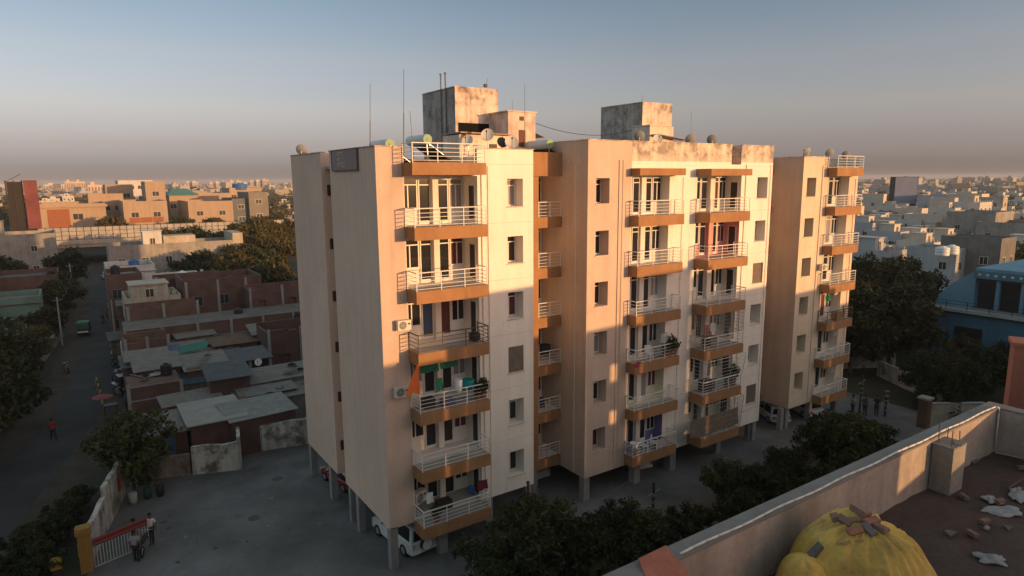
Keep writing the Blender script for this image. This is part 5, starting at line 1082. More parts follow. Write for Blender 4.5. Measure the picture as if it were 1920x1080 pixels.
# blue house
BLUEW = mat('blue_house_paint', (.07, .175, .26), .85, .15, .5, .08, 7, streak=.15); BLUEL = mat('light_blue_paint', (.13, .26, .35), .85, .12, .5, .06, 7)
o = thing('blue_house', 'sky blue house with a curved flank and a railed terrace', 'house', (68.4, 1.2, 0), -math.pi/2, None, (1, 1, .9))
m = MB(); m.box(-4.2, 22, 0, 17, 0, 5.4); m.build('wall', BLUEW, o); m = MB(); m.box(-4.5, 22.3, -.6, 17.3, 5.4, 5.75); m.build('terrace_slab', mat('pale_slab', (.36, .36, .36), .9, .1, .6, .08, 7), o)
m = MB(); m.box(-.4, 22, 1.7, 16.5, 5.76, 10.0); m.build('wall', BLUEW, o)
m = MB(); n_ = 14; pts = [(-.41, 5.76), (-.41, 10.3)] + [(-.41-3.7*math.sin(math.pi/2*t/n_), 10.3-4.45*(1-math.cos(math.pi/2*t/n_))**.6) for t in range(1, n_+1)] + [(-4.11, 5.76)]
m.prof(pts[::-1], 1.2, 2.4); m.build('curved_flank', BLUEL, o)
m = MB(); m.box(-.4, 22.4, .7, 16.8, 9.6, 10.5); m.build('roof_fascia', BLUEW, o); m = MB(); m.box(-.4, 22.4, .9, 16.8, 10.501, 10.8); m.build('roof', BLUEL, o)
for x in (-.2, 1.95, 4.2, 7): m = MB(); m.box(x, x+1.7, 1.64, 1.697, 5.9, 9.2); m.build('opening_panel', BLACK, o)
for x in (1.72, 3.95): m = MB(); m.cyl((x, 1.3, 5.76), (x, 1.3, 9.6), .2, n=12); m.build('column', BLUEL, o)
m = MB()
for i in range(13): m.ball((.1+i*.75, .67, 10.05), (.16, .05, .16), 8, 5)
m.build('studs', flat('pale_studs', (.5, .5, .45), .6), o)
m = MB()
for z in (6.0, 6.35, 6.7): m.bar((-4.4, -.5, z), (22.2, -.5, z), .05); m.bar((-4.4, -.5, z), (-4.4, 17, z), .05)
for i in range(14): x = -4.4+i*2.05; m.bar((x, -.5, 5.75), (x, -.5, 6.75), .06)
m.build('railing', DARKDOOR, o)
m = MB(); m.box(-4.26, -4.202, 3, 6, 1.6, 4.0); m.build('window', BLACK, o)
m = MB(); m.box(-1.5, 1.2, -.06, -.003, 1.2, 3.6); m.build('window', BLACK, o)
for i, x in enumerate((92.0, 95.0)): water_tank(x, 14.5, 8.3, .9, 1.3, WHITE, ('left' if i == 0 else 'right')+' of two white tanks on the roof behind the blue house')
# the white row of houses (nearer city), hand placed from the photo
WARM = mat('warm_white', (.56, .485, .40), .9, .1, .4, .06, 6, streak=.12)
BLUISH = mat('bluish_white', (.40, .405, .42), .9, .1, .4, .06, 6, streak=.12)
def arched(lab, x, y, w, d, h, m):
    o = house('arched_house', lab, x-w/2, x+w/2, y-d/2, y+d/2, h, m, 2, 1, 2, .8, SHEET, door=False, dark=BLACK, win_face='l')
    for f in range(2):
        for k, ox in enumerate((-w*.22, w*.22) if w > 9 else (0,)):
            z = f*(h-.8)/2+.5; a = MB(); r_ = min(1.5, w*.16); n_ = 12
            poly = [(ox-r_, z), (ox+r_, z)]+[(ox+r_*math.cos(math.pi*i/n_), z+1.0+r_*math.sin(math.pi*i/n_)) for i in range(n_+1)]
            a.prof(poly, -d/2-.05, -d/2-.002); a.build('arch', BLACK, o)
            a = MB(); a.tube([(ox+(r_+.15)*math.cos(math.pi*i/n_), -d/2-.08, z+1.0+(r_+.15)*math.sin(math.pi*i/n_)) for i in range(n_+1)], .14, 6); a.build('arch_trim', WHITEP, o)
    a = MB(); a.box(-w/2-.3, w/2+.3, -d/2-.5, -d/2-.003, h/2-.4, h/2-.15); a.build('cornice', WHITEP, o); return o
def fh(u0, u1, vt, depth, dd, lab, m, floors=2, nx=3, ny=2, room=None, **k):
    """house whose front left bottom stands at a given distance along the view; width from the photo"""
    def at(u):
        d = ray(u, 335); d = Vector((d.x, d.y, 0)).normalized(); return d
    c = at((u0+u1)/2); al = c.dot(Vector((FW.x, FW.y, 0)).normalized()); L = depth/al
    P = Vector((CAMP.x, CAMP.y, 0))+c*L; w = abs(u1-u0)/FPX*depth*k.pop('wk', 1.0); h = CAMP.z-(vt-335)/FPX*depth
    return house(k.pop('name', 'house'), lab, P.x-w/2, P.x+w/2, P.y, P.y+dd, h, m, floors, nx, ny, k.pop('par', .8), SHEET, dark=BLACK, rz=k.pop('rz', 0.), room=room, **k)
fh(1620, 1672, 476, 112, 8, 'white house with a green doorway right behind the tree tops', WHITEP, 2, 2, 2, band=WHITEP)
fh(1678, 1735, 480, 115, 8, 'pale grey house with a wide terrace behind the tree tops', BLUISH, 2, 3, 2, band=WHITEP, room=(-1.2, 1.2, -2, 1, 2.2, WARM))
fh(1598, 1640, 452, 128, 8, 'white house with a sunlit wall right beside the rightmost block', WARM, 2, 2, 2, band=WHITEP)
fh(1645, 1682, 446, 132, 7, 'narrow bluish house with paired upper windows', BLUISH, 2, 2, 2, band=WHITEP)
fh(1690, 1722, 436, 138, 7, 'bluish white house with a sunlit end beside the broad cream one', BLUISH, 2, 2, 2, room=(-1.5, 1, -2, 1, 2.2, WARM))
fh(1726, 1778, 440, 136, 8, 'house with a broad sunlit cream side and brick red edge', WARM, 2, 2, 2)
fh(1635, 1672, 419, 158, 7, 'lilac grey house with two dark upper windows', BLUISH, 2, 2, 2, room=(-1.5, 1, -2, 1, 2.2, WHITEP))
fh(1765, 1800, 405, 163, 9, 'tall cream flank wall catching the last sun', WARM, 2, 0, 1, door=False)
fh(1690, 1724, 416, 170, 7, 'white terrace house with a small roof room', WHITEP, 2, 3, 2, room=(-2, 0, -3, 0, 2.2, WARM), band=WHITEP)
fh(1728, 1756, 414, 166, 7, 'small white house with an open balcony front in the middle rows', WHITEP, 2, 2, 2, band=WARM)
fh(1608, 1630, 388, 190, 8, 'narrow tall white house touching the rightmost block', WARM, 3, 1, 2)
fh(1728, 1752, 393, 200, 8, 'cream house with sunlit arched windows in the middle distance', WARM, 2, 2, 2)
fh(1664, 1712, 399, 205, 8, 'long grey roofed hall in the middle distance on the right', GREYP, 1, 4, 2)
fh(1790, 1858, 468, 98, 7, 'white house with two roof tanks behind the blue house', BLUISH, 2, 2, 2, par=.5); fh(1872, 1940, 449, 96, 8, 'dark grey block at the right edge behind the blue house', CONCD, 2, 2, 2)
d_ = 150; p = Vector((CAMP.x, CAMP.y, 0)); c = ray(1845, 335); c = Vector((c.x, c.y, 0)).normalized(); q_ = p+c*190; arched('grey house with tall arches on two storeys in shade', q_.x, q_.y, 10, 10, 11.5, GREYP)
c = ray(1908, 335); c = Vector((c.x, c.y, 0)).normalized(); q_ = p+c*185; arched('shaded house with a dark arch at the right edge', q_.x, q_.y, 11, 10, 9.5, GREYP)
fh(1835, 1868, 367, 260, 12, 'buff block with a sunlit side below the horizon on the right', WARM, 2, 2, 2)
fh(1880, 1900, 374, 240, 10, 'small pale tower house near the right edge', CREAMP, 3, 1, 2)
fh(1780, 1830, 369, 270, 14, 'teal grey shed with long roof in the middle distance', BLUISH, 1, 4, 2)
fh(1790, 1805, 374, 230, 8, 'small sunlit yellow house in the middle distance on the right', WARM, 2, 1, 1)
fh(1657, 1668, 366, 260, 8, 'tiny white house with dark openings left of the billboard', WARM, 2, 2, 1)
o = thing('billboard_tower', 'pale blue billboard block with a dark side rising above the roofs', 'billboard', (0, 0, 0)); c = ray(1700, 335); c = Vector((c.x, c.y, 0)).normalized(); q_ = p+c*330; o.location = q_; o.rotation_euler = (0, 0, -.75)
m = MB(); m.box(-4.6, 4.6, 0, 5, 0, 19.6); m.build('block', flat('billboard_dark', (.03, .03, .035), .8), o); m = MB(); m.box(-4.4, 4.4, -.3, -.01, 8, 19.4); m.build('panel', mat('billboard_panel', (.19, .22, .33), .7, .08, .3, .05, 3), o)
# poles and cables on the right
for u0, v0, u1, v1, y, r, nm, lab in [(1617, 703, 1612, 782, -1.6, .07, 'utility_pole', 'dark utility pole with cross arm behind the hedge'), (1662, 745, 1660, 800, -3, .09, 'utility_pole', 'short post with bolted plates between hedge and wall'), (1226, 905, 1228, 1000, -5.5, .07, 'utility_pole', 'notched grey pole standing in the shrubs below the terrace'), (990, 905, 1003, 985, -4.5, .05, 'street_post', 'leaning dark post beside the white wall')]:
    t = Yp(u0, v0, y); o = thing(nm, lab, 'pole', (t.x, y, 0), 0, 'poles around the yard'); m = MB(); m.cyl((0, 0, 0), (0, 0, t.z), r*1.2, r, 8); m.build('shaft', DARKDOOR, o); m = MB()
    if nm == 'utility_pole':
        m.bar((-.5, 0, t.z-.7), (.5, 0, t.z-.5), .07)
        m.build('cross_arm', CONCD, o)
        for k_ in range(5): m = MB(); m.box(-r*1.5, r*1.5, -r*1.6, r*1.2, t.z*.3+k_*.4, t.z*.3+k_*.4+.12); m.build('plate', CONCD, o)
    else: m.ball((0, 0, t.z), .09); m.build('knob', DARKDOOR, o)
for i, (a, b, sag, lab) in enumerate([((9, .2, 3.0), (30, -1, 3.4), .5, 'thin cable strung along the middle block above the yard'), ((6, -5, 2.6), (20, -2, 3.6), .4, 'second thin cable crossing the shrubs by the link bay')]):
    a = Vector(a); b = Vector(b); m = MB(); m.tube([a.lerp(b, t/10)-Vector((0, 0, sag*4*(t/10)*(1-t/10))) for t in range(11)], .009, 5); tag(m.build('overhead_cable', CONCD), lab, 'cable')
# ================================================================ the pale complex behind the flyover
COMP = mat('complex_cream', (.37, .275, .20), .88, .08, .1, .05, 2, streak=.1); TERR = mat('terracotta_render', (.28, .105, .055), .88, .1, .2, .06, 3); GREYB = mat('slate_render', (.12, .13, .145), .88, .12, .2, .06, 3); OLIVE = mat('olive_render', (.20, .18, .155), .88, .12, .2, .06, 3); TEALR = mat('teal_roof', (.09, .23, .20), .7, .12, .2, .06, 3)
def cx(u, y): return Yp(u, 380, y).x
def cz(u, v, y): return Yp(u, v, y).z
def comp(lab, u0, u1, vt, y, d, m, floors=3, nx=4, ny=2, name='institute_block', **k):
    return house(name, lab, cx(u0, y), cx(u1, y), y, y+d, cz((u0+u1)/2, vt, y), m, floors, nx, ny, k.pop('par', .9), SHEET, cat='building', dark=BLACK, ww=2.0, wh=1.5, door=False, **k)
o = comp('cream institute block with a terracotta panel on its front', 71, 197, 382, 212, 30, COMP, 2, 6, 2, win_face='l')
w = cx(197, 212)-cx(71, 212); m = MB(); m.box(-w/2+2, -w/2+7.5, -15.15, -15.003, 3, 11.6); m.build('panel', TERR, o)
for z in (4.4, 8.4): link('window', wmesh(2.6, 1.8, BLACK), o, (-w/2+9.6, -15.003, z))
m = MB(); m.box(-w/2-.5, w/2+.5, -15.8, -15.16, 12.2, 12.9); m.build('cornice', COMP, o)
o = comp('cream institute block with a row of red shutters', 230, 313, 377, 208, 26, COMP, 2, 2, 2)
for x in (-3.2, 0, 3.2): m = MB(); m.box(x-1.5, x+1.5, -13.12, -13.003, 7.0, 8.6); m.build('shutter', TERR, o)
comp('tall cream stair tower with a dark window above the complex', 275, 312, 340, 228, 14, COMP, 3, 1, 1)
comp('cream upper block left of the stair tower', 200, 252, 346, 250, 18, COMP, 3, 2, 2)
comp('cream block with a bluish shaded gap left of the stair tower', 166, 232, 363, 236, 16, COMP, 2, 3, 2)
comp('cream institute block with a tall window strip right of the trees edge', 352, 436, 377, 214, 24, COMP, 2, 2, 2)
o = comp('low block under a teal hipped roof', 318, 372, 366, 245, 18, COMP, 2, 4, 2, par=.05); w = cx(372, 245)-cx(318, 245); hz_ = cz(345, 366, 245)
m = MB(); m.add([(-w/2-.6, -9.6, hz_), (w/2+.6, -9.6, hz_), (w/2+.6, 9.6, hz_), (-w/2-.6, 9.6, hz_), (-w/4, 0, hz_+2.4), (w/4, 0, hz_+2.4)], [(0,1,5,4),(1,2,5),(2,3,4,5),(3,0,4),(3,2,1,0)]); m.build('hipped_roof', TEALR, o)
comp('pale bank like block with striped roof edge right of the teal roof', 372, 432, 362, 252, 20, COMP, 2, 3, 2)
comp('slate grey block with white window frames', 435, 468, 372, 216, 18, GREYB, 3, 1, 2, fr=WHITE)
comp('olive block with a large white barred window', 467, 503, 360, 214, 18, OLIVE, 3, 1, 2, fr=WHITE)
comp('cream house with a blue roof tank behind the slate block', 432, 492, 352, 262, 16, COMP, 3, 4, 2)
comp('white stepped house far behind the stair tower', 225, 290, 338, 330, 20, WHITEP, 4, 4, 2)
water_tank(cx(452, 264), 264, cz(452, 352, 262)-.8, 3.0, 2.6, BLUEP, 'large blue tank on the cream house behind the slate block')
o = thing('hoarding_tower', 'tall red hoarding with a black scaffold back at the left edge', 'hoarding', (cx(45, 170), 170, 0)); ztop = cz(45, 338, 170)
m = MB(); m.box(.3, 3.0, -.4, .0, 8.5, ztop); m.build('panel', mat('red_hoarding', (.17, .05, .05), .7, .25, .3, .15, 2), o); m = MB()
for x in (-3.2, -1.6, 0): m.bar((x, .5, 0), (x, .5, ztop), .25)
for i in range(9): z = 3+i*(ztop-3)/8.2; m.bar((-3.2, .5, z), (.2, .5, z), .16); m.bar((-3.2, .5, z), (.0, .5, z+1.9), .12)
m.build('scaffold', BLACK, o); m = MB(); m.box(-3.0, .1, .55, .7, 4, ztop-.4); m.build('back_panel', flat('hoarding_back', (.03, .025, .025), .8), o)
# ---------------- distant apartment towers
FARP = mat('far_peach', (.55, .42, .33), .9, .06, .05, .03, 1); FARW = mat('far_pale', (.56, .50, .44), .9, .06, .05, .03, 1)
def tower(lab, u0, u1, vt, dist, m, floors=10, nx=6):
    c = ray((u0+u1)/2, 335); c = Vector((c.x, c.y, 0)).normalized(); al = c.dot(Vector((FW.x, FW.y, 0)).normalized()); P = Vector((CAMP.x, CAMP.y, 0))+c*(dist/al); w = (u1-u0)/FPX*dist; h = CAMP.z+(334-vt)/FPX*dist
    o = thing('apartment_tower', lab, 'apartment tower', (P.x, P.y, 0), -math.atan2(c.x, c.y)*.6, 'apartment towers on the horizon'); a = MB(); a.box(-w/2, w/2, 0, 16, 0, h); a.box(-w*.3, -w*.05, 3, 9, h, h+3); a.build('wall', m, o); a = MB()
    for i in range(nx): x = -w/2+w*(i+.5)/nx; a.box(x-w/nx*.22, x+w/nx*.22, -.12, -.01, 4, h-2.5)
    a.build('window_strip', flat('far_windows', (.16, .13, .12), .8), o); return o
tower('left of a pair of pale peach towers on the left horizon', 122, 139, 332, 1000, FARP); tower('right of a pair of pale peach towers on the left horizon', 141, 157, 332, 1010, FARP)
tower('wide faint block on the left horizon behind the red hoarding', 84, 118, 337, 1300, FARW, nx=10); tower('orange striped block between the hazy towers and the complex', 165, 190, 338, 700, FARP, nx=5)
for i, (a, b, v) in enumerate([(348, 358, 334), (360, 371, 334), (392, 402, 336), (404, 414, 335), (416, 426, 335), (431, 441, 333), (443, 453, 333), (456, 466, 336), (468, 478, 333), (480, 490, 332), (492, 503, 331)]):
    tower(['first', 'second', 'third', 'fourth', 'fifth', 'sixth', 'seventh', 'eighth', 'ninth', 'tenth', 'last'][i]+' from the left in the row of hazy towers above the complex', a, b, v, 1500, FARW if i % 2 else FARP, nx=4)
# ---------------- city houses: a few kinds, copied
q = random.Random(5); kinds = []
for i, (m_, fl, w, d, rm) in enumerate([(WHITEP, 2, 9, 10, WHITEP), (CREAMP, 2, 8, 9, WARM), (WARM, 2, 10, 9, WHITEP), (BLUISH, 2, 8, 11, BLUISH), (GREYP, 1, 11, 9, GREYP), (WHITEP, 3, 8, 8, WARM), (BR3, 2, 9, 8, CREAMP), (BLUISH, 1, 12, 10, WHITEP)]):
    kinds_o = house('city_house', '', -w/2, w/2, -d/2, d/2, 3.2*fl+.8, m_, fl, 3, 2, .8, SHEET, dark=BLACK, room=(-w*.3, w*.05, -d*.2, d*.2, 2.5, rm), win_face='fl', band=(m_ if i % 2 else None)); hh_ = 3.2*fl
    a = MB(); a.box(w*.2, w*.42, -d*.1, d*.25, hh_+.05, hh_+1.4); a.build('overhead_tank', GREYP, kinds_o); a = MB()
    for x_ in np.arange(-w/2, w/2+.1, w/5): a.box(x_-.1, x_+.1, -d/2-.02, -d/2+.2, hh_+.8, hh_+1.3)
    a.build('parapet_posts', m_, kinds_o); kinds.append(remember(kinds_o))
KN = ['white two storey', 'dull cream two storey', 'warm white two storey', 'bluish white two storey', 'grey single storey', 'tall white three storey', 'brick two storey', 'wide bluish single storey']
used_k = set(); placed = []
def city(u, depth, k, label, group, rz=None, sc=1.):
    c = ray(u, 335); c = Vector((c.x, c.y, 0)).normalized(); al = c.dot(Vector((FW.x, FW.y, 0)).normalized()); P = Vector((CAMP.x, CAMP.y, 0))+c*(depth/al)
    if any((P-p_).length < 8 for p_ in placed): return
    placed.append(P); o = kinds[k]
    if k in used_k: o = copy_tree(o)
    sc *= q.uniform(.72, 1.0); used_k.add(k); o.location = P; o.rotation_euler = (0, 0, q.choice([0, 0, .06, -.05, 1.57]) if rz is None else rz); o.scale = (sc, sc, sc*q.uniform(.9, 1.15)); o['label'] = label; o['group'] = group
for lo, hi, n_, z_ in ((112, 165, 26, 'near rows'), (150, 240, 60, 'middle distance'), (240, 400, 56, 'far distance'), (400, 640, 50, 'hazy distance')):
    for i in range(n_):
        k = q.choices(range(8), (5, 3, 4, 4, 3, 2, 1, 2))[0]; city(q.uniform(1590, 1990), q.uniform(lo, hi), k, f'{KN[k]} house among the rooftops of the right {z_}', f'{KN[k]} houses, right {z_}')
for i in range(40):
    k = q.choices(range(8), (4, 4, 4, 2, 2, 3, 2, 2))[0]; city(q.uniform(-60, 545), q.uniform(300, 620), k, f'{KN[k]} house between treetops on the left beyond the complex', f'{KN[k]} houses beyond the complex')
for k in range(8):
    if k not in used_k: city(1650+k*20, 330+k*9, k, f'{KN[k]} house among the rooftops of the right far distance', f'{KN[k]} houses, right far distance')
# everything farther reads as one mass of roofs and one of treetops
mb = MB()
for i in range(2600):
    left = q.random() < .35; u = q.uniform(-100, 545) if left else q.uniform(1560, 2050); dep = 640*math.exp(q.random()*1.7)
    c = ray(u, 335); c = Vector((c.x, c.y, 0)).normalized(); P = Vector((CAMP.x, CAMP.y, 0))+c*dep*1.15; s_ = q.uniform(4, 9); h = q.uniform(4, 11) if q.random() > .04 else q.uniform(12, 19)
    mb.c = q.choices([0, 1, 2, 3], (4, 3, 3, 2))[0]; mb.T = Matrix.Translation(P) @ Matrix.Rotation(q.uniform(0, 1.5), 4, 'Z'); mb.box(-s_, s_, -s_*.8, s_*.8, 0, h)
    if q.random() < .5: mb.box(-s_*.4, s_*.1, -s_*.3, s_*.3, h, h+2.6)
mb.T = None; tag(mb.build('far_city', [flat('far_white', (.36, .35, .34), .9), flat('far_cream', (.30, .26, .21), .9), flat('far_warm', (.38, .33, .28), .9), flat('far_grey', (.2, .19, .18), .9)]), 'mass of tiny pale flat roofed houses spreading to the horizon', 'city', kind='stuff')
g = np.random.default_rng(8)
def far_trees(name, lab, n, size, d0, d1, hmax, m, ulist, seed):
    g = np.random.default_rng(seed); cl = []
    for i in range(n):
        u0, u1 = ulist[int(g.integers(len(ulist)))]; u = g.uniform(u0, u1); dep = d0*(d1/d0)**g.random(); c = ray(u, 335); c = Vector((c.x, c.y, 0)).normalized(); P = Vector((CAMP.x, CAMP.y, 0))+c*dep*1.15
        r_ = g.uniform(2.5, 4.6)*(1+dep/2500); h = g.uniform(.5, 1)*hmax
        cl.append(((P.x, P.y, h*.62), (r_, r_, h*.40))); 
    o = link(name, leaf_mesh(name, cl, n*90, size, m, seed, .1)); return tag(o, lab, 'trees', kind='stuff')
far_trees('far_woods', 'dark treetops massed between the houses of the far right', 520, .8, 125, 900, 7.5, LEAF_D, [(1580, 2000)], 3)
far_trees('far_woods', 'olive treetops massed behind the complex on the left', 460, 1.0, 290, 900, 10, LEAF_O, [(-80, 560)], 4)
far_trees('horizon_woods', 'thin line of hazy treetops along the horizon', 700, 2.2, 900, 2600, 10, LEAF_D, [(-80, 560), (1560, 2040)], 5)
# ---------------------------------------------------------------- trees placed from the photo
q = random.Random(12)
for i, (x, y, s_, k, lab) in enumerate([
    (-19.5, 29, 1.0, 'big1', 'large dark tree overhanging the lane at the left edge'), (-21.5, 40, .85, 'big2', 'olive tree behind the dark one on the left of the lane'), (-18.3, 47.5, .62, 'big1', 'dark bushy tree left of the lane near the kiosk'),
    (-20, 62, .7, 'mid2', 'dark tree standing between the lane houses on the left'), (-25, 70, .8, 'mid1', 'olive tree at the left edge above the lane houses'), (-13.9, 84, .75, 'mid2', 'dark tree leaning over the parked autorickshaw'), (-13.6, 96, .8, 'mid3', 'green tree left of the lane halfway to the underpass'),
    (-13, 118, .95, 'mid2', 'dark round tree in front of the underpass'), (-31, 108, 1.0, 'mid2', 'dark tree in front of the grey warehouse, left one'), (-22, 112, .9, 'mid2', 'dark tree in front of the grey warehouse, right one'), (-42, 160, 1.5, 'mid2', 'tall dark tree below the red hoarding'), (-50, 175, 1.6, 'mid1', 'tall olive tree at the far left edge')]):
    tree(k, x, y, s_, q.uniform(0, 6), lab, 'trees along the left of the lane')
tree('near1', -10.0, 17.9, .92, .5, 'small airy tree behind the boundary wall left of the yard')
q = random.Random(4)
for i in range(30):
    u = q.uniform(335, 548); y = q.choice([112, 122, 133, 145, 158, 175, 190])+q.uniform(-5, 5); k = q.choice(['mid1', 'mid1', 'mid2', 'mid3']); s_ = q.uniform(.85, 1.25)*(1.15 if y > 150 else 1)
    P = Yp(u, 420, y); tree(k, P.x, y, s_, q.uniform(0, 6), 'olive and green tree crown in the grove left of the apartment building', 'grove left of the apartment building')
for x, y, s_, k, lab in [(1.2, 76.5, .8, 'mid2', 'dark tree behind the white terrace parapet'), (7.5, 78, .95, 'mid1', 'olive tree behind the largest brick house'), (9, 68, .9, 'mid2', 'dark tree between brick house and apartment building'), (11, 58, .8, 'mid3', 'green tree just left of the apartment building'), (6, 96, .9, 'mid2', 'dark tree in front of the long grey house'), (12, 98, .9, 'mid1', 'olive tree in front of the sunlit end wall')]:
    tree(k, x, y, s_, q.uniform(0, 6), lab)
P = Yp(208, 420, 200); tree('mid1', P.x, 200, 1.2, 1, 'bushy tree between the two cream institute blocks')
# shrubs and trees in the strip between the yard and the terrace
for i, (u, v, y, s_, k, lab) in enumerate([
    (1000, 1000, -5.2, .98, 'near1', 'broad leaved tree in front of the white wall, lowest in the frame'), (955, 1040, -7.0, .7, 'near2', 'dark tree at the bottom edge below the lowest balcony'), (1075, 1010, -6.2, .8, 'near2', 'dark tree right of the broad leaved one'), (1150, 985, -5.8, .85, 'near2', 'dark tree beside the notched pole'), (1205, 1000, -7.0, .7, 'near1', 'green tree between the notched pole and the terrace'),
    (1360, 905, -5.2, .85, 'near1', 'round green tree in front of the middle block'), (1425, 900, -6.4, .8, 'near2', 'dark tree right of the round green one'), (1475, 870, -6.0, .9, 'near2', 'dark tree before the gap between the blocks'), (1545, 815, -5.8, 1.0, 'near2', 'dense dark tree before the rightmost block'), (1590, 820, -7.4, .9, 'near1', 'green tree behind the far end of the terrace'), (1640, 815, -7.0, .75, 'near2', 'dark tree by the far boundary wall')]):
    P = Yp(u, v, y); hh = 5.1*s_; tree(k, P.x, y, s_ if P.z < 1 else s_*max(.6, min(1.25, (P.z+1.3*s_)/hh)), i*1.3, lab, 'trees between the yard and the terrace')
for i, (u, v, y, s_) in enumerate([(1040, 1060, -8, 1.1), (1110, 1060, -8.5, 1.1), (1180, 1040, -8.6, 1.1), (1250, 985, -7.6, 1), (1300, 960, -7, .9), (1395, 950, -8.4, 1.1), (1470, 925, -8.2, 1.1), (1530, 890, -8.4, 1.1), (930, 1075, -8, .9), (990, 1080, -8.8, 1.)]):
    P = Yp(u, v, y); tree('shrub', P.x, y, s_, i*2.1, 'leafy dark shrub in the bed below the terrace', 'shrubs in the bed below the terrace', name='shrub')
for i, (x, y, s_, k, lab) in enumerate([(52, 9, .95, 'big1', 'large dark tree right behind the rightmost block'), (57, 12, 1.05, 'big2', 'olive topped tree catching light behind the rightmost block'), (62, 8, 1.0, 'big1', 'large dark tree left of the blue house'), (56, 3.4, .85, 'big1', 'dark tree in front of the blue house terrace'), (64, 0, .36, 'big2', 'olive bush under the blue house terrace'), (61, -6, .42, 'big1', 'low dark tree before the salmon wall'), (66, 16, .9, 'big1', 'tree beyond the curved blue flank'), (74, 18, .8, 'big2', 'tree between the blue house and the white house'), (54.5, -5.2, .45, 'big1', 'low dark tree above the garden wall'), (60, 20, .9, 'big1', 'dark tree below the white houses on the right')]):
    tree(k, x, y, s_, i*1.7, lab, 'big trees right of the apartment building')
for i, (u, lab) in enumerate([(1700, 'dark conical tree in front of the long low wall'), (1758, 'narrow dark conical tree by the garden wall')]):
    r = thing('conical_tree', lab, 'tree', (46.5-i*1.5, -4.2-2.6*i, 0)); cl = [((0, 0, .6+k_*.5), (.95-.1*k_, .95-.1*k_, .5)) for k_ in range(9)]; m = MB(); m.tube([(0, 0, 0), (0, 0, 4.2)], [.09, .03]); m.build('trunk', BARK, r); link('crown', leaf_mesh('crown', cl, 4000, .14, LEAF_D, 50+i, .6), r)
tag(link('hedge_growth', leaf_mesh('hedge_growth', [((x, -9.2+.5*math.sin(x), .55), (1.0, .8, .6)) for x in np.arange(-6, 44, 1.4)], 16000, .12, LEAF_D, 77)), 'low tangled dark undergrowth in the bed between yard and terrace', 'undergrowth', kind='stuff')

q = random.Random(31)
for i, (x, y, s_, k) in enumerate([(7, 66, .85, 'mid2'), (11.5, 70, .95, 'mid1'), (5.5, 82, .9, 'mid2'), (10, 86, 1.0, 'mid1'), (15, 90, 1.0, 'mid2'), (3.5, 94, .85, 'mid3'), (8.5, 96, .95, 'mid2'), (14.5, 102, 1.0, 'mid1'), (19, 108, 1.05, 'mid2'), (17.5, 97, .9, 'mid3'), (12, 62, .8, 'mid2'), (14, 78, .9, 'mid1'), (10, 46, .62, 'mid2'), (11.5, 40, .55, 'mid3')]):
    tree(k, x, y, s_, q.uniform(0, 6), 'tree in the thick green gap between brick houses and apartment building', 'trees between brick houses and apartment building')
for i, (u, d, s_, k) in enumerate([(1606, 64, .8, 'big1'), (1632, 68, .9, 'big2'), (1660, 74, .8, 'big1'), (1690, 70, .8, 'big2'), (1600, 82, .95, 'big1'), (1640, 84, 1.0, 'big2'), (1690, 82, .9, 'big1'), (1760, 56, .42, 'big1'), (1800, 60, .42, 'big2'), (1835, 55, .4, 'big1'), (1870, 58, .42, 'big1')]):
    c = FW+RT*((u-960)/FPX); P = CAMP+c*d; tree(k, P.x, P.y, s_, i*.9, ('tree in the broad dark mass right of the rightmost block' if u < 1730 else 'low dark tree in the garden below the blue house'), 'broad tree mass on the right' if u < 1730 else 'garden trees below the blue house')
for i, (x, y, s_) in enumerate([(-14.6, 9.2, .7), (-14.9, 11, .8), (-14.2, 12.8, .75), (-13.6, 14.6, .7), (-15.6, 12.6, .6), (-13.0, 16.4, .6), (-16.2, 9.6, .6)]): tree('shrub', x, y, s_, i, 'low dark bush on the verge outside the boundary wall', 'bushes outside the boundary wall')
for i, (x, y, s_, k) in enumerate([(-17.2, 36, .5, 'big1'), (-19.8, 24.5, .75, 'big1'), (-16.6, 55, .55, 'big2'), (-24, 33, .8, 'big2'), (-15.6, 68, .6, 'mid2'), (-27, 50, .8, 'big1')]): tree(k, x, y, s_, i*1.1, 'dark tree in the row shading the left side of the lane', 'row of trees shading the lane')
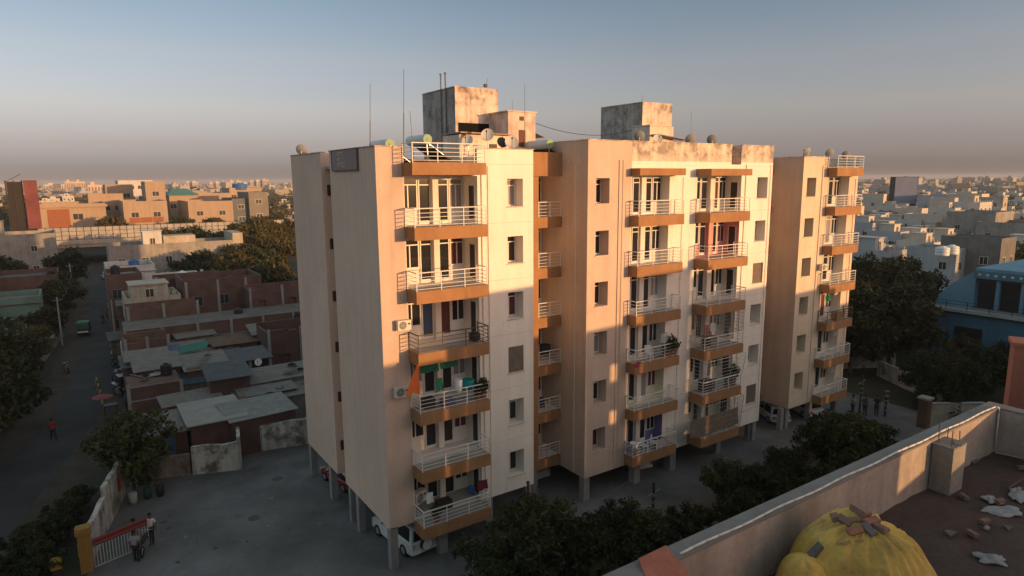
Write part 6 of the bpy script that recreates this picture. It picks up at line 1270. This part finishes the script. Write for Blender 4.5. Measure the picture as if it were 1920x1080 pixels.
# ================================================================ vehicles
CARGL = flat('car_glass', (.012, .013, .016), .08, spec=.5); LAMP = flat('lamp_lens', (.5, .5, .48), .2); TAIL = flat('tail_lens', (.30, .02, .02), .3); RIM = flat('rim', (.4, .4, .41), .35, metal=.6)
def car_proto(col, suv=False, name='parked_car'):
    """nose towards +X"""
    L, W, H = (4.3, 1.76, 1.78) if suv else (3.8, 1.62, 1.5); o = thing(name, '', 'car'); paint = mat(f'car_paint_{col}', col, .25, .03, 1, .02, obj=True, spec=.5); hb = H*.54; g = .22; a = MB(); w = W/2
    def loft(secs):
        n = len(secs[0]); pts = [p for s_ in secs for p in s_]; a.add(pts, [(k*n+i, k*n+(i+1) % n, (k+1)*n+(i+1) % n, (k+1)*n+i) for k in range(len(secs)-1) for i in range(n)]+[tuple(range(n-1, -1, -1)), tuple((len(secs)-1)*n+i for i in range(n))])
    def sec(x, z0, z1, ww): c = .09; return [(x, -ww, z0+c), (x, -ww+c*.6, z0), (x, ww-c*.6, z0), (x, ww, z0+c), (x, ww, z1-c), (x, ww-c*1.4, z1), (x, -ww+c*1.4, z1), (x, -ww, z1-c)]
    bz = hb*(1.02 if suv else 1.0)
    loft([sec(-L/2, .38, bz*.92, w*.90), sec(-L/2+.12, .26, bz, w*.98), sec(-L*.2, g, bz, w), sec(L*.2, g, bz, w), sec(L*.3, g, bz*.97, w*.99), sec(L/2-.15, .26, bz*.84, w*.95), sec(L/2, .38, bz*.66, w*.86)])
    xr = -L/2+(.06 if suv else .28); t = w*.80
    loft([[(xr, -w*.93, bz-.05), (xr, w*.93, bz-.05), (xr+.12, t, H), (xr+.12, -t, H)], [(L*.22, -w*.93, bz-.05), (L*.22, w*.93, bz-.05), (L*.05, t, H), (L*.05, -t, H)]])
    a.build('body', paint, o, False)
    a = MB(); e = .012
    for s_ in (-1, 1):
        def P(x, f, zz): return (x, s_*(w*.93+(t-w*.93)*f+e), zz)
        for x0, x1, x2, x3 in ((xr+.22, -L*.08, -L*.08, xr+.3), (-L*.05, L*.165, L*.055, -L*.05)):
            p = [P(x0, .12, bz+.02), P(x1, .12, bz+.02), P(x2, .88, H-.1), P(x3, .88, H-.1)]; a.quad(*(p if s_ < 0 else p[::-1]))
    a.build('side_window', CARGL, o)
    a = MB(); a.quad((L*.22-.02, -w*.82, bz+.04), (L*.22-.02, w*.82, bz+.04), (L*.06+.02, t*.9, H-.07), (L*.06+.02, -t*.9, H-.07)); a.T = Matrix.Translation((.014, 0, .01)); a.v = [(x+.014, y, z+.012) for x, y, z in a.v]; a.build('windscreen', CARGL, o)
    a = MB(); a.quad((xr-.002, w*.8, bz+.05), (xr-.002, -w*.8, bz+.05), (xr+.105, -t*.88, H-.12), (xr+.105, t*.88, H-.12)); a.build('rear_window', CARGL, o)
    for x in (-L*.31, L*.31):
        for s_ in (-1, 1):
            a = MB(); r_ = .33 if suv else .29; a.cyl((x, s_*(w-.19), r_), (x, s_*(w+.012), r_), r_, n=16); q_ = a.build('wheel', RUBBER, o); a = MB(); a.cyl((x, s_*(w+.013), r_), (x, s_*(w+.025), r_), r_*.6, r_*.5, 12); a.build('rim', RIM, q_)
    for s_ in (-1, 1):
        a = MB(); a.cbox((L/2-.07, s_*w*.68, bz*.70), (.06, .17, .07)); a.build('headlight', LAMP, o); a = MB(); a.cbox((-L/2+.03, s_*w*.80, bz*.78), (.03, .09, .13)); a.build('tail_light', TAIL, o); a = MB(); a.cbox((L*.17, s_*(w+.07), bz+.06), (.06, .07, .06)); a.build('mirror', paint, o)
    a = MB(); a.box(-L/2-.03, -L/2+.08, -w*.9, w*.9, .34, .5); a.build('bumper', paint if not suv else WHITE, o)
    if suv: a = MB(); a.cyl((-L/2-.005, .0, bz*.8), (-L/2-.19, .0, bz*.8), .34, .33, 18); q_ = a.build('spare_wheel', RUBBER, o); a = MB(); a.cyl((-L/2-.191, 0, bz*.8), (-L/2-.2, 0, bz*.8), .3, n=18); a.build('cover', WHITE, q_)
    return remember(o)
C_SUV = car_proto((.62, .62, .61), True, 'parked_suv'); C_W = car_proto((.60, .60, .60)); C_R = car_proto((.24, .015, .02)); C_D = car_proto((.03, .035, .05))
C_SUV.location = (1.75, 2.3, .02); C_SUV.rotation_euler = (0, 0, R(97)); C_SUV['label'] = 'white off road vehicle with a rear spare wheel parked under the near corner'
C_R.location = (1.5, 10.9, .02); C_R.rotation_euler = (0, 0, R(100)); C_R['label'] = 'red car parked between the stilts on the shaded flank'
C_W.location = (18.8, 2.6, .02); C_W.rotation_euler = (0, 0, R(80)); C_W['label'] = 'white car under the left half of the middle block'; GRP = 'cars parked under the apartment building'
for o_ in (C_SUV, C_R, C_W): o_['group'] = GRP
dup(C_W, (34.6, 2.2, .02), R(60), 'white car under the rightmost block'); dup(C_W, (37.8, 1.6, .02), R(75), 'white car at the far end under the rightmost block')
dup(C_W, (12.0, 5.4, .02), R(90), 'pale car deep in the shade of the link bay')
C_D.location = (-7.7, 83, .02); C_D.rotation_euler = (0, 0, R(93)); C_D['label'] = 'dark car parked on the right of the lane'; C_D['group'] = 'vehicles in the lane'
dup(C_D, (-7.6, 44.2, .02), R(20), 'dark car parked across the lane edge by the brick shacks'); dup(C_D, (-8.0, 41.9, .02), R(10), 'second dark car nose to nose with the one by the brick shacks')
dup(C_W, (-6.4, 128, .02), R(92), 'white car at the mouth of the underpass', 'vehicles in the lane'); dup(C_W, (19.5, 86, .02), R(150), 'white car parked under the grove beside the apartment building', 'vehicles in the lane')
# autorickshaw
def rickshaw(x, y, rz, top, lab):
    o = thing('autorickshaw', lab, 'autorickshaw', (x, y, .02), rz, 'vehicles in the lane'); a = MB(); w = .65
    a.prof([(-1.3, .35), (.5, .3), (1.25, .45), (1.2, .8), (.85, .95), (.3, .55), (-.5, .55), (-1.3, .9)], -w, w); a.build('body', flat('rickshaw_body', (.02, .03, .02), .4), o)
    a = MB(); a.prof([(-1.35, .9), (-1.25, 1.65), (-.9, 1.8), (.5, 1.78), (.75, 1.6), (.72, 1.55), (.5, 1.7), (-.9, 1.7), (-1.2, 1.55), (-1.28, .9)], -w-.02, w+.02); a.build('canopy', top, o)
    a = MB(); a.quad((.9, -w*.9, .95), (.9, w*.9, .95), (.72, w*.9, 1.55), (.72, -w*.9, 1.55)); a.build('windscreen', CARGL, o)
    a = MB(); a.box(-1.36, -1.31, -w*.9, w*.9, .5, .68); a.build('rear_panel', WHITE, o)
    a = MB(); a.box(-.9, -.4, -w*.9, w*.9, .55, .75); a.build('seat', BLACK, o)
    for p in ((1.05, 0), (-.9, -.55), (-.9, .55)): a = MB(); a.cyl((p[0], p[1]-.06, .22), (p[0], p[1]+.06, .22), .22, n=14); a.build('wheel', RUBBER, o)
    a = MB(); a.cyl((1.24, 0, .68), (1.3, 0, .68), .1, n=10); a.build('headlight', LAMP, o); return o
rickshaw(-11.5, 71.5, R(82), flat('rickshaw_green', (.01, .10, .06), .5), 'autorickshaw with a bright green hood parked on the left of the lane')
rickshaw(-8.7, 54.5, R(85), flat('rickshaw_dark_green', (.01, .09, .06), .5), 'autorickshaw with a dark green hood by the right edge of the lane')
# motorbikes
def bike_proto():
    o = thing('motorbike', '', 'motorbike')
    for x in (-.62, .62):
        a = MB(); n = 18; a.tube([(x+.27*math.cos(2*math.pi*i/n), 0, .3+.27*math.sin(2*math.pi*i/n)) for i in range(n+1)], .045, 6); q_ = a.build('wheel', RUBBER, o); a = MB()
        for i in range(4): t_ = math.pi*i/4; a.bar((x+.25*math.cos(t_), 0, .3+.25*math.sin(t_)), (x-.25*math.cos(t_), 0, .3-.25*math.sin(t_)), .015)
        a.build('spokes', STEEL, q_)
    a = MB(); a.ball((.12, 0, .82), (.27, .12, .13)); a.build('tank', flat('bike_paint', (.03, .03, .035), .3), o, True)
    a = MB(); a.cbox((-.35, 0, .8), (.36, .12, .05), 0, 0); a.build('seat', BLACK, o)
    a = MB(); a.cbox((.02, 0, .45), (.22, .12, .16)); a.tube([(.62, .0, .3), (.42, 0, .95)], .035); a.tube([(-.62, 0, .3), (-.1, 0, .7), (.35, 0, .8)], .03); a.tube([(-.62, .1, .28), (.0, .12, .3)], .035); a.build('frame', STEEL, o)
    a = MB(); a.tube([(.33, -.34, 1.02), (.42, 0, .98), (.33, .34, 1.02)], .018); a.build('handlebar', STEEL, o); a = MB(); a.ball((.52, 0, .9), (.07, .09, .09)); a.build('headlight', LAMP, o); return remember(o)
BK = bike_proto(); BK.location = (-10.1, 9.2, .02); BK.rotation_euler = (0, 0, R(70)); BK['label'] = 'motorbike beside the gate with two men at it'; BK['group'] = 'motorbikes'
for x, y, rz, lab in [(-9.2, 78.3, 1.4, 'motorbike ridden down the middle of the lane'), (-9.0, 52.2, 1.0, 'motorbike parked behind the dark green autorickshaw'), (-8.5, 51.2, .8, 'motorbike parked nearest the white post on the lane'), (-8.9, 45.8, .3, 'motorbike parked against the dark cars'), (-13.5, 52, 1.8, 'motorbike under the trees left of the lane'), (-9.6, 40.3, 1.9, 'motorbike lying close to the lane edge by the shacks')]: dup(BK, (x, y, .02), rz, lab)
# small lane furniture
m = MB(); n = 12; a_ = thing('parasol', 'pink and red parasol open over a stall on the lane', 'parasol', (-10.9, 35.2, 0), 0, None, .78); m.add([(1.0*math.cos(2*math.pi*i/n), 1.0*math.sin(2*math.pi*i/n), 1.95) for i in range(n)]+[(0, 0, 2.3)]+[(1.0*math.cos(2*math.pi*i/n), 1.0*math.sin(2*math.pi*i/n), 1.93) for i in range(n)]+[(0, 0, 2.27)], [(i, (i+1) % n, n) for i in range(n)]+[(n+1+(i+1) % n, n+1+i, 2*n+1) for i in range(n)])
m.build('canopy', flat('parasol_pink', (.26, .055, .06), .7), a_); m = MB(); m.tube([(0, 0, 0), (0, 0, 2.3)], .025); m.build('pole', STEEL, a_); m = MB(); m.box(-.5, .5, -.35, .35, .75, .82); [m.bar((x, y, 0), (x, y, .75), .05) for x in (-.45, .45) for y in (-.3, .3)]; tag(m.build('stall_table', DARKDOOR), 'small dark vending table under the pink parasol', 'table').location = (-10.4, 35.0, 0)
for i in range(7):
    m = MB(); m.lathe([(.14, 0), (.15, .1), (.1, .45), (.1, .7), (.03, .74)], n=10); o = m.build('bollard', flat('yellow_bollard', (.40, .30, .10), .7) if i % 2 == 0 else flat('dark_bollard', (.08, .07, .06), .7)); o.location = (-10.9+.14*i*-.2, 38.3+i*1.15, .0); tag(o, ('yellow' if i % 2 == 0 else 'dark')+' painted block in the dotted row along the right of the lane', 'bollard', ('yellow' if i % 2 == 0 else 'dark')+' blocks along the lane')
for x, y, h, lab, mm in [(-8.6, 47.5, 3.6, 'white painted post at the corner of the brick shacks', WHITE), (-8.6, 60, 6.0, 'thin grey utility pole by the right edge of the lane', CONC), (-13.9, 66, 6.0, 'thin grey utility pole by the parked autorickshaw', CONC), (-12.4, 100, 6.5, 'utility pole left of the lane near the underpass', CONC)]:
    o = thing('lane_pole', lab, 'pole', (x, y, 0), 0, 'poles along the lane'); m = MB(); m.cyl((0, 0, 0), (0, 0, h), .11, .08, 8); m.build('shaft', mm, o); m = MB(); m.bar((-.5, 0, h-.4), (.5, 0, h-.4), .07); m.build('cross_arm', CONCD, o)
for x, y, lab, mm in [(-10.2, 15.6, 'pale barrel by the boundary wall', flat('pale_barrel', (.30, .33, .30), .6)), (-9.4, 15.9, 'dark green bin by the boundary wall', flat('bin_green', (.02, .05, .04), .6)), (-8.7, 15.8, 'black bin by the boundary wall', BLACK)]:
    o = thing('bin', lab, 'bin', (x, y, .02), 0, None, .72); m = MB(); m.lathe([(.26, 0), (.32, .3), (.33, .85), (.28, .9)], n=12); m.build('body', mm, o, True); m = MB(); m.cyl((0, 0, .9), (0, 0, .96), .34, .3, 12); m.build('lid', mm, o)
# ================================================================ people
SKIN = flat('skin', (.16, .085, .055), .6); HAIR = flat('hair', (.012, .01, .01), .6)
def skinned(name, nodes, edges, m, parent, sub=1):
    me = bpy.data.meshes.new(name); me.from_pydata([n_[:3] for n_ in nodes], edges, []); o = bpy.data.objects.new(name, me); COL.objects.link(o)
    o.modifiers.new('s', 'SKIN'); sv = me.skin_vertices[0].data
    for i, n_ in enumerate(nodes): sv[i].radius = (n_[3], n_[4] if len(n_) > 4 else n_[3])
    sv[0].use_root = True; o.modifiers.new('d', 'SUBSURF').levels = sub; bpy.context.view_layer.update()
    nm = bpy.data.meshes.new_from_object(o.evaluated_get(bpy.context.evaluated_depsgraph_get())); bpy.data.objects.remove(o); nm.materials.clear(); nm.materials.append(m); nm.polygons.foreach_set('use_smooth', [True]*len(nm.polygons)); nm.name = name
    return link(name, nm, parent)
def person(lab, x, y, rz, shirt, trous, pose='stand', seed=0, z=.02, sc=1.):
    """faces -Y before rotation"""
    o = thing('person', lab, 'person', (x, y, z), rz, None, sc); st = .16 if pose == 'walk' else .03; hip = .90
    la, ra = {'stand': ((.27, -.02, .86), (-.27, -.02, .86)), 'walk': ((.25, -.22, .90), (-.25, .16, .90)), 'reach': ((.22, -.42, 1.02), (-.24, -.40, 1.0)), 'hip': ((.24, -.1, .98), (-.22, -.3, 1.15))}[pose]
    le = (.27, la[1]*.3+.06, 1.13); re = (-.27, ra[1]*.3+.06, 1.13)
    N = [(0, 0, .93, .13, .1), (0, .01, 1.12, .13, .095), (0, .01, 1.34, .15, .1), (0, 0, 1.48, .055), (0, -.015, 1.56, .06), (0, -.02, 1.65, .085, .1), (0, -.01, 1.74, .06, .07),
         (.17, .01, 1.38, .055), (*le, .04), (*la, .03), (-.17, .01, 1.38, .055), (*re, .04), (*ra, .03),
         (.09, 0, .86, .085), (.10, -st*.8-.02, .48, .055), (.10, -st if pose != 'walk' else -st*1.6, .07, .038), (.10, -st-.16, .035, .03), (-.09, 0, .86, .085), (-.10, st*.4-.02, .48, .055), (-.10, st*1.5, .07, .038), (-.10, st*1.5-.15, .035, .03)]
    E_ = [(0,1),(1,2),(2,3),(3,4),(4,5),(5,6),(2,7),(7,8),(8,9),(2,10),(10,11),(11,12),(0,13),(13,14),(14,15),(15,16),(0,17),(17,18),(18,19),(19,20)]
    for hand, wr in ((9, la), (12, ra)):
        s_ = 1 if hand == 9 else -1; d = Vector(wr)-Vector(le if s_ > 0 else re); d.normalize(); side = d.cross(Vector((1, 0, 0))).normalized(); p = Vector(wr)+d*.07; N.append((*p, .026)); b = len(N)-1; E_.append((hand, b))
        for k, L_ in enumerate((.065, .075, .07, .055)): f = p+side*((k-1.5)*.018)+d*L_; N.append((*f, .008)); E_.append((b, len(N)-1))
        f = Vector(wr)+d*.05+side*.045; N.append((*f, .009)); E_.append((b, len(N)-1))
    skinned('body', N, E_, SKIN, o, 1)
    g_ = .022; T_ = [(0, .01, 1.14, .13+g_, .095+g_), (0, .01, .95, .135+g_, .105+g_), (0, .01, 1.34, .15+g_, .1+g_), (0, 0, 1.44, .07, .07), (.17, .01, 1.38, .055+g_), (*(Vector((.17, .01, 1.38)).lerp(Vector(le), .85)), .045+g_), (-.17, .01, 1.38, .055+g_), (*(Vector((-.17, .01, 1.38)).lerp(Vector(re), .85)), .045+g_)]
    skinned('shirt', T_, [(0,1),(0,2),(2,3),(2,4),(4,5),(2,6),(6,7)], shirt, o, 1)
    L_ = [(0, 0, .93, .135+.012, .11)]+[(*N[i][:3], N[i][3]+.02) for i in (13, 14, 15, 17, 18, 19)]
    skinned('trousers', L_, [(0,1),(1,2),(2,3),(0,4),(4,5),(5,6)], trous, o, 1)
    a = MB(); a.ball((0, .005, 1.695), (.098, .115, .098), 12, 8); a.build('hair', HAIR, o, True)
    a = MB(); a.cbox((0, -.118, 1.64), (.014, .018, .022)); a.ball((.035, -.105, 1.665), .012, 6, 4); a.ball((-.035, -.105, 1.665), .012, 6, 4); a.box(-.03, .03, -.112, -.1, 1.595, 1.605); a.build('face', flat('face_shade', (.10, .05, .035), .6), o)
    for s_ in (-1, 1): a = MB(); a.ball((s_*.092, 0, 1.65), (.016, .025, .035), 6, 5); a.build('ear', SKIN, o)
    for i in (15, 19): a = MB(); a.ball((N[i][0], N[i][1]-.07, .04), (.05, .14, .045), 8, 6); a.build('shoe', BLACK, o)
    return o
cl_ = lambda n_, c: flat(n_, c, .85)
SW, SR, SB, SG, TD, TB_, TK = cl_('white_shirt', (.55, .55, .55)), cl_('red_shirt', (.30, .03, .035)), cl_('blue_shirt', (.10, .14, .22)), cl_('grey_shirt', (.25, .25, .27)), cl_('dark_trousers', (.025, .025, .03)), cl_('blue_trousers', (.05, .07, .12)), cl_('khaki_trousers', (.18, .14, .09))
person('man in a white shirt standing at the motorbike by the gate', -9.75, 9.9, R(-30), SW, TD, 'stand'); person('man in a grey blue shirt reaching to the motorbike by the gate', -10.55, 9.75, R(60), SB, TD, 'reach')
person('person in a pale top standing just inside the yard gate', -10.6, 8.35, R(150), SG, TD, 'stand'); person('man in a red shirt walking alone along the lane', -14.4, 30.6, R(20), SR, TD, 'walk')
person('person in a light shirt standing by the dark green autorickshaw', -9.3, 53.2, R(90), SW, TB_, 'stand'); person('person in dark clothes beside the parasol stall', -9.2, 34.9, R(-60), cl_('teal_shirt', (.03, .12, .13)), TD, 'hip'); person('rider in dark clothes on the motorbike in the lane', -9.2, 78.25, R(0), SB, TD, 'reach', z=.12)
person('leftmost of three people talking by the hedge on the right', 40.6, -1.3, R(60), SG, TD, 'hip'); person('middle of three people talking by the hedge on the right', 41.4, -1.9, R(-20), cl_('charcoal_shirt', (.06, .06, .07)), TD, 'stand'); person('rightmost of three people by the hedge, with an arm held out', 42.1, -2.5, R(-80), cl_('black_shirt', (.03, .03, .03)), TD, 'reach')
person('person in a white shirt among the vehicles by the brick shacks', -9.3, 44.6, R(40), SW, TB_, 'stand'); person('person standing under the big tree at the left edge', -17.9, 34.8, R(-80), SG, TK, 'stand')
# ---------------------------------------------------------------- evening haze
hm = bpy.data.materials.new('haze'); hm.use_nodes = True; nt = hm.node_tree; nt.nodes.remove(nt.nodes['Principled BSDF'])
pv = nt.nodes.new('ShaderNodeVolumePrincipled'); pv.inputs['Color'].default_value = (.70, .72, .80, 1); pv.inputs['Density'].default_value = .00020; pv.inputs['Anisotropy'].default_value = .0
nt.links.new(pv.outputs[0], nt.nodes['Material Output'].inputs['Volume'])
m = MB(); m.box(-9400, 9400, -9400, 9400, -1.0, 36); tag(m.build('haze', hm), 'thin pinkish evening haze over the city', 'haze', kind='stuff')
